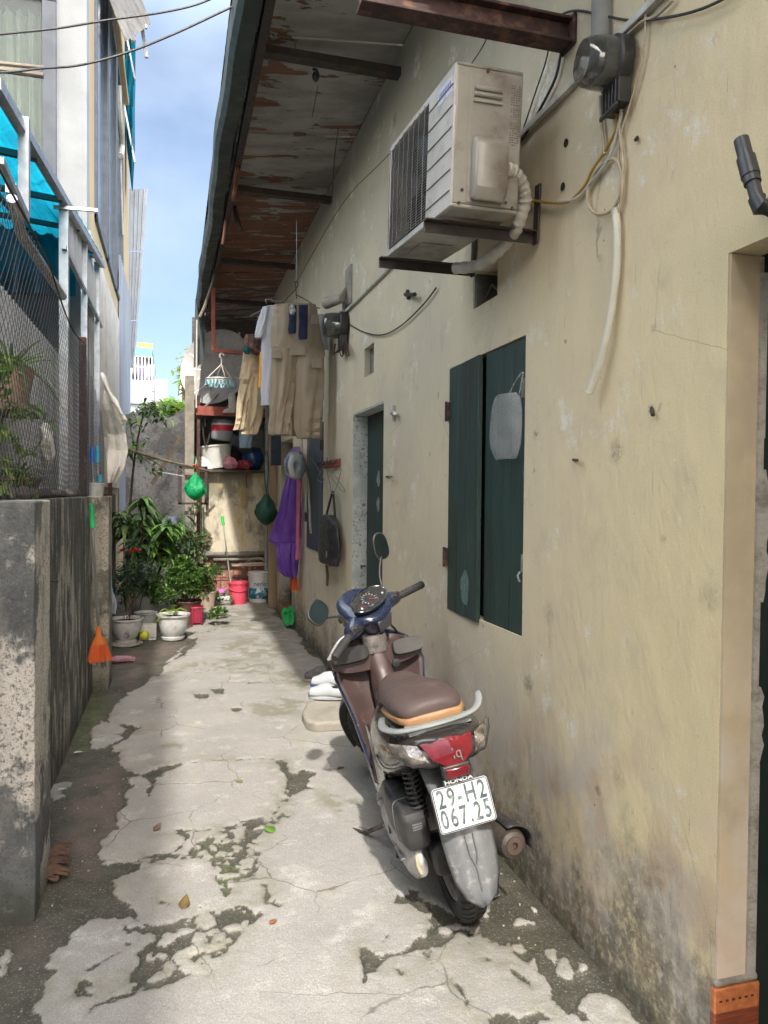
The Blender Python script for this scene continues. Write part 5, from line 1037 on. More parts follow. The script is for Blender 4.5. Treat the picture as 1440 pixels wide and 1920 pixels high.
# mirrors
mglass = pm('mirror_glass', (.72,.75,.74), None, .02, 1, 3, bump=0)
for s_, tip, face_dir in ((-1, V(-.225, .925, 1.095), V(.20, -1, .34)), (1, V(.262, .955, 1.165), V(-.10, -1, .02))):
    base = V(s_*.135, .915, 1.005)
    b = MB(); b.tube([base+V(0,0,-.02), base, base+V(0,0,.02)], [.014, .012, .009], 10); b.tube(smooth_path([base, base+V(s_*.015, 0, .05), base.lerp(tip, .5)+V(s_*-.01, 0, .02), tip], 6), .0055, 8)
    stem = S(turned(b), 'mirror', 'black_plastic')
    f_ = face_dir.normalized(); up_ = V(s_*.30, 0, 1); up_ = (up_-f_*up_.dot(f_)).normalized(); ri_ = f_.cross(up_)
    cen = tip+V(s_*.025, 0, .045)
    def mo(sc__, off): return [cen+ri_*(.070*sc__*math.copysign(abs(cos(a))**(2/2.5), cos(a)))*(-1)+up_*(.050*sc__*math.copysign(abs(sin(a))**(2/2.5), sin(a)))+f_*off for a in [2*pi*k/32 for k in range(32)]]
    if s_ > 0:
        def mo(sc__, off): return [cen+up_*(.070*sc__*math.copysign(abs(cos(a))**(2/2.5), cos(a)))+ri_*(.046*sc__*math.copysign(abs(sin(a))**(2/2.5), sin(a))*(1-.12*cos(a)))+f_*off for a in [2*pi*k/32 for k in range(32)]]
    b = MB(); b.loft([mo(.94, .006), mo(1.0, .004), mo(1.0, -.004), mo(.88, -.016), mo(.5, -.026), mo(.1, -.028)]); S(turned(b), 'mirror_shell', 'black_plastic', stem, angle=60)
    b = MB(); b.loft([mo(.90, .0062), mo(.90, .0072)]); S(turned(b), 'mirror_glass', mglass, stem)

b = MB(); b.tube(smooth_path([V(-.10,.93,.90), V(-.13,.99,.84), V(-.10,1.03,.76), V(-.05,1.02,.66)], 6), .0055, 8); b.tube(smooth_path([V(.10,.93,.90), V(.13,.99,.84), V(.10,1.03,.76), V(.05,1.02,.66)], 6), .0055, 8); S(b, 'brake_cable', 'cable')
b = MB()
for s_ in (-1,): b.tube(smooth_path([V(s_*.1885,.14,.60), V(s_*.187,.02,.60), V(s_*.170,-.10,.63), V(s_*.150,-.18,.665)], 6), .0028, 6)
S(b, 'panel_seam', 'black_plastic', body)
b = MB(); b.tube(smooth_path([V(-.118,-.135,.832), V(-.141,-.02,.828), V(-.143,.10,.815), V(-.135,.22,.795), V(-.110,.34,.777)], 6), .0022, 6); S(b, 'seat_piping', 'black_plastic', seat)
# ================================================================ THINGS ON THE RIGHT WALL
def one(name, mb, mat, label, cat, group=None, **k): return tag(mb.build(name, M[mat] if isinstance(mat, str) else mat, **k), label, cat, group)
ac = thing('air_conditioner', (1.05, 2.9, 2.55), 'beige air conditioner outdoor unit bracketed high on the cream wall', 'air conditioner')
Tac = Matrix.Translation((.94, 2.5, 2.566)) @ Matrix.Rotation(.078, 4, 'X')       # local: x to wall, y along wall, z up
def A_(mb, name, mat, parent=None, **k):
    mb.v = [Tac @ p for p in mb.v]; return mb.build(name, M[mat] if isinstance(mat, str) else mat, parent or ac, **k)
AXD, AYL, AZH = .258, .83, .49
b = MB()                                             # casing as a shell: sides, top, bottom, back, front frame round the fan
b.bx(.006, AXD, 0, AYL, AZH-.012, AZH); b.bx(.006, AXD, 0, AYL, 0, .014); b.bx(.006, AXD, 0, .012, .0145, AZH-.0125); b.bx(.006, AXD, AYL-.012, AYL, .0145, AZH-.0125); b.bx(AXD-.01, AXD, .0125, AYL-.0125, .0145, AZH-.0125)
cas = A_(b, 'casing', 'ac_beige', bevel=.006)
b = MB(); b.bx(0, .012, .004, .285, .004, AZH-.004); b.bx(0, .012, AYL-.03, AYL, .004, AZH-.004); b.bx(0, .012, .2855, AYL-.0305, AZH-.03, AZH-.004); b.bx(0, .012, .2855, AYL-.0305, .004, .03)
fp = A_(b, 'front_panel', 'white_metal', bevel=.004)
b = MB()
for k in range(6): b.tube([V(-.001, .015, .06+k*.072), V(-.001, .275, .06+k*.072)], .0035, 6, flat=.6)
A_(b, 'groove', 'ac_beige', fp)
b = MB(); b.bx(-.0012, 0, .03, .17, .40, .455); st = A_(b, 'sticker', solidcol('pale_sticker', (.62,.64,.72), .35), fp, smooth=False)
b = MB()
for k in range(7): b.bx(-.0018, -.0012, .04+k*.018, .051+k*.018, .415, .44)
A_(b, 'sticker_print', solidcol('violet_print', (.20,.20,.50)), st, smooth=False)
b = MB(); b.bx(.09, .10, .30, AYL-.04, .03, AZH-.03); b.bx(.012, .09, .292, .30, .03, AZH-.03); A_(b, 'fan_cavity', dark, smooth=False)
b = MB()
for k in range(3):
    a = 2*pi*k/3; S_ = []
    for t in range(7): r_ = .03+t*.028; w_ = .25+.35*t/6; S_.append([V(.06-.02*t/6, .555+r_*cos(a-w_), .245+r_*sin(a-w_)), V(.075, .555+r_*cos(a), .245+r_*sin(a)), V(.085, .555+r_*cos(a+w_), .245+r_*sin(a+w_))])
    b.loft(S_, cap=False, close=False)
b.tube([V(.05,.555,.245), V(.09,.555,.245)], .04, 16); A_(b, 'fan', solidcol('fan_grey', (.035,.035,.037)))
b = MB()
for k in range(40):
    zz = .034+k*.0108; b.tube([V(.001, .287, zz), V(-.004, .40, zz), V(-.007, .555, zz), V(-.004, .70, zz), V(.001, AYL-.034, zz)], .0016, 4, cap=False)
for k in range(8): yy = .31+k*.068; b.tube([V(-.007, yy, .03), V(-.009, yy, .25), V(-.007, yy, AZH-.03)], .002, 4)
A_(b, 'fan_grille', pm('grille_wire', (.20,.19,.18), (.13,.13,.12), .5, .2, 10, bump=0), smooth=False)
b = MB(); b.bx(.055, .19, -.004, 0, .02, .455); sp_ = A_(b, 'side_cover', 'ac_beige', bevel=.003)
b = MB()
for z_ in (.375, .395): b.tube([V(.07, -.008, z_+.012), V(.175, -.008, z_+.012)], .009, 8)
b.bx(.068, .177, -.012, -.004, .36, .372); A_(b, 'handle', 'ac_beige', sp_, bevel=.002)
b = MB(); prof = [(0, .03), (0, .235), (-.012, .245), (-.05, .215), (-.055, .06), (-.03, .022)]
S_ = []
for x_ in (.068, .075, .185, .192): f_ = .9 if x_ in (.068, .192) else 1; S_.append([V(x_, -.0042+p*f_, .13+(q-.13)*f_) for p, q in prof])
b.loft(S_); A_(b, 'valve_cover', 'ac_beige', sp_, bevel=.008)
b = MB()
for r_ in range(26):
    for c_ in range(4):
        if rnd.random() < .8: b.bx(.213+c_*.0095, .213+c_*.0095+.004+.004*rnd.random(), -.0008, 0, .235+r_*.008, .238+r_*.008)
A_(b, 'spec_label', solidcol('label_ink', (.12,.11,.10)), cas, smooth=False)
b = MB()
for (x_, z_) in ((.03,.015),(.235,.02),(.12,.47),(.10,.30),(.21,.035),(.04,.06)): b.tube([V(x_, -.003, z_), V(x_, .002, z_)], .006, 8)
A_(b, 'screw', 'dark_steel', cas)
b = MB(); b.bx(.06, .2, .5, .7, -.003, 0); A_(b, 'base_plate', 'ac_beige', cas, bevel=.002)
for (yy, dz) in ((.13, -.012), (.76, -.012)):
    b = MB(); b.bx(-.05, .405, yy-.02, yy+.02, -.006+dz, dz+.0); b.bx(-.05, .405, yy+.016, yy+.02, -.045+dz, -.006+dz); b.bx(.395, .4035, yy-.02, yy+.02, -.05+dz, .16); A_(b, 'bracket', 'dark_steel', bevel=.002)
b = MB(); hp = smooth_path([at(948, 318, Y=2.48), at(962, 322, Y=2.50), at(978, 345, Y=2.53), at(984, 375, Y=2.56), at(975, 410, Y=2.60), at(962, 440, Y=2.66), at(930, 475, Y=2.78), at(895, 498, Y=2.92), at(855, 503, Y=3.05)], 8)
b.tube(hp, [.024+.0025*sin(i*1.9)+.001*rnd.random() for i in range(len(hp))], 14); b.build('insulated_pipe', pm('white_wrap', (.50,.48,.43), (.38,.36,.32), .6, 0, 14, dirt=(.20,.17,.13), dscale=10, damt=.5, bump=.5, bscale=50, bdist=.006), ac)
# electricity meters
def meter(name, c, s, label, tilt=0):
    t = thing(name, c, label, 'electric meter'); R = Matrix.Translation(c) @ Matrix.Rotation(tilt, 4, 'Z') @ Matrix.Scale(s, 4)
    def B(mb, nm, mt, par=None, **k): mb.v = [R @ p for p in mb.v]; return mb.build(nm, M[mt] if isinstance(mt, str) else mt, par or t, **k)
    RYm = Matrix.Rotation(-pi/2, 4, 'Y')
    b = MB(); b.lathe([(.001, 0), (.088, 0), (.092, .01), (.092, .045), (.086, .05), (.001, .05)], V(0,0,0), 36, RYm); b.bx(-.045, 0, -.06, .06, -.15, -.06); bd = B(b, 'meter_body', 'black_plastic', bevel=.003)
    b = MB()
    for k in range(5): b.bx(-.052, -.045, -.05+k*.022, -.04+k*.022, -.15, -.07)
    b.bx(-.055, -.045, -.06, .06, -.165, -.15); B(b, 'terminal_block', 'black_plastic', bd, bevel=.002)
    b = MB(); b.bx(-.085, -.05, -.055, .055, -.045, .06); b.lathe([(.001,.05),(.06,.05),(.06,.085),(.001,.085)], V(0,0,0), 30, RYm); B(b, 'meter_face', pm('dial_grey', (.22,.22,.22), (.10,.10,.10), .5, 0, 22, bump=.3, bscale=30, bdist=.01), bd)
    gls = NT('meter_glass'); gls.inp(gls.b.inputs['Base Color'], (.05,.055,.055)); gls.b.inputs['Roughness'].default_value = .08; gls.b.inputs['Alpha'].default_value = .72; gls.b.inputs['Coat Weight'].default_value = 1; gls.bump(gls.noise(gls.obj, 9, 3), .25, .01)
    b = MB(); b.lathe([(.084, .046), (.082, .10), (.076, .135), (.066, .150), (.03, .156), (.001, .157)], V(0,0,0), 40, RYm); B(b, 'glass_cover', gls.mat, bd)
    return t
meter('electric_meter', V(*at(1168, 124, X=1.345)), .92, 'round electric meter with glossy dark glass cover near the rusty beam', -.1)
meter('electric_meter', V(1.345, 5.93, 2.90), 1.25, 'small round electric meter on the far wall beside the hanging clothes', -.1)
b = MB(); b.tube([at(1128, 10, X=1.33)+V(0,0,.4), at(1128, 88, X=1.33)], .035, 12); one('grey_pipe', b, pm('cement_pipe', (.22,.225,.22), (.15,.155,.15), .8, 0, 8, dirt=(.1,.1,.09), bump=.4), 'grey upright pipe on the wall just above the near electric meter', 'pipe')
b = MB(); b.bx(1.325, 1.3485, 1.2, 2.16, 2.968, 2.993); b.bx(1.326, 1.3485, 2.162, 5.95, 2.968, 2.992)
b.v = [p+V(0,0,(p.y-1.9)*.009) for p in b.v]; one('cable_trunking', b, pm('old_trunking', (.50,.50,.44), (.38,.37,.33), .55, 0, 9, dirt=(.18,.15,.12), dscale=8, damt=.6, bump=.05, world=True), 'long pale square cable trunking running level along the wall', 'trunking', bevel=.002)
def wcable(pts, r, label, mat='cable', x=1.335, name='cable'): return cable(name, [at(p[0], p[1], X=(p[2] if len(p) > 2 else x)) for p in pts], r, label, mat)
wcable([(1390,-20),(1320,15),(1250,33),(1180,38),(1120,26),(1080,20),(1052,28),(1044,40)], .004, 'black cable sweeping from the upper right down to the rusty beam end')
wcable([(880,8,1.25),(940,8,1.28),(990,15),(1020,28),(1034,40)], .005, 'thick black cable arching into the rusty beam end from the left')
wcable([(1053,90),(1050,110),(1040,150),(1015,200),(990,245),(974,268)], .005, 'thick black cable dropping from the beam end behind the air conditioner')
wcable([(1030,84),(1022,120),(1005,170),(985,230),(974,258)], .0028, 'thin black cable dropping from the beam behind the air conditioner')
wcable([(1262,0),(1230,30),(1205,40),(1180,62),(1170,70)], .005, 'brown cable running from the trunking to the near meter', 'rope')
wcable([(1210,-10),(1210,60),(1200,130),(1180,200),(1165,250),(1160,300),(1165,340),(1160,380)], .0035, 'long thin brown wire hanging down past the near meter', 'rope')
ylw = pm('yellow_cable', (.42,.26,.03), (.30,.18,.03), .5, 0, 10, bump=0); M['ylw'] = ylw
wcable([(1150,205),(1158,225),(1150,255),(1130,290),(1110,320),(1095,350),(1065,378),(1030,380),(990,374)], .005, 'yellow cable curving from the near meter to the air conditioner', 'ylw')
wcable([(1125,180),(1128,230),(1134,290)], .0055, 'pale cable hanging straight below the near meter', 'rope')
wcable([(1160,230),(1168,300),(1165,360),(1145,395),(1118,400),(1102,382),(1105,345),(1125,312),(1150,298),(1164,320),(1166,370),(1152,420)], .0055, 'pale brown cable loop hanging under the near meter', 'rope')
wcable([(1165,205),(1160,240),(1140,300),(1110,340),(1080,372),(1040,378)], .006, 'white cable curving alongside the yellow one', 'white_metal')
b = MB(); hz_ = smooth_path([at(1153, 392, X=1.33), at(1157, 430, X=1.33), at(1156, 500, X=1.33), at(1150, 560, X=1.33), at(1140, 620, X=1.325), at(1125, 680, X=1.32), at(1104, 738, X=1.31)], 16)
b.tube(hz_, [.0115+.0016*(i % 2) for i in range(len(hz_))], 12); one('ribbed_hose', b, pm('hose_white', (.58,.57,.48), (.50,.49,.41), .5, 0, 8, bump=0), 'white ribbed drain hose dangling on the wall above the shutter', 'hose')
b = MB(); p0, p1, p2, p3 = at(1390, 262, X=1.27), at(1406, 325, X=1.27), at(1424, 388, X=1.27), at(1442, 385, X=1.36)
b.tube([p0, p1], .017, 16); b.tube([p0.lerp(p1, .55), p1.lerp(p2, .1)], .021, 16); b.tube([p1, p2], .015, 16); b.tube([p1.lerp(p2,.05), p1.lerp(p2,.3)], .019, 16); b.tube([p1.lerp(p2,.75), p2, p2+V(.03,-.01,-.004), p3], [.019,.02,.02,.019], 16)
one('pvc_elbow_pipe', b, pm('grey_pvc', (.035,.04,.043), (.028,.032,.035), .4, 0, 8, bump=.03), 'short dark grey plastic pipe stub above the front door', 'pipe')
wcable([(652,606),(680,622),(715,628),(750,612),(790,575),(818,540)], .0045, 'black cable sagging across the wall between far meter and air conditioner')
b = MB(); b.tube([at(760,552,X=1.35), at(770,553,X=1.31), at(778,552,X=1.31)], .012, 8); b.tube([at(764,545,X=1.34), at(766,560,X=1.34)], .012, 6); one('wall_hook', b, 'dark_steel', 'small rusty iron hook on the wall left of the high vent', 'hook')
b = MB(); b.tube([at(735,775,X=1.35), at(740,775,X=1.31)], .012, 6); b.tube([at(738,760,X=1.34), at(738,790,X=1.34)], .009, 6); b.tube([at(732,776,X=1.33), at(742,774,X=1.33)], .006, 6); one('door_hook', b, 'galv', 'grey metal hook on the wall beside the green door', 'hook')
b = MB(); b.tube([at(724,894,X=1.35), at(735,894,X=1.31)], .005, 6); one('nail', b, 'dark_steel', 'bare nail in the wall right of the green door', 'nail')
b = MB(); b.tube([at(1075,862,X=1.35), at(1083,863,X=1.32)], .005, 6); one('wall_nail', b, 'dark_steel', 'bare nail in the wall right of the open shutters', 'nail')
for k, (p, q, lb_) in enumerate((((1195,258),(1192,262),'rusty nail below the near meter on the right'), ((1062,268),(1066,285),'upper plug hole right of the air conditioner'), ((1056,350),(1060,362),'lower plug hole right of the air conditioner'), ((1222,765),(1224,778),'dark screw in the wall under the ribbed hose'))):
    if k in (1, 2):
        b = MB(); c_ = at(*p, X=1.349); b.lathe([(.001,0),(.012,0),(.015,.003),(.001,.003)], c_, 12, Matrix.Rotation(-pi/2, 4, 'Y')); one('wall_plug', b, dark, lb_, 'wall plug')
    else:
        b = MB(); b.tube([at(*p, X=1.35), at(*q, X=1.335)], .006, 8); one('wall_screw', b, 'dark_steel', lb_, 'screw')
# clear plastic bag on the shutter
film = translucent('clear_film', (.80,.82,.82), .35, .22, (.7,.72,.72), alpha=.24, scale=8, bump=1.0, bscale=14, bdist=.03)
b = MB(); S_ = []
rows = [(932,740,968,735),(924,752,977,742),(920,780,979,765),(918,810,979,800),(917,840,977,838),(930,863,968,860)]
for side in (0, 1):
    for (xa, ya_, xb, yb_) in (rows if side == 0 else rows[::-1]):
        r_ = []
        for i in range(15):
            t = i/14; p = at(xa+(xb-xa)*t, ya_+(yb_-ya_)*t, X=1.335-(.0 if side else .026*sin(pi*t)+.012*sin(t*7+ya_*.9)*sin(ya_*.31))); r_.append(p)
        S_.append(r_)
b.loft(S_, cap=False, close=False); pb = one('plastic_bag', b, film, 'clear plastic bag hanging from a nail on the green shutter', 'bag', sub=1)
b = MB(); b.tube(smooth_path([at(955, 738, X=1.33), at(968, 712, X=1.33), at(980, 698, X=1.325), at(978, 715, X=1.33), at(974, 738, X=1.33)], 5), .003, 5); b.build('handle', film, pb)
# lamp bracket above far meter
b = MB(); c_ = at(630, 562, X=1.30); b.tube([at(650, 545, X=1.34), at(640, 560, X=1.28), at(612, 568, X=1.20)], [.03,.035,.05], 12); b.tube([at(646, 560, X=1.33), at(646, 600, X=1.33)], .02, 8); b.bx(1.335, 1.349, 5.75, 5.95, 3.05, 3.35); one('junction_pipe', b, pm('old_white', (.34,.32,.28), (.22,.20,.17), .6, 0, 10, dirt=(.08,.06,.05), bump=.3), 'old white bracket lamp above the far electric meter', 'lamp')
b = MB()
for k in range(4): b.tube(smooth_path([at(640+k*3, 640, X=1.31), at(636+k*6, 655+k*4, X=1.28), at(642+k*3, 668-k*6, X=1.30), at(648, 640+k*5, X=1.33)], 5), .006, 5)
b.tube([at(628,645,X=1.25), at(626,665,X=1.25), at(640,650,X=1.28)], .007, 5); one('wire_tangle', b, 'rust_beam', 'tangle of rusty wire under the far electric meter', 'wire')
# coat rack, wire hangers, black bag
b = MB(); b.bx(1.325, 1.349, 6.12, 6.82, 1.775, 1.84)
rk = one('coat_rack', b, 'red_steel', 'dark red wall coat rack with hooks between window and door', 'coat rack', bevel=.004)
for k in range(5):
    b = MB(); yy = 6.2+k*.135; b.tube(smooth_path([V(1.325,yy,1.82), V(1.28,yy,1.80), V(1.275,yy,1.83)], 4), .007, 6); b.build('hook', M['dark_steel'], rk)
def hanger(pts, label, x=1.29, r=.0035, mat='wire', **kk):
    b = MB(); b.tube([at(p[0], p[1], **(kk or dict(X=x))) for p in pts], r, 5); return one('wire_hanger', b, mat, label, 'hanger')
hanger([(584,850),(582,858),(588,866),(606,895),(608,905),(594,900),(598,890),(612,868),(614,858)], 'wire hanger hanging under the coat rack on the left')
hanger([(628,872),(630,880),(618,892),(640,920),(646,922),(645,916),(626,888)], 'wire hanger tilted under the coat rack on the right')
hanger([(612,878),(616,895),(622,925),(626,925),(634,905),(640,880)], 'wire hanger hanging narrow between the other two')
def vloft(rows, amp=.01, nf=7, n=40, seed=0, fine=.004, sub=5, grow=1.0):
    """rows of (centre Vector, half vector across, half depth Vector): draped cloth tube with folds"""
    R_ = []
    for i in range(len(rows)-1):
        for k in range(sub): t = k/sub; R_.append(tuple(a.lerp(c, t) for a, c in zip(rows[i], rows[i+1])))
    R_.append(rows[-1]); out = []; N = len(R_)
    for i, (c, hx, hy) in enumerate(R_):
        t = i/max(1, N-1); g = .25+.75*t*grow; ring_ = []
        for j in range(n):
            a = 2*pi*j/n; q = 1+(amp*sin(nf*a+seed+t*2.2)+amp*.7*sin((nf*1.7//1+1)*a-seed*2+t*5+1.3*sin(t*7+seed)))*g/max(hx.length, .05)
            fx = fine*sin(t*38+seed+3*sin(a))*(.4+.6*sin(a*2+seed)); ring_.append(c+hx*cos(a)*q+hy*(math.copysign(abs(sin(a))**.8, sin(a))*q+fx/max(hy.length, .01)))
        out.append(ring_)
    return out
def rowspx(rows, Yv, dep, xtra=0):
    out = []
    for r_ in rows:
        xa, xb, y_ = r_[:3]; yv = Yv if len(r_) < 4 else r_[3]; A = at(xa, y_, Y=yv); B = at(xb, y_, Y=yv); out.append(((A+B)/2, (B-A)/2, V(0, dep, 0)))
    return out
bg_ = pm('black_nylon', (.016,.016,.019), (.028,.028,.032), .5, 0, 10, bump=.6, bscale=30, bdist=.01)
b = MB(); b.loft(vloft([(at(xc, yc, X=1.28), V(0, hw, 0)*1, V(.05, 0, 0)) for xc, yc, hw in ((616,965,.15),(617,980,.30),(617,1010,.36),(616,1040,.38),(615,1058,.32))], .02, 6, 36, 1)); bk = one('black_bag', b, bg_, 'limp black bag hanging on the wall below the coat rack', 'bag', sub=1)
b = MB(); b.tube(smooth_path([at(612, 966, X=1.29), at(620, 935, X=1.30), at(624, 922, X=1.31), at(626, 940, X=1.30), at(628, 968, X=1.28)], 5), .010, 6); b.build('strap', bg_, bk)
b = MB(); c_ = at(612, 1040, X=1.225); b.lathe([(.001,0),(.03,0),(.001,.004)], c_, 14, Matrix.Rotation(-pi/2, 4, 'Y')); b.build('badge', solidcol('badge_grey', (.3,.3,.3)), bk)
b = MB(); b.tube([at(612,1060,X=1.33), at(614,1080,X=1.335), at(613,1098,X=1.335)], .012, 6); one('strap_end', b, pm('old_strap', (.14,.11,.08), None, .8), 'short brown strap dangling below the black bag', 'strap')
# helmet bag and cap, purple raincoat, broom, green net bag
b = MB(); c_ = at(553, 873, X=1.17); b.ell(c_, (.10, .30, .135), 24, 16, Matrix.Rotation(.15, 4, 'X')); b.v = [p+V(.006*sin(p.z*60), 0, .006*sin(p.y*25)) for p in b.v]; hm = one('helmet', b, pm('helmet_grey', (.30,.33,.36), (.20,.23,.26), .4, 0, 12, bump=.5, bscale=25, bdist=.006), 'grey and blue helmet in a bag hung above the purple raincoat', 'helmet')
b = MB(); b.ell(c_+V(-.075, -.12, .0), (.035, .16, .085), 20, 12); b.build('visor_panel', solidcol('cobalt', (.02,.06,.30), .35), hm)
b = MB(); b.tube(smooth_path([c_+V(-.06,-.26,.08), c_+V(-.09,-.30,.0), c_+V(-.06,-.24,-.10)], 5), .028, 8); b.build('rim', solidcol('helmet_white', (.6,.62,.62), .5), hm)
b = MB(); b.loft(vloft([(at(556,838,X=1.25), V(0,.10,0), V(.03,0,0)), (at(552,850,X=1.2), V(0,.22,0), V(.06,0,0)), (at(550,862,X=1.2), V(0,.26,0), V(.07,0,0))], .02, 6, 30)); b.build('bag_top', translucent('lilac_film', (.35,.25,.50), .4, .4, alpha=.8, bump=.8), hm)
purple = translucent('purple_film', (.27,.12,.56), .5, .3, (.17,.06,.42), alpha=.85, scale=5, stretch=(2,2,.5), bump=1.0, bscale=12, bdist=.03)
for nm_, rws, nf_, sd_ in (('raincoat', [(540,562,885,8.1),(531,562,920,8.0),(522,563,960,8.0),(508,562,1000,8.1),(506,560,1015,8.1),(520,560,1020,8.05),(522,558,1045,8.0),(525,556,1070,8.0),(540,552,1082,8.0)], 9, 2),):
    b = MB(); b.loft(vloft(rowspx(rws, 8, .07), .017, nf_, 60, sd_, .010)); one(nm_, b, purple, 'crumpled purple plastic raincoat hanging on the far wall', 'raincoat')
b = MB(); b.loft(vloft(rowspx([(556,566,890,7.9),(555,563,960,7.9),(554,562,1050,7.9)], 8, .02), .006, 5, 20, 1)); one('pink_cloth_strip', b, solidcol('pinkish', (.42,.10,.22), .7), 'narrow pink cloth strip hanging beside the purple raincoat', 'cloth')
orange = pm('orange_bristle', (.72,.13,.02), (.55,.09,.015), .6, 0, 20, stretch=(1,1,.1), bump=.4)
def broom(top, bot, label, handle, grip=None, w=.085, side=(0,1,0)):
    t = thing('broom', bot, label, 'broom'); top = Vector(top); bot = Vector(bot); d_ = (bot-top).normalized(); neck = bot-d_*.20
    b = MB(); b.tube([top, neck+d_*.06], .0105, 8); b.build('handle', handle, t)
    if grip: b = MB(); b.tube([top-d_*.0, top+d_*.17], .018, 10); b.build('grip', grip, t)
    sd_ = Vector(side); sd_ = (sd_-d_*sd_.dot(d_)).normalized()*1.0; b = MB(); S_ = []
    for (u, w_, dp) in ((-.05, .016, .016), (.02, .020, .018), (.05, w*.75, .022), (.085, w, .024)): S_.append([neck+d_*u+sd_*cos(a)*w_+sd_.cross(d_)*sin(a)*dp for a in [2*pi*k/16 for k in range(16)]])
    b.loft(S_); b.build('head', M['orange_pl'], t)
    b = MB()
    for k in range(150):
        u = rnd.uniform(-1, 1); v_ = rnd.uniform(-1, 1); p = neck+d_*.08+sd_*u*w*.9+sd_.cross(d_)*v_*.02; q = neck+d_*(.20+.02*rnd.random())+sd_*(u*w*1.35+.012*rnd.uniform(-1,1))+sd_.cross(d_)*(v_*.04); b.tube([p, q], .0024, 4, cap=False)
    b.build('bristles', orange, t); return t
M['orange_pl'] = solidcol('orange_plastic', (.60,.16,.03), .4)
broom((1.31, 8.05, 1.70), (1.28, 8.15, .50), 'orange broom with reddish handle hanging beside the purple raincoat', solidcol('red_handle', (.35,.08,.05), .4))
broom((-.555, 5.62, 1.46), (-.515, 5.80, .32), 'orange broom with green grip hanging on the blackened left wall', solidcol('steel_handle', (.16,.16,.17), .4), solidcol('green_grip', (.03,.36,.12), .4), w=.055, side=(1,.3,0))
def netbag(c, r, label, mat, name='net_bag', stretch_=1.5, hook=.25):
    b = MB(); S_ = []; N = 40
    for i in range(17):
        t = i/16; rr = r*(sin(pi*min(1, t**1.35*.98+.02))**.75)*(1 if t > .02 else .2); z_ = c[2]+r*stretch_*(1-2*t); S_.append([V(c[0]+rr*cos(a)*(1+.09*sin(5*a+i*.7)+.06*sin(9*a-i*.5)), c[1]+rr*sin(a)*.8*(1+.09*sin(4*a+i*.6)+.05*sin(7*a)), z_+.03*r*sin(6*a+i)) for a in [2*pi*j/N for j in range(N)]])
    b.loft(S_); o = one(name, b, mat, label, 'bag'); b = MB(); p = V(c[0], c[1], c[2]+r*stretch_); b.tube(smooth_path([p, p+V(.03,0,hook*.6), p+V(0,0,hook), p+V(-.03,0,hook*.6), p], 4), .006, 5); b.build('handle', mat, o); return o
netbag(V(*at(499, 955, X=1.16)), .14, 'dark green net bag hanging at the far end of the wall', translucent('dark_net', (.02,.10,.07), .2, .6, bump=1, bscale=60), stretch_=1.5, hook=.55)
gb = translucent('green_film', (.02,.55,.22), .5, .25, (.015,.40,.14), scale=8, bump=1, bscale=25, bdist=.02)
netbag(V(*at(366, 913, Y=10.3)), .135, 'bright green plastic bag hanging from the bamboo pole', gb, 'plastic_bag', 1.35, .22)
b = MB(); b.tube([at(564,820,X=1.33), at(566,850,X=1.33), at(578,900,X=1.33), at(583,1000,X=1.335)], .014, 8); one('rubber_hose', b, pm('beige_hose', (.42,.38,.28), None, .5), 'beige hose hanging over the far blue-grey shutter', 'hose')
# vertical pipes at the far corner of the wall
b = MB(); b.tube([V(1.27, 10.6, 0), V(1.27, 10.6, 4.1)], .028, 10); one('drain_pipe', b, pm('pipe_grey', (.30,.31,.33), (.22,.23,.25), .5, 0, 6, bump=.05), 'grey upright drain pipe at the far end of the cream wall', 'pipe')
b = MB(); b.bx(1.24, 1.345, 10.05, 10.15, 0, 3.3); one('door_post', b, pm('old_timber', (.36,.26,.17), (.25,.18,.12), .8, 0, 6, stretch=(1,1,.1), bump=.4), 'pale timber post next to the far drain pipe', 'post')
b = MB(); b.bx(1.20, 1.33, 9.6, 9.63, 1.9, 2.6); one('dark_cloth', b, pm('navy_cloth', (.03,.045,.075), (.045,.06,.09), .9, 0, 8, bump=.5), 'small dark navy cloth hanging behind the trousers', 'cloth', bevel=.01)

# ================================================================ LAUNDRY
khaki = pm('khaki_cloth', (.29,.245,.185), (.235,.195,.145), .9, 0, 4, bump=.8, bscale=16, bdist=.010, stretch=(1,1,.6)); khaki2 = pm('tan_cloth', (.42,.345,.23), (.35,.28,.185), .9, 0, 4, bump=.8, bscale=16, bdist=.010)
greyc = pm('pale_grey_cloth', (.42,.44,.50), (.36,.38,.43), .9, 0, 4, bump=.6, bscale=12, bdist=.010)
navy = pm('navy_sock', (.006,.012,.042), (.009,.018,.06), .9, 0, 8, bump=.4, bscale=40)
LYv = 6.5
def trousers(name, waist, legL, legR, Yv, mat, label, dep=.055, seed=0):
    b = MB(); b.loft(vloft(rowspx(waist, Yv, dep), .016, 6, 56, seed, .008)); 
    b.loft(vloft(rowspx(legL, Yv, dep*1.0), .024, 5, 44, seed+1, .012)); b.loft(vloft(rowspx(legR, Yv, dep*1.0), .024, 5, 44, seed+2.5, .012)); return one(name, b, mat, label, 'trousers')
tr = trousers('trousers', [(514,592,572),(512,597,600),(511,602,640),(511,605,668)], [(510,556,655),(508,552,700),(508,546,745),(507,540,790),(508,536,815)], [(553,606,655),(553,606,700),(553,606,745),(555,604,785),(556,600,808),(560,596,822)], 6.35, khaki, 'large khaki cargo trousers with side pockets at the front of the laundry', .07, 1)
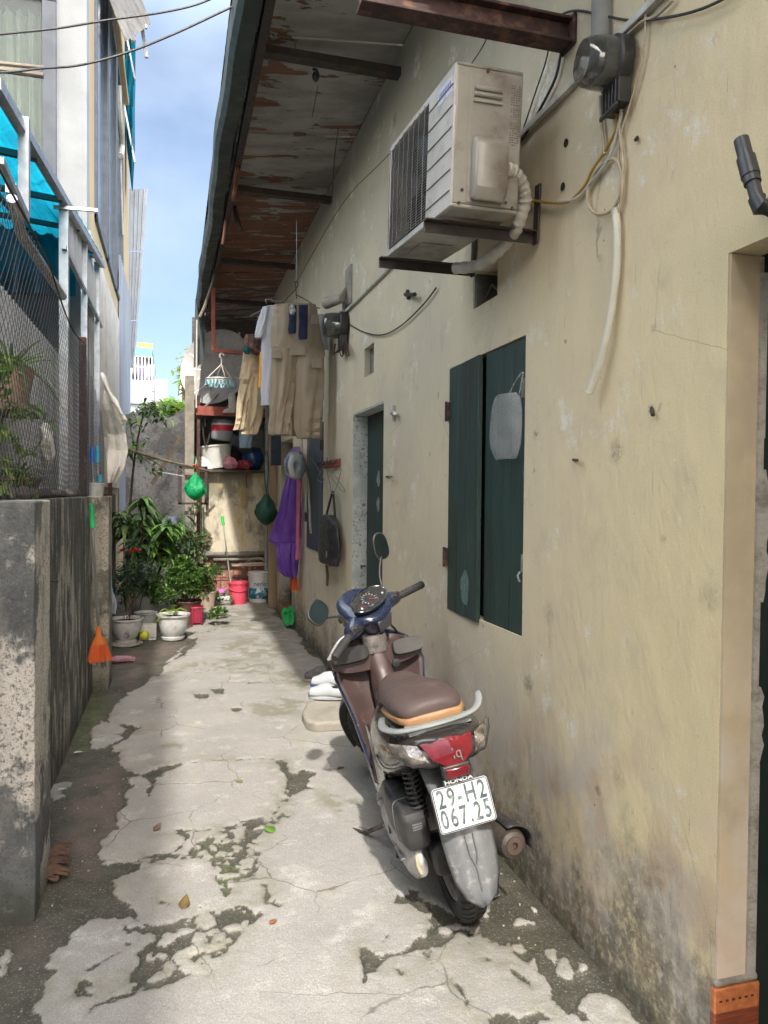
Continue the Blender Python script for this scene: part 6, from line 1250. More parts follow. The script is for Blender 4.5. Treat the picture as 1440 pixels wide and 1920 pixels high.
for (xa, ya_, xb, yb_) in ((509,658,528,672), (585,672,604,690), (584,590,598,608)):
    b = MB(); A = at(xa, ya_, Y=6.262); B = at(xb, ya_, Y=6.262); Cc = at(xb, yb_, Y=6.258); Dd = at(xa, yb_, Y=6.258); b.prism([A, B, Cc, Dd], V(0, .012, 0)); b.build('pocket_flap', khaki, tr, bevel=.004)
trousers('trousers', [(456,492,660),(453,490,690),(452,489,712)], [(451,478,705),(449,470,745),(446,462,780),(441,458,806)], [(466,490,705),(462,492,740),(458,487,780),(456,477,815)], 7.0, khaki2, 'tan trousers hanging left of the grey shirt', .05, 4)
trousers('trousers', [(590,604,600),(588,604,640),(586,604,668)], [(536,556,720),(536,556,770),(536,557,818)], [(590,602,668),(592,603,720),(592,600,790)], 6.62, khaki2, 'second khaki trousers mostly hidden behind the large cargo pair', .03, 7)
b = MB(); b.loft(vloft(rowspx([(500,560,574),(494,598,590),(492,604,640),(491,580,700),(490,570,740),(491,556,760)], 6.55, .05), .012, 7, 56, 3, .006)); b.loft(vloft(rowspx([(492,508,576),(484,506,600),(478,500,628),(479,494,634)], 6.55, .04), .008, 5, 30, 2)); b.loft(vloft(rowspx([(596,606,590),(600,612,620),(604,617,655)], 6.5, .03), .006, 5, 30, 2)); one('shirt', b, greyc, 'pale grey short sleeved shirt hanging behind the khaki trousers', 'shirt')
for (xa, xb, yb_, lb_) in ((541,556,625,'shorter navy sock clipped in front of the khaki trousers'), (560,577,636,'longer navy sock clipped in front of the khaki trousers')):
    b = MB(); w_ = (xb-xa)/2; b.loft(vloft(rowspx([(xa,xb,572),(xa+1,xb,600),(xa-1,xb-1,yb_-8),(xa+1,xb-2,yb_)], 6.2, .012), .004, 5, 28, 1, .003)); one('sock', b, navy, lb_, 'sock')
b = MB(); b.loft(vloft(rowspx([(460,485,628),(457,488,640),(460,490,655),(478,492,664)], 6.9, .05), .012, 5, 36, 2)); one('patterned_cloth', b, pm('patterned_dark', (.02,.02,.035), (.16,.08,.05), .9, 0, 26, bump=.5, bscale=20, bdist=.01), 'dark patterned cloth bunched above the tan trousers', 'cloth')
b = MB(); b.loft(vloft(rowspx([(454,468,650),(455,470,658),(460,468,663)], 6.85, .04), .01, 5, 30, 2)); one('teal_cloth', b, solidcol('teal', (.01,.09,.09), .9), 'small dark teal cloth at the left of the laundry', 'cloth')
b = MB(); b.loft(vloft(rowspx([(487,494,660),(486,494,690),(484,493,727)], 6.8, .02), .005, 5, 24, 2)); one('orange_cloth', b, pm('orange_yellow', (.75,.25,.02), (.75,.45,.04), .8, 0, 9, bump=.2), 'orange and yellow cloth strip beside the grey shirt', 'cloth')
b = MB(); b.loft(vloft(rowspx([(604,612,625),(604,614,640),(605,613,656)], 6.6, .02), .005, 5, 24, 2)); one('turquoise_cloth', b, solidcol('turq_cloth', (.01,.22,.26), .9), 'turquoise cloth end showing at the right of the laundry', 'cloth')
b = MB(); b.loft(vloft(rowspx([(449,473,800),(449,472,820),(450,470,840)], 9.0, .05), .01, 5, 30, 2)); one('blue_towel', b, pm('jeans', (.20,.28,.36), (.14,.21,.28), .9, 0, 9, bump=.4), 'pale blue cloth hanging below the tan trousers', 'cloth')
b = MB(); b.loft(vloft(rowspx([(543,552,572),(541,554,583),(545,552,590)], 6.18, .015), .003, 5, 24, 2)); one('white_patterned_sock', b, pm('white_pattern', (.5,.5,.5), (.08,.08,.1), .9, 0, 40, bump=0), 'small white patterned sock beside the navy ones', 'sock')
b = MB(); b.tube([at(470, 592, Y=7.2), at(505, 575, Y=6.6), at(545, 568, Y=6.3), at(600, 578, Y=6.35)], .006, 6); one('laundry_bar', b, 'wire', 'thin metal bar carrying the laundry below the eave', 'bar')
def hk(pts, Yv, label, r=.004, mat='dark_steel'):
    b = MB(); b.tube(smooth_path([at(p[0], p[1], Y=Yv) for p in pts], 3), r, 5); return one('wire_hanger', b, mat, label, 'hanger')
hk([(556,560),(554,532),(552,528),(558,529),(556,540),(530,568)], 6.4, 'dark wire hanger hooked above the cargo trousers'); hk([(556,553),(575,563),(596,578)], 6.38, 'right arm of a thin hanger above the cargo trousers')
hk([(500,570),(498,563),(505,561),(520,565),(540,560)], 6.45, 'pale wire hanger sticking out above the grey shirt', .005, 'wire')
b = MB(); b.tube([at(556, 530, Y=6.4), at(556, 480, Y=6.4)+V(0,0,.3)], .003, 5); one('hanging_wire', b, 'wire', 'thin wire holding the laundry from the roof', 'wire')
cable('laundry_line', [at(556, 530, Y=6.4), at(640, 385, Y=5.6), at(724, 295, Y=4.4), at(860, 150, Y=3.2), at(920, 60, X=1.34)], .0025, 'thin line from the laundry up past the air conditioner', 'cable', 'line')
# round sock dryer
sd_ = thing('sock_dryer', at(412, 715, Y=8.5), 'round pale hanging dryer ring with light blue clips', 'clothes dryer')
c_ = at(413, 712, Y=8.5); R_ = .155
b = MB(); b.tube([c_+V(R_*cos(a), R_*sin(a), 0) for a in [2*pi*k/32 for k in range(33)]], .010, 6); b.tube([c_+V(-R_,0,0), c_+V(R_,0,0)], .006, 6); tp = at(415, 683, Y=8.5)
for k in range(4): a = k*pi/2+.3; b.tube([c_+V(R_*cos(a), R_*sin(a), 0), tp], .006, 5)
b.tube(smooth_path([tp, tp+V(.0,0,.06), tp+V(-.02,0,.09), tp+V(.0,0,.12), tp+V(.03,0,.10)], 4), .008, 6); b.build('ring', M['white_metal'], sd_)
b = MB()
for k in range(26):
    a = 2*pi*k/26; p = c_+V(R_*cos(a), R_*sin(a), -.012); b.box(p+V(0,0,-.03), (.018, .018, .055), Euler((.3*sin(k*3), .3*cos(k*5), a)).to_matrix().to_4x4())
clp = b.build('clips', solidcol('pale_blue', (.30,.50,.55), .45), sd_); clp['kind'] = 'part'
del clp['kind']

# ================================================================ FAR END THINGS
def bucket(name, c, r0, r1, h, mat, label, cat='bucket', rim=.012, rot=None, handle=True, cap=False):
    t = thing(name, c, label, cat); b = MB(); R = rot
    b.lathe([(.001, .008), (r0*.96, .004), (r0, 0), (r1, h-.02), (r1+rim, h-.02), (r1+rim, h), (r1-.004, h), (r0-.006, .014), (.001, .014)] if not cap else [(.001, 0), (r0, 0), (r1, h-.05), (r1+rim, h-.05), (r1+rim, h-.035), (r1+.004, h-.03), (r1+rim, h-.01), (r1+rim*.6, h), (.001, h+.004)], c, 40, R); b.build('body', mat, t)
    if handle:
        b = MB(); b.tube(smooth_path([Vector(c)+V((r1+rim)*cos(a), -(r1+rim)*.9*abs(sin(a))-.002, h-.03-.09*sin(a)) for a in [pi*k/8 for k in range(9)]], 3), .005, 6); b.build('handle', mat, t)
    return t
pk = pm('pink_plastic', (.62,.07,.12), (.54,.055,.10), .4, 0, 6, bump=.02, subs=.1)
bucket('bucket', V(.868, 10.45, .012), .105, .135, .30, pk, 'pink plastic bucket standing on the ground at the alley end')
wb = bucket('paint_bucket', V(1.17, 10.62, .012), .135, .15, .42, pm('bucket_white', (.66,.68,.68), (.58,.60,.60), .4, 0, 9, dirt=(.4,.38,.34), damt=.3, bump=.02), 'white lidded paint bucket with a blue-green label beside the pink bucket', 'bucket', cap=True)
b = MB(); S_ = []
for z_ in (.05, .20): S_.append([V(1.17+(.1375+.015*z_/.37)*cos(a), 10.62+(.1375+.015*z_/.37)*sin(a), .012+z_) for a in [pi*1.02+pi*.96*k/24 for k in range(25)]])
b.loft(S_, cap=False, close=False); lbm = NT('bucket_label'); c = lbm.mix(lbm.ramp(lbm.noise(lbm.obj, 14, 4), .45, .5), (.55,.65,.68), (.02,.25,.35)); c = lbm.mix(lbm.ramp(lbm.noise(lbm.obj, 30, 3), .58, .6), c, (.02,.10,.06)); lbm.inp(lbm.b.inputs['Base Color'], c); b.build('label', lbm.mat, wb, solid=.001)
b = MB(); text_mesh(b, 'nerlo', .085, V(1.17, 10.617-.152, .275), (1,0,0), (0,0,1), .0005, bold=.001); b.build('lettering', solidcol('label_teal', (.03,.25,.28)), wb, smooth=False)
b = MB(); b.tube(smooth_path([at(418, 972, Y=10.5), at(422, 1010, Y=10.45), at(432, 1090, Y=10.45), at(433, 1100, Y=10.45)], 4), .009, 8); mp_ = thing('mop', at(432, 1110, Y=10.45), 'mop with a green tipped handle standing in the pink bucket', 'mop'); b.build('handle', pm('mop_handle', (.32,.36,.32), None, .4), mp_)
b = MB(); b.tube([at(416.5, 968, Y=10.5), at(419, 985, Y=10.49)], .022, 10); b.build('grip', solidcol('lime', (.05,.55,.12), .4), mp_)
bn = thing('bench', (1.1, 10.3, 0), 'low thin bench top standing behind the buckets', 'bench')
b = MB(); b.bx(.80, 1.33, 10.72, 10.88, .50, .525); b.build('seat', pm('bench_wood', (.42,.33,.25), (.30,.22,.17), .8, 0, 6, stretch=(.2,1,1), bump=.3), bn, bevel=.004)
for x_ in (1.05, 1.30):
    for y_ in (10.74, 10.86): b = MB(); b.tube([V(x_, y_, 0), V(x_, y_, .5)], .011, 6); b.build('leg', M['galv'], bn)
b = MB(); b.tube(smooth_path([V(1.0,10.8,.54), V(1.08,10.78,.60), V(1.2,10.8,.61), V(1.28,10.8,.54)], 5), .008, 6); b.tube([V(.9,10.78,.53), V(1.25,10.80,.535)], .012, 6); one('wire_coil', b, 'white_metal', 'loose white tubing lying on the bench', 'tube')
b = MB(); b.loft(vloft([(V(1.30,10.3,.01), V(.05,0,0), V(0,.10,0)), (V(1.29,10.34,.10), V(.05,0,0), V(0,.08,0)), (V(1.31,10.42,.20), V(.045,0,0), V(0,.05,0)), (V(1.32,10.46,.26), V(.03,0,0), V(0,.04,0))], .006, 3, 26)); one('rubber_boot', b, 'black_rubber', 'black shoe propped against the paint bucket', 'shoe', sub=1)
b = MB(); b.bx(.36, .78, 10.75, 10.95, .012, .075); one('white_tray', b, solidcol('tray_white', (.65,.66,.65), .5), 'flat white tray on the ground left of the pink bucket', 'tray', bevel=.012)
b = MB(); b.ell(V(.66, 10.78, .13), (.075,.05,.055), 16, 10); one('pink_cloth_ball', b, solidcol('magenta', (.50,.12,.40), .7), 'crumpled magenta cloth on the white tray', 'cloth', sub=1)
# items on the shelves
wp = pm('white_sack', (.66,.66,.62), (.56,.56,.53), .6, 0, 5, bump=.5, bscale=9, bdist=.02)
bucket('basin', V(.62, 11.15, 1.90), .17, .235, .33, wp, 'large white bucket tilted on the storage shelf', 'bucket', rot=Matrix.Rotation(-.12, 4, 'Y'), handle=False)
b = MB(); b.loft(vloft([(V(.42,11.0,1.88), V(.12,0,0), V(0,.06,0)), (V(.40,11.0,1.98), V(.09,0,0), V(0,.05,0)), (V(.36,11.0,2.06), V(.03,0,0), V(0,.03,0))], .02, 5, 26)); one('white_rag', b, wp, 'white plastic scrap beside the tilted bucket', 'rag')
rs = NT('striped_bag'); x, y, z = rs.xyz(); c = rs.mix(rs.ramp(z, 2.42, 2.425, 0, 1, False), (.30,.32,.36), (.50,.02,.05)); c = rs.mix(rs.ramp(z, 2.505, 2.51, 0, 1, False), c, (.55,.56,.58)); c = rs.mix(rs.ramp(z, 2.53, 2.535, 0, 1, False), c, (.16,.17,.20)); rs.inp(rs.b.inputs['Base Color'], c); rs.b.inputs['Roughness'].default_value = .5
b = MB(); b.lathe([(.001,0),(.13,0),(.145,.02),(.16,.26),(.14,.29),(.001,.30)], V(.66, 11.0, 2.30), 30, Matrix.Rotation(.10, 4, 'Y')); one('striped_bucket', b, rs.mat, 'grey bucket with red and white stripe hanging under the upper shelf', 'bucket')
hanger([(385,800),(383,775),(390,770),(400,760),(404,765),(396,780)], 'wire hanger hanging left of the striped bucket', Y=10.8, r=.006, mat='dark_steel'); 
b = MB(); b.tube(smooth_path([at(382,772,Y=10.9), at(380,800,Y=10.9), at(386,835,Y=10.9), at(394,812,Y=10.9)], 5), .012, 6); one('black_strap', b, 'black_rubber', 'black strap loop hanging left of the striped bucket', 'strap')
b = MB(); b.lathe([(.001,0),(.16,0),(.27,.11),(.285,.11),(.285,.125),(.262,.122),(.15,.012),(.001,.012)], V(.92, 11.3, 2.18), 36, Matrix.Rotation(.75, 4, 'Y')); one('dark_basin', b, solidcol('dark_basin', (.10,.105,.12), .4), 'dark grey basin leaning behind the white bucket', 'basin')
b = MB(); b.lathe([(.001,0),(.10,.0),(.155,.08),(.165,.18),(.12,.28),(.001,.32)], V(1.14, 11.25, 1.90), 34); one('blue_basin', b, pm('royal_blue', (.01,.075,.22), (.01,.05,.16), .4, 0, 6, bump=.05), 'dark blue round container at the right of the shelf', 'container')
b = MB(); b.loft(vloft([(V(.79,10.98,1.88), V(.07,0,0), V(0,.06,0)), (V(.79,10.97,1.96), V(.10,0,0), V(0,.07,0)), (V(.78,10.98,2.04), V(.06,0,0), V(0,.05,0)), (V(.75,11,2.08), V(.02,0,0), V(0,.02,0))], .02, 5, 30, 2)); one('pink_bag', b, translucent('pink_film', (.72,.33,.42), .3, .5, (.60,.25,.35), bump=.8), 'pink plastic bag on the shelf edge beside the white bucket', 'bag', sub=1)
b = MB(); b.loft(vloft([(V(1.0,10.97,1.88), V(.08,0,0), V(0,.06,0)), (V(1.0,10.97,1.96), V(.11,0,0), V(0,.07,0)), (V(.98,10.98,2.02), V(.05,0,0), V(0,.05,0))], .025, 6, 30, 1)); rb = one('red_bag', b, solidcol('dark_red_film', (.25,.02,.035), .4), 'dark red plastic bag with trailing ends on the shelf', 'bag', sub=1)
b = MB(); b.tube(smooth_path([V(1.0,10.84,1.93), V(1.02,10.80,1.85), V(1.0,10.79,1.72), V(1.015,10.79,1.62)], 5), .009, 5); b.build('trailing_end', bpy.data.materials['dark_red_film'], rb)
for (x_, z_, w_, h_, cl, lb_) in ((1.15, 2.22, .30, .28, (.20,.20,.19), 'grey plastic crate behind the hanging clothes'), (1.17, 2.51, .28, .20, (.10,.10,.11), 'dark box stacked on the grey crate'), (.86, 1.90, .14, .10, (.16,.12,.05), 'small ochre tin between bucket and red bag')):
    b = MB(); y_ = 11.45 if w_ > .2 else 11.1; b.box(V(x_, y_, z_+h_/2), (w_, .25, h_)); b.box(V(x_, y_, z_+h_-.02), (w_+.02, .27, .03)); b.box(V(x_, y_-.13, z_+h_*.4), (w_*.8, .02, h_*.08)); one('storage_box', b, solidcol('box_%d' % int(z_*100), cl, .6), lb_, 'box', bevel=.01)
b = MB(); b.loft(vloft([(V(.80,10.72,2.66), V(.045,0,0), V(0,.03,0)), (V(.80,10.72,2.75), V(.055,0,0), V(0,.03,0)), (V(.79,10.72,2.88), V(.05,0,0), V(0,.03,0)), (V(.80,10.72,2.95), V(.03,0,0), V(0,.02,0))], .006, 4, 24)); b.loft(vloft([(V(.72,10.72,2.66), V(.07,0,0), V(0,.03,0)), (V(.75,10.72,2.71), V(.06,0,0), V(0,.03,0)), (V(.80,10.72,2.74), V(.03,0,0), V(0,.03,0))], .004, 4, 20)); one('white_sock', b, solidcol('sock_white', (.62,.61,.58), .9), 'white sock shaped rag hanging at the upper shelf', 'sock', sub=1)
# satellite dish
dt = thing('satellite_dish', (.75, 11.4, 2.75), 'large grey satellite dish standing on the red shelf under the eave', 'satellite dish')
b = MB(); dc = V(.66, 11.35, 3.36); dd = V(-.62, -.95, .25).normalized(); Rd = (-dd).to_track_quat('Z', 'Y').to_matrix().to_4x4()
b.lathe([(.001, 0)]+[(.56*t/10, -.14*(t/10)**2) for t in range(1, 11)]+[(.575, -.145), (.575, -.135)]+[(.56*t/10, .006-.14*(t/10)**2) for t in range(10, 0, -1)]+[(.001, .006)], dc, 48, Rd); b.build('reflector', pm('dish_grey', (.34,.33,.32), (.26,.25,.24), .45, .2, 4, dirt=(.15,.12,.10), dscale=4, bump=.05), dt)
b = MB()
for k in range(14): q = .56; a = 2*pi*k/14; b.tube([dc + (Rd @ V(.12*cos(a), .12*sin(a), .03)), dc + (Rd @ V(q*cos(a), q*sin(a), -.13))], .006, 5)
b.build('rib', M['galv'], dt)
b = MB(); b.tube([V(.42, 10.95, 2.75), V(.72, 11.30, 3.08)], .016, 8); b.tube([V(.72, 10.95, 2.75), V(1.0, 11.3, 3.05)], .012, 8); b.tube([V(.93, 11.2, 2.75), V(.93, 11.2, 3.9)], .018, 8); b.build('mount', M['galv'], dt)
# window frame hung at the concrete post, bamboo pole
b = MB()
A_y = 10.85; fx0, fx1, fz0, fz1 = at(334,900,Y=A_y).x, at(389,900,Y=A_y).x, at(360,946,Y=A_y).z, at(360,874,Y=A_y).z
for (x0_, x1_, z0_, z1_) in ((fx0, fx0+.05, fz0, fz1), (fx1-.04, fx1, fz0, fz1), (fx0, fx1, fz1-.04, fz1), (fx0, fx1, fz0, fz0+.03)): b.bx(x0_, x1_, A_y-.015, A_y+.015, z0_, z1_)
one('window_frame', b, 'dark_steel', 'empty black metal frame hanging behind the green bag', 'frame', bevel=.002)
b = MB(); b.tube(smooth_path([at(228, 838, Y=9.6), at(290, 858, Y=9.9), at(345, 872, Y=10.2), at(395, 884, Y=10.55)], 5), .016, 8); one('bamboo_pole', b, 'bamboo', 'brown bamboo pole crossing in front of the grey rear wall', 'pole')
hanger([(333,880),(326,868),(330,872),(345,885),(328,882)], 'white wire hanger on the bamboo pole left of the green bag', Y=10.15, r=.005); hanger([(300,882),(296,884),(345,893)], 'bent white wire hanging below the bamboo pole', Y=10.1, r=.004)
b = MB(); b.tube([at(366, 878, Y=10.28), at(362, 872, Y=10.22), at(368, 870, Y=10.22), at(370, 884, Y=10.28)], .012, 6); one('red_tie', b, solidcol('red_tie', (.55,.08,.04)), 'red tie holding the green bag to the bamboo pole', 'tie')
b = MB(); b.tube([V(.225, 10.95, 0), V(.225, 10.95, 1.35)], .018, 8); b.tube([V(.40, 10.95, 0), V(.40, 10.95, 1.35)], .015, 8); one('pipe_pair', b, 'galv', 'pair of thin grey pipes standing before the washhouse wall', 'pipe')
# slippers, shoes, slab by the scooter
def slipper(c, ang, length, w, mat, label, strap, up=0, roll=0, name='slipper'):
    Rm_ = Matrix.Translation(c) @ Matrix.Rotation(ang, 4, 'Z') @ Matrix.Rotation(up, 4, 'X') @ Matrix.Rotation(roll, 4, 'Y'); t = thing(name, c, label, name, mat=Matrix.Translation(c))
    b = MB(); P_ = []
    for k in range(24):
        a = 2*pi*k/24; yy = cos(a)*length/2; ww = w/2*(1 if yy > 0 else .82); P_.append(Rm_ @ V(sin(a)*ww, yy, 0))
    n_ = (Rm_.to_3x3() @ V(0,0,1)); b.prism(P_, n_*.022); b.build('sole', mat, t, bevel=.004)
    b = MB(); b.tube(smooth_path([Rm_ @ V(-w*.42, -.01, .02), Rm_ @ V(-w*.25, .03, .05), Rm_ @ V(0, length*.22, .035), Rm_ @ V(w*.25, .03, .05), Rm_ @ V(w*.42, -.01, .02)], 5), .010, 8, flat=.7); b.build('strap', strap, t); return t
gs = solidcol('green_eva', (.01,.32,.07), .5)
slipper(at(536, 1158, X=1.24), .10, .25, .10, gs, 'green slipper leaning on the wall foot, left of its pair', gs, up=.85); slipper(at(545, 1155, X=1.30), -.05, .25, .10, gs, 'green slipper leaning on the wall foot, right of its pair', gs, up=.95)
b = MB(); P_ = [at(x_, y_, Z=.075) for x_, y_ in ((566,1335),(572,1320),(600,1304),(640,1286),(700,1290),(690,1345),(640,1352),(592,1355),(575,1350))]; b.prism(P_, V(0,0,-.075)); one('stone_slab', b, pm('pale_slab', (.31,.29,.24), (.24,.22,.18), .9, 0, 7, dirt=(.20,.18,.13), dscale=9, damt=.5, bump=.6, bscale=30, bdist=.01), 'pale stone step slab on the ground in front of the scooter', 'stone slab', bevel=.018)
def shoe(c, ang, label, upper, sole, L_=.27, W_=.10, lift=0, open_=.45):
    Rm_ = Matrix.Translation(c) @ Matrix.Rotation(ang, 4, 'Z') @ Matrix.Rotation(lift, 4, 'X'); t = thing('shoe', c, label, 'shoe')
    b = MB(); P_ = []
    for k in range(28):
        a = 2*pi*k/28; yy = cos(a)*L_/2; P_.append(Rm_ @ V(sin(a)*W_/2*(1+.12*cos(a)), yy, 0))
    b.prism(P_, Rm_.to_3x3() @ V(0,0,.028)); b.build('sole', sole, t, bevel=.006)
    b = MB(); S_ = []
    for (yy, h_, w_) in ((L_*.47, .02, .5), (L_*.42, .045, .8), (L_*.25, .062, 1.0), (.03, .085, .96), (-.02, .095, .9), (-.06, .07, .86), (-L_*.36, .065, .82), (-L_*.46, .075, .6)):
        S_.append([Rm_ @ V(W_/2*.95*w_*cos(a), yy, .026+h_*abs(sin(a))**.8) for a in [pi*k/14 for k in range(15)]])
    b.loft(S_, cap=False, close=False); b.build('upper', upper, t, solid=.004)
    b = MB(); b.prism([Rm_ @ V(W_*.30*cos(a), -.065+.055*sin(a), .085) for a in [2*pi*k/16 for k in range(16)]], Rm_.to_3x3() @ V(0,0,.012)); b.build('opening', dark, t)
    return t
wsh = solidcol('shoe_white', (.42,.44,.46), .5); blu = solidcol('shoe_blue', (.03,.14,.33), .5); gry = pm('shoe_grey', (.07,.07,.075), (.13,.13,.13), .7, 0, 20, bump=.3); crm = solidcol('shoe_cream', (.50,.45,.36), .6)
zz = .082
shoe(at(612, 1310, Z=zz), 1.15, 'white shoe with blue sole on the slab, nearer of the two', wsh, wsh); shoe(at(612, 1295, Z=zz)+V(.03,.10,0), 1.22, 'white and blue shoe on the slab, farther of the two', wsh, blu)
shoe(at(600, 1276, Z=.012), 1.45, 'dark grey shoe with cream sole behind the white ones', gry, crm)
b = MB(); b.box(at(1225-0, 0, Z=0) if False else V(1.14, 2.60, .016), (.13, .05, .006), Matrix.Rotation(.3, 4, 'Z')); one('paper_scrap', b, solidcol('scrap_grey', (.25,.27,.28)), 'flat grey scrap on the ground behind the rear tyre', 'scrap')
# ================================================================ PLANTS AND POTS
def leafmat(name, c, c2, tr=.35): return translucent(name, c, tr, .42, c2, scale=5, bump=.15, bscale=30)
LM = dict(mid=leafmat('leaf_mid', (.095,.20,.045), (.06,.135,.033)), light=leafmat('leaf_light', (.18,.31,.065), (.12,.23,.05)), dark=leafmat('leaf_dark', (.048,.10,.040), (.030,.068,.028)),
          yel=leafmat('leaf_lime', (.24,.33,.05), (.15,.24,.04)), var=leafmat('leaf_variegated', (.42,.46,.26), (.12,.22,.06)), blue=leafmat('leaf_bluish', (.07,.13,.07), (.045,.085,.05)))
def leaf_(mb, p, d, up, L_, W_, curl=.3, fold=.25, mi=0, seg_=4, prof=None):
    p = Vector(p); d = Vector(d).normalized(); up = Vector(up); s = d.cross(up)
    if s.length < 1e-3: s = V(1, 0, 0)
    s.normalize(); nrm = s.cross(d).normalized(); mb.cur = mi; vs = []; fs = []
    prof = prof or [.10, .75, 1, .62, .04]
    for k in range(seg_+1):
        t = k/seg_; q = p + d*(L_*t) - V(0, 0, 1)*(curl*L_*t*t) ; w_ = W_/2*np.interp(t, np.linspace(0, 1, len(prof)), prof); vs += [q - s*w_ + nrm*fold*w_, q, q + s*w_ + nrm*fold*w_]
    for k in range(seg_):
        a = k*3; fs += [(a, a+1, a+4, a+3), (a+1, a+2, a+5, a+4)]
    mb.add(vs, fs); mb.cur = 0
def rdir(zmin=-.3, zmax=1):
    a = rnd.uniform(0, 2*pi); z = rnd.uniform(zmin, zmax); r_ = sqrt(max(0, 1-z*z)); return V(r_*cos(a), r_*sin(a), z)
def plant(name, base, label, group=None, cat='plant'): return thing(name, base, label, cat, group)
ceramic = pm('glazed_ceramic', (.46,.46,.44), (.38,.385,.38), .3, 0, 6, dirt=(.22,.19,.14), dscale=11, damt=.5, bump=.05, coat=.4); soil = pm('soil', (.05,.035,.025), (.03,.022,.016), .95, 0, 30, bump=.8, bscale=50, bdist=.01)
def pot(c, r0, r1, h, label, mat=ceramic, foot=True, flute=0, name='flower_pot'):
    t = thing(name, c, label, 'pot'); b = MB(); c = Vector(c)
    pr = ([(r0*.85, 0), (r0*.9, h*.10), (r0*.72, h*.14), (r0*.95, h*.26), (r1*.93, h*.62), (r1*.97, h*.88), (r1*1.10, h*.93), (r1*1.12, h), (r1*1.0, h), (r1*.92, h*.90), (r1*.9, h*.86)] if foot else [(r0, 0), (r0*1.04, h*.2), (r1*.94, h*.8), (r1*1.02, h*.9), (r1*1.08, h*.96), (r1*1.05, h), (r1*.96, h), (r1*.9, h*.88)])
    b.lathe(pr, c, 44)
    if flute:
        for p in b.v:
            d_ = p-c; a = atan2(d_.y, d_.x); q = 1+.035*sin(flute*a+d_.z*14)*(1 if d_.z < h*.9 else 0); p.x = c.x+d_.x*q; p.y = c.y+d_.y*q
    b.build('body', mat, t); b = MB(); b.lathe([(.001, h*.87), (r1*.93, h*.87)], c, 24); b.build('soil', soil, t); return t
p1 = pot((-.455, 7.92, .025), .115, .150, .25, 'white footed bowl pot with painted flower, nearest the left pier')
b = MB()
for k in range(12): a = rnd.uniform(0, 6.28); r_ = rnd.uniform(0, .028); b.box(V(-.445+r_*cos(a), 7.92-.1485+.004*abs(cos(a)), .13+r_*sin(a)*1.2), (.012, .003, .006), Matrix.Rotation(a, 4, 'Y'))
b.build('painted_flower', solidcol('maroon_paint', (.10,.03,.05)), p1)
b = MB(); b.prism([V(-.455+.16*cos(a)*(1+.12*sin(3*a)), 7.90+.13*sin(a)*(1+.1*cos(4*a)), 0.005) for a in [2*pi*k/14 for k in range(14)]], V(0,0,.022)); one('flat_stone', b, bpy.data.materials['pale_slab'], 'flat grey stone under the footed bowl pot', 'stone', bevel=.006)
pot((-.29, 8.55, .01), .09, .115, .22, 'small white footed pot half hidden behind the flower-painted bowl')
pot((-.34, 9.35, .01), .10, .175, .42, 'tall fluted grey-white pot at the back left', pm('fluted_pot', (.46,.46,.45), (.36,.36,.36), .5, 0, 6, dirt=(.15,.14,.11), bump=.1), False, 14)
pot((0.0, 8.08, .015), .135, .158, .26, 'rounded white pot with fern leaves over its rim')
pot((.16, 9.1, .01), .12, .16, .26, 'dark pot hidden under the dense round bush', solidcol('dark_pot', (.10,.05,.04), .6), False)
pot((.44, 10.2, .01), .09, .12, .22, 'beige pot at the right end of the plant row', solidcol('beige_pot', (.42,.33,.26), .6), False)
b = MB(); b.bx(.20, .33, 8.85, 9.0, .03, .20); b.bx(.19, .34, 8.84, 9.01, .20, .22)
for x_ in (.20, .305): b.bx(x_, x_+.025, 8.835, 8.85, 0, .20)
one('red_stool', b, solidcol('dark_red_plastic', (.22,.008,.03), .35), 'small dark red plastic stool beside the dense bush', 'stool', bevel=.008)
cr = thing('white_basket', (-.30, 8.15, .01), 'small white slotted plastic basket holding a yellow ball', 'basket'); b = MB()
for k in range(7): x_ = -.33+k*.022; b.bx(x_, x_+.010, 8.08, 8.085, .01, .16)
for z_ in (.01, .06, .11, .15): b.bx(-.33, -.17, 8.079, 8.086, z_, z_+.014)
b.bx(-.175, -.168, 8.08, 8.22, .01, .16); b.bx(-.335, -.328, 8.08, 8.22, .01, .16); b.bx(-.33, -.17, 8.215, 8.22, .01, .16); b.build('frame', solidcol('basket_white', (.6,.6,.56), .5), cr)
b = MB(); b.ell(V(-.285, 8.03, .07), (.05, .045, .05), 20, 12); one('yellow_ball', b, solidcol('yellow_fruit', (.50,.48,.04), .5), 'yellow round fruit lying before the white basket', 'fruit')
stemm = pm('stem_brown', (.09,.06,.035), (.06,.045,.03), .8, 0, 20, bump=.3); stemg = pm('stem_green', (.06,.09,.03), None, .6, 0, 20, bump=.1)
# rose bush in the bowl
t = plant('rose_bush', (-.455, 7.92, .2), 'thin rose bush with three red blooms in the flower-painted bowl'); sb, lbm_, fb_ = MB(), MB(), MB(); tips = []
for k in range(6):
    a = rnd.uniform(0, 6.28); s0 = V(-.455+.03*cos(a), 7.92+.03*sin(a), .22); top_ = V(-.40+rnd.uniform(-.24,.24), 7.95+rnd.uniform(-.2,.2), rnd.uniform(.75, 1.02)); pts = smooth_path([s0, s0.lerp(top_, .5)+V(rnd.uniform(-.04,.04), 0, .05), top_], 5); sb.tube(pts, [.0045-.002*i/len(pts) for i in range(len(pts))], 5)
    for p in pts[5:]:
        for j in range(14):
            q = p+rdir(-.6, .8)*rnd.uniform(.02, .12); leaf_(lbm_, q, rdir(-.5, .5), V(0,0,1), rnd.uniform(.035, .06), rnd.uniform(.024, .036), .3, .2, rnd.choice((0, 0, 1)))
sb.build('stem', stemm, t); lbm_.build('foliage', [LM['dark'], LM['blue']], t, smooth=False)
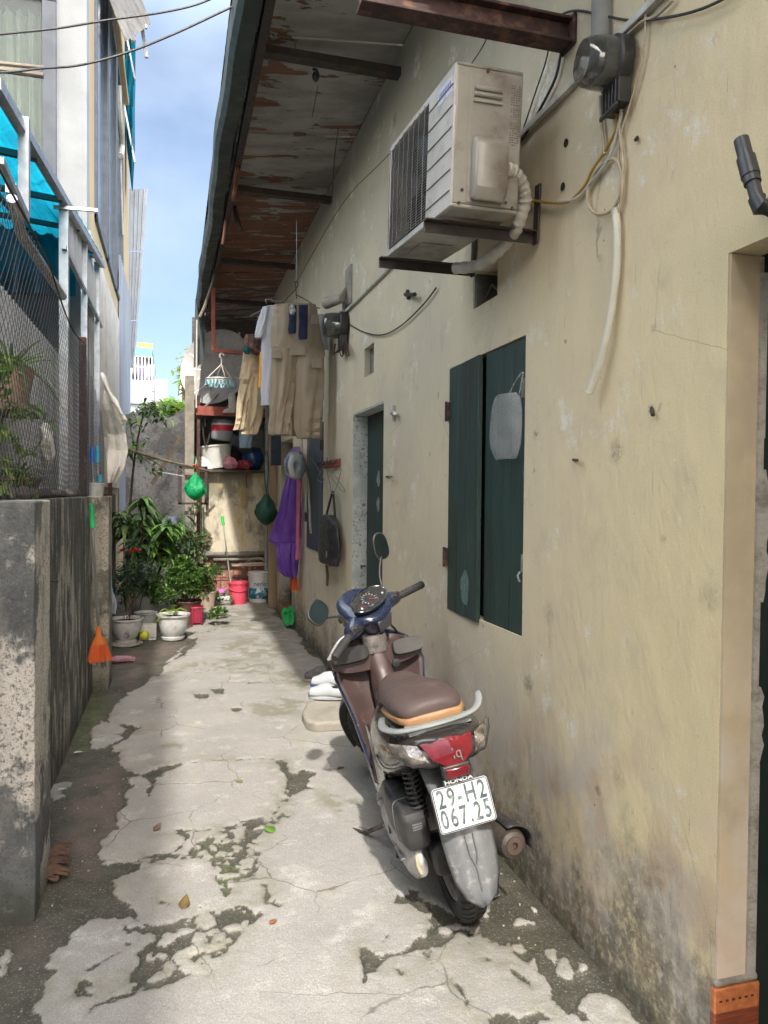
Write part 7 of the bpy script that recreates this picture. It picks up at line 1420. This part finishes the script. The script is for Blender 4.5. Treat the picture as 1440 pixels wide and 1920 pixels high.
for k, (xx, yy) in enumerate(((229,1034),(246,1036),(257,1033))):
    fb_ = MB(); c_ = at(xx, yy, Y=7.85)
    for j in range(16): d_ = rdir(-.1, 1); leaf_(fb_, c_, d_, V(0,0,1) if abs(d_.z) < .9 else V(1,0,0), .032, .032, -.2, .5, 0, 3, [.4, 1, 1, .5])
    fb_.build('bloom', M.get('bloom') or M.setdefault('bloom', translucent('rose_red', (.70,.05,.06), .3, .5)), t)
# tall plant with drooping lance leaves (fluted pot)
t = plant('mango_sapling', (-.34, 9.35, .38), 'tall sapling with long drooping lance-shaped leaves in the fluted pot'); sb, lf = MB(), MB()
for k in range(6):
    a = k*1.05; s0 = V(-.34+.04*cos(a), 9.35+.04*sin(a), .36); tp_ = V(-.22+.42*cos(a)*rnd.uniform(.4,1), 9.25+.35*sin(a), rnd.uniform(1.15, 1.62)); pts = smooth_path([s0, s0.lerp(tp_, .5)+V(0,0,.12), tp_], 6); sb.tube(pts, [.014-.009*i/len(pts) for i in range(len(pts))], 6)
    for p in pts[5:]:
        for j in range(10):
            d_ = rdir(-.1, .55); leaf_(lf, p, d_, V(0,0,1), rnd.uniform(.15, .27), rnd.uniform(.045, .065), rnd.uniform(.45, .95), .25, rnd.choice((0, 0, 1, 1, 2)), 6, [.12, .6, .95, 1, .8, .45, .03])
for k in range(70):                                   # inner, darker hanging mass
    p = V(-.25+rnd.uniform(-.3,.42), 9.5+rnd.uniform(-.2,.3), rnd.uniform(.75,1.3)); leaf_(lf, p, rdir(-.6,.1), V(0,0,1), rnd.uniform(.18,.28), .06, .7, .25, 2, 6, [.12,.6,.95,1,.8,.45,.03])
sb.build('stem', stemm, t); lf.build('foliage', [LM['mid'], LM['light'], LM['dark']], t, smooth=False)
# dense bush
def bush(name, c, r, n_, label, mats, Lr, Wr, pick, seed=1, gap=.35, stems=5, base=None, flat=.5):
    rr = random.Random(seed); t = plant(name, base or (c[0], c[1], .2), label); lf, sb = MB(), MB(); clumps = [(V(*c)+V(rr.gauss(0,.48)*r[0], rr.gauss(0,.45)*r[1], rr.gauss(0,.42)*r[2]), rr.uniform(.22,.42)) for _ in range(26)]
    for k in range(n_):
        cc_, cr_ = clumps[k % len(clumps)]; d_ = rdir(-.5, 1); p = cc_+V(d_.x*r[0]*cr_, d_.y*r[1]*cr_, d_.z*r[2]*cr_)*rr.uniform(.6, 1.1)
        for q in range(4):
            dd = (d_+rdir(-.2,1)*.9); leaf_(lf, p, dd, V(0,0,1), rr.uniform(*Lr), rr.uniform(*Wr), .25, .25, rr.choice(pick), 3, [.15, 1, .8, .05])
    for k in range(stems):
        a = 6.28*k/stems; b0 = Vector(base or (c[0], c[1], .2)); cc_ = clumps[k][0]; sb.tube(smooth_path([b0+V(.02*cos(a), .02*sin(a), 0), b0.lerp(cc_, .5), cc_], 4), .006, 5)
    sb.build('stem', stemm, t); lf.build('foliage', mats, t, smooth=False); return t
bush('round_bush', (.14, 9.05, .52), (.36, .30, .25), 1900, 'dense round bush with small glossy bright leaves', [LM['mid'], LM['light'], LM['dark']], (.04, .065), (.02, .03), (0, 1, 1, 1, 2), 3, base=(.16, 9.1, .24))
bush('variegated_shrub', (.10, 10.0, .88), (.34, .25, .27), 330, 'pale variegated shrub behind the dense bush', [LM['mid'], LM['var'], LM['dark']], (.06, .10), (.02, .032), (0, 0, 1, 2), 8, base=(.10, 10.1, .0))
bush('marigold_plant', (.40, 10.15, .42), (.15, .15, .20), 110, 'small loose plant in the beige pot at the right end', [LM['mid'], LM['light'], LM['dark']], (.05, .08), (.022, .035), (0, 1, 2), 9, base=(.44, 10.2, .2))
bush('shade_plant', (-.42, 8.75, .55), (.20, .25, .28), 170, 'dark shade-grown plant filling in behind the rose bush', [LM['dark'], LM['blue'], LM['mid']], (.06, .11), (.03, .05), (0, 0, 1, 2), 12, base=(-.42, 8.8, 0))
bush('weed', (.56, 10.3, .10), (.14, .10, .09), 26, 'small pale weed on the ground by the white tray', [LM['light'], LM['var'], LM['mid']], (.06, .10), (.035, .05), (0, 1, 2), 14, base=(.56, 10.3, 0))
for (xx, yy, yv, lb_) in ((378,1094,9.9,'left small orange fruit on the potted plant'), (386,1098,9.9,'right small orange fruit on the potted plant')):
    b = MB(); b.ell(at(xx, yy, Y=yv), (.022,.022,.022), 12, 8); one('orange_fruit', b, M.get('orf') or M.setdefault('orf', solidcol('orange_fruit', (.70,.28,.03), .4)), lb_, 'fruit')
t = plant('fern', (-.01, 8.02, .24), 'bright green fern fronds arching over the rounded white pot'); lf = MB()
for (e, s_) in (((-.19, 7.94, .20), .05), ((.14, 7.96, .32), .05), ((-.05, 7.86, .30), .045), ((.06, 7.88, .31), .045), ((-.14, 8.05, .30), .04), ((.02, 8.18, .34), .04)):
    b0 = V(-.01, 8.04, .25); e = V(*e); pts = smooth_path([b0, b0.lerp(e, .5)+V(0,0,.06), e], 10)
    for i in range(1, len(pts)):
        d_ = (pts[i]-pts[i-1]).normalized(); s = d_.cross(V(0,0,1)).normalized(); w_ = s_*sin(pi*min(1, .15+i/len(pts)*.9))
        for sg in (-1, 1): leaf_(lf, pts[i], s*sg+d_*.3, V(0,0,1), w_, .012, .2, .1, 0, 2, [.9, 1, .1])
lf.build('frond', LM['yel'], t, smooth=False)
# tree leaning in from the left over the rear wall
t = plant('small_tree', (-.62, 10.9, 0), 'slender tree with pale grey-green leaf clusters against the rear wall', cat='tree'); sb = MB()
tr_ = smooth_path([V(-.62,10.9,0), V(-.58,10.85,1.2), V(-.50,10.8,2.1), V(-.36,10.7,2.75)], 6); sb.tube(tr_, [.022-.012*i/len(tr_) for i in range(len(tr_))], 8)
brs = [[V(-.50,10.8,2.1), at(245,800,Y=10.6), at(262,790,Y=10.4)], [V(-.40,10.7,2.6), at(270,765,Y=10.6), at(300,770,Y=10.5)], [V(-.52,10.8,1.9), at(250,845,Y=10.5), at(290,862,Y=10.3)], [V(-.52,10.8,2.0), at(262,850,Y=10.4), at(312,880,Y=10.2)], [V(-.4,10.7,2.6), at(285,760,Y=10.6), at(292,755,Y=10.5)]]
for br in brs: sb.tube(smooth_path(br, 4), .008, 6)
sb.build('trunk', stemm, t); lf = MB()
for (xx, yy, n_, sp_) in ((288,765,44,22),(265,785,34,20),(300,775,30,16),(272,768,26,16),(255,800,16,14),(250,845,26,16),(280,862,26,20),(300,880,10,12),(240,840,20,14),(262,830,12,16)):
    for k in range(n_):
        p = at(xx+rnd.gauss(0,sp_*.55), yy+rnd.gauss(0,sp_*.5), Y=10.5+rnd.uniform(-.25,.25)); leaf_(lf, p, rdir(-.7,.3), V(0,0,1), rnd.uniform(.07,.12), rnd.uniform(.035,.055), .4, .2, rnd.choice((0,0,1,2)), 3, [.2,1,.7,.05])
lf.build('crown', [LM['mid'], LM['dark'], LM['light']], t, smooth=False)
t = plant('far_shrub', (.25, 24, 0), 'distant sunlit shrub above the rear wall beside the concrete post', cat='tree'); lf = MB(); b = MB(); b.tube([V(.3,24,0), V(.3,24,5)], .06, 6); b.build('trunk', stemm, t)
for k in range(260):
    p = at(rnd.gauss(352,7), rnd.gauss(700,18), Y=24+rnd.uniform(-.5,.5)); leaf_(lf, p, rdir(), V(0,0,1), .28, .16, .3, .2, 0, 2, [.3,1,.2])
lf.build('crown', [LM['yel']], t, smooth=False)
lf = MB()
for k in range(500):
    p = at(rnd.uniform(302,346), 768+rnd.gauss(0,6)-4*sin(k), Y=19+rnd.uniform(-.8,.8)); leaf_(lf, p, rdir(), V(0,0,1), .22, .14, .3, .2, rnd.choice((0,1)), 2, [.3,1,.2])
for k in range(500): p = V(rnd.uniform(-.4,.8), 19+rnd.uniform(-.6,.6), rnd.uniform(.2,3.4)); leaf_(lf, p, rdir(), V(0,0,1), .3, .2, .3, .2, 1, 2, [.3,1,.2])
one('hedge', lf, [LM['yel'], LM['light']], 'yellow-green hedge top just above the rear wall', 'hedge', smooth=False)
# plants behind the fence
def blades(name, c, n_, L_, label, mats, W_=.017, up_=(.15, 1), pick=(0, 0, 1), seed=0):
    t = plant(name, c, label); lf = MB(); rr = random.Random(seed)
    for k in range(n_):
        a = rr.uniform(0, 6.28); z_ = rr.uniform(*up_); d_ = V(cos(a)*(1-z_*.6), sin(a)*(1-z_*.6), z_); leaf_(lf, V(*c)+V(.03*cos(a), .03*sin(a), 0), d_, V(0,0,1), rr.uniform(.6, 1)*L_, W_*rr.uniform(.7, 1.1), rr.uniform(.35, .85), .35, rr.choice(pick), 7, [.7, 1, 1, .95, .8, .6, .35, .03])
    lf.build('leaves', mats, t, smooth=False); return t
pc1 = at(22, 690, X=-.84); pc2 = at(30, 905, X=-.80)
pot(V(pc1.x, pc1.y, pc1.z-.20), .08, .115, .20, 'terracotta pot behind the fence with the upper spider plant', pm('terracotta', (.36,.25,.17), (.26,.19,.13), .8, 0, 9, dirt=(.12,.10,.08), bump=.2), False)
blades('spider_plant', (pc1.x, pc1.y, pc1.z), 46, .46, 'upper spider plant with arching striped blades behind the fence', [LM['yel'], LM['light'], LM['mid']], pick=(0, 1, 1, 2), seed=3)
pot(V(pc2.x, pc2.y, pc2.z-.12), .09, .12, .14, 'low pot on the wall top behind the fence', solidcol('brown_pot', (.12,.06,.04), .7), False)
blades('spider_plant', (pc2.x, pc2.y, pc2.z), 60, .36, 'lower spider plant spilling over the wall behind the fence', [LM['light'], LM['yel'], LM['dark']], W_=.014, pick=(0, 1, 2, 2), seed=5)
t = plant('creeper', at(40, 800, X=-.72), 'thin yellow-green creeper climbing the chain-link fence'); lf, sb = MB(), MB()
for pth in ([(5,720),(20,760),(45,780),(70,760)], [(10,800),(30,830),(60,850),(95,790)], [(0,860),(30,880),(60,900),(50,930)], [(0,700),(10,690),(22,670)], [(5,915),(20,940),(45,950),(58,925)]):
    P_ = smooth_path([at(a, c_, X=-.69) for a, c_ in pth], 5); sb.tube(P_, .003, 5)
    for p in P_:
        for j in range(2): leaf_(lf, p+rdir()*.015, rdir(-.6,.5), V(0,0,1), rnd.uniform(.04,.075), rnd.uniform(.03,.05), .3, .2, rnd.choice((0,1)), 3, [.5,1,.7,.05])
sb.build('stem', stemg, t); lf.build('leaves', [LM['yel'], LM['light']], t, smooth=False)
b = MB(); b.bx(-1.0, -.68, 3.15, 5.4, 1.40, 1.44); one('plank', b, 'bamboo', 'plank behind the fence carrying pots', 'plank'); 
b = MB(); b.bx(-1.15, -.72, pc1.y-.2, pc1.y+.35, pc1.z-.24, pc1.z-.205); one('hanging_shelf', b, 'bamboo', 'small shelf holding the terracotta pot behind the fence', 'shelf')
b = MB(); q_ = at(88, 835, X=-.66); b.ell(q_, (.03, .12, .11), 20, 14); b.v = [p+V(.012*sin(p.z*50+p.y*30), .02*sin(p.z*33), .02*sin(p.y*45)) for p in b.v]; one('white_bag', b, wp, 'crumpled white plastic bag stuck behind the fence', 'bag', sub=1)
b = MB()
for k in range(9): y_ = 3.6+k*.27; b.ell(V(-.70+.02*sin(k), y_, 1.53), (.04, .09+.03*rnd.random(), .025+.02*rnd.random()), 12, 8)
one('rubble', b, pm('wall_rubble', (.16,.15,.14), (.08,.075,.07), .9, 0, 12, bump=.8, bscale=30, bdist=.01), 'broken bits lying along the wall top behind the fence', 'rubble', kind='stuff') if False else tag(b.build('rubble', pm('wall_rubble', (.16,.15,.14), (.08,.075,.07), .9, 0, 12, bump=.8, bscale=30, bdist=.01)), 'broken bits lying along the wall top behind the fence', 'rubble', kind='stuff')
# white pot with blue brushes on the wall top
pw = pot((-.60, 6.42, 1.51), .055, .068, .105, 'small white jar on the far pier holding blue brushes', name='white_jar', foot=False)
for (dx, h_, lb_) in ((-.018, .36, 'longer dark blue brush in the white jar'), (.020, .37, 'light blue brush in the white jar, tall one'), (.036, .14, 'short turquoise brush in the white jar')):
    t = thing('brush', (-.60+dx, 6.42, 1.53), lb_, 'brush'); b = MB(); x_ = -.60+dx; b.tube([V(x_, 6.42, 1.53), V(x_-.01, 6.42, 1.53+h_)], .0055, 6); b.build('handle', M['galv'], t)
    b = MB(); b.tube([V(x_-.007, 6.42, 1.53+h_*.68), V(x_-.01, 6.42, 1.53+h_+.01)], .017, 10); b.build('grip', solidcol('brush_blue' + str(int(h_*100)), (.02,.12,.42) if h_ == .36 else (.03,.30,.45), .4), t)
# hanging sack
sk = pm('woven_sack', (.62,.60,.54), (.50,.48,.43), .85, 0, 3, dirt=(.36,.33,.27), dscale=6, damt=.5, bump=.9, bscale=12, bdist=.02)
b = MB(); b.loft(vloft(rowspx([(193,198,725,7.3),(192,212,755,7.3),(195,226,790,7.4),(198,233,815,7.5),(202,235,845,7.5),(203,228,875,7.4),(204,214,905,7.4)], 7.4, .05), .022, 5, 44, 5, .01)); s_ = one('sack', b, sk, 'dirty white woven sack hanging over the fence', 'sack')
b = MB(); b.tube(smooth_path([at(190, 700, Y=7.25), at(205, 735, Y=7.2), at(222, 765, Y=7.2), at(234, 790, Y=7.3)], 5), [.02+.006*sin(i) for i in range(16)], 8); one('rolled_cloth', b, sk, 'rolled dirty cloth along the top of the hanging sack', 'cloth')
b = MB(); b.tube(smooth_path([at(204, 768, Y=7.19), at(214, 790, Y=7.19), at(222, 812, Y=7.2), at(214, 800, Y=7.19)], 5), .006, 5); b.build('faded_print', solidcol('faded_blue', (.20,.27,.30), .8), s_)
b = MB(); b.bx(-.66, -.62, 8.3, 8.35, 1.4, 2.55); one('fence_post', b, 'rust_beam', 'rusty post standing behind the hanging sack', 'post')
# blue-handled mop hanging behind the far pier
t = thing('mop', at(209, 1150, Y=6.6), 'small mop with sky blue handle hanging behind the far pier', 'mop'); b = MB(); b.tube([at(207, 1066, Y=6.6), at(208, 1108, Y=6.6)], .011, 8); b.tube([at(208, 1104, Y=6.6), at(208, 1112, Y=6.6)], .017, 8); b.build('handle', solidcol('sky_blue', (.08,.42,.60), .4), t)
b = MB()
for k in range(26): a = rnd.uniform(0, 6.28); c_ = at(211, 1110, Y=6.6); b.tube(smooth_path([c_, c_+V(.03*cos(a), .02*sin(a), -.09), c_+V(.022*cos(a), .02*sin(a), -.19+.03*rnd.random())], 3), .005, 5)
b.build('mop_head', solidcol('mop_grey', (.25,.26,.32), .9), t)
b = MB(); b.loft(vloft(rowspx([(311,330,968),(309,332,985),(311,331,1012),(315,329,1030)], 10.6, .05), .012, 5, 30, 1)); one('checked_cloth', b, pm('checked_blue', (.10,.12,.26), (.22,.24,.34), .9, 0, 60, bump=.3), 'blue checked cloth hanging behind the sapling', 'cloth')
# ================================================================ GROUND LITTER
def flatleaf(px_, py_, L_, W_, ang, label, col, curl=.1, name='fallen_leaf'):
    b = MB(); c_ = at(px_, py_, Z=.016); leaf_(b, c_, V(cos(ang), sin(ang), .12), V(0,0,1), L_, W_, curl, .25, 0, 6, [.05,.7,1,.9,.7,.4,.03]); return one(name, b, col, label, 'leaf', solid=.0012)
flatleaf(512, 1562, .085, .05, 1.9, 'fresh green fallen leaf on the concrete left of the scooter', leafmat('fallen_green', (.20,.36,.06), (.14,.27,.05)))
flatleaf(342, 1705, .06, .042, 1.3, 'curled brown-yellow leaf on the broken slab', leafmat('fallen_olive', (.22,.16,.05), (.14,.09,.03)), -.3)
flatleaf(505, 1732, .035, .02, .5, 'tiny orange leaf on the concrete near the bottom', leafmat('fallen_orange', (.50,.20,.08), (.35,.13,.05)))
flatleaf(288, 1558, .05, .03, .9, 'dry brown leaf curl on the left concrete patch', leafmat('fallen_brown', (.26,.16,.10), (.18,.10,.06)), -.3)
flatleaf(455, 1467, .05, .03, 2.4, 'faded yellow leaf on the concrete in the middle', leafmat('fallen_pale', (.40,.33,.16), (.30,.24,.12)))
flatleaf(632, 1442, .05, .03, .4, 'reddish dry leaf beside the front wheel', leafmat('fallen_red', (.28,.12,.06), (.2,.08,.04)))
flatleaf(138, 1412, .05, .03, .2, 'white scrap of paper by the foot of the left wall', wp, name='paper_scrap'); flatleaf(108, 1482, .04, .02, .5, 'small white scrap farther forward by the left wall', wp, name='paper_scrap')
b = MB(); c_ = at(205, 1238, Z=.02); b.loft(vloft([(c_+V(-.02,0,0), V(0,.06,0), V(0,0,.014)), (c_+V(.06,.01,.008), V(0,.09,0), V(0,0,.02)), (c_+V(.15,0,.01), V(0,.07,0), V(0,0,.018)), (c_+V(.22,-.01,0), V(0,.04,0), V(0,0,.01))], .01, 5, 26)); one('pink_rag', b, solidcol('pink_cloth', (.50,.26,.30), .9), 'dirty pink rag lying on the dirt past the far pier', 'rag')
# dry palm sheath leaning at the foot of the near pier
b = MB(); c0_ = at(92, 1648, Z=.02)
for k in range(60):
    t_ = k/59; a = -.35+1.15*t_; d_ = V(cos(a)*.8, .35+.3*sin(a*2), .18*sin(t_*pi)); L_ = .085*(.8+.4*abs(sin(t_*23)))+.02*rnd.random(); p = c0_+V(-.03, -.02+.16*t_, .05*sin(t_*pi)); b.tube([p, p+d_.normalized()*L_*.5+V(0,0,.025), p+d_.normalized()*L_+V(0,0,.0)], [.006,.007,.003], 5)
S_ = []
for j in range(6): S_.append([c0_+V(-.05+.017*j+.006*sin(i*2.7), -.03+.16*i/9+.01*j*sin(i), .012+.055*sin(pi*i/9)*(1-.12*j)+.012*sin(i*2.1+j)) for i in range(10)])
b.loft(S_, cap=False, close=False); one('dry_palm_sheath', b, pm('dry_sheath', (.11,.060,.038), (.06,.032,.022), .85, 0, 9, stretch=(1,6,1), bump=.6, bscale=40, bdist=.006), 'dry brown palm sheath lying at the foot of the near pier', 'palm sheath')
# small loose stones and grit
b = MB()
for k in range(420):
    x_ = rnd.uniform(-.58, 1.33); y_ = 1.6*(5.0**rnd.random())
    if -.2 < x_ < 1.0 and rnd.random() < .8: continue
    s_ = rnd.uniform(.002, .006); b.box(V(x_, y_, .006), (s_*1.5, s_*1.2, s_), Matrix.Rotation(rnd.uniform(0,3), 4, 'Z'))
tag(b.build('grit', pm('grit', (.40,.38,.34), (.2,.18,.15), .9, 0, 50, bump=0)), 'loose grit scattered on the dirt', 'grit', kind='stuff')
# things dangling from the eave
def dang(pts, r, mat, label, name, cat, Yv=5.2):
    b = MB(); b.tube(smooth_path([at(p[0], p[1], Y=Yv) for p in pts], 5), r, 6); return one(name, b, mat, label, cat)
dang([(566,-30),(567,30),(567,70),(574,105),(588,138)], .007, 'white_metal', 'white cable dangling from the eave with a loose end', 'hanging_cable', 'cable', 4.6)
b = MB(); b.tube(smooth_path([at(585,132,Y=4.6), at(592,130,Y=4.6), at(597,142,Y=4.6), at(592,152,Y=4.6), at(588,140,Y=4.6)], 4), .008, 6); b.ell(at(591,143,Y=4.6), (.02,.02,.03), 10, 8); one('lamp_holder', b, 'black_plastic', 'small black lamp holder at the end of the white cable', 'lamp holder')
for pts, lb_ in (([(542,-5),(545,30),(549,60),(553,80),(555,108)], 'long dry twig hanging at the top of the eave'), ([(560,10),(562,30),(563,48)], 'short dry twig hanging near the white cable')):
    dang(pts, .006, 'bamboo', lb_, 'dry_twig', 'twig', 4.5)
dang([(628,-10),(615,60),(600,140),(585,220)], .0022, 'cable', 'thin black wire hanging from the eave, nearer one', 'thin_wire', 'wire', 5.0); dang([(648,120),(640,200),(628,290),(622,382)], .003, 'cable', 'thin black wire hanging from the eave, right one', 'thin_wire', 'wire', 5.6)
strip = pm('torn_strip', (.42,.20,.12), (.26,.11,.07), .85, 0, 4, stretch=(1,1,.3), bump=.6)
b = MB(); S_ = []
for (xa, xb, y_) in ((478,481,118),(472,486,150),(464,490,185),(458,487,220),(452,470,245),(446,458,280),(442,452,310),(439,447,345),(434,440,375)):
    S_.append([at(xa+(xb-xa)*i/6, y_+3*sin(i*2+y_), Y=6.0+.05*sin(i*1.7+y_*.1)) for i in range(7)])
b.loft(S_, cap=False, close=False); one('torn_strip', b, strip, 'torn reddish strip hanging along the outer eave edge', 'strip', solid=.003)
dang([(436,372),(440,390),(446,415),(452,432)], .022, 'dark_steel', 'dark rag end hanging below the second eave beam', 'dark_rag', 'rag', 7.2); dang([(424,400),(420,440),(417,458)], .014, strip, 'narrow torn strip end near the gutter', 'strip_end', 'strip', 7.2)
dang([(412,478),(404,500),(398,530),(385,570),(374,595)], .018, 'bamboo', 'bundle of pale dry fibres hanging at the gutter end', 'fibre_bundle', 'fibre', 9.0)
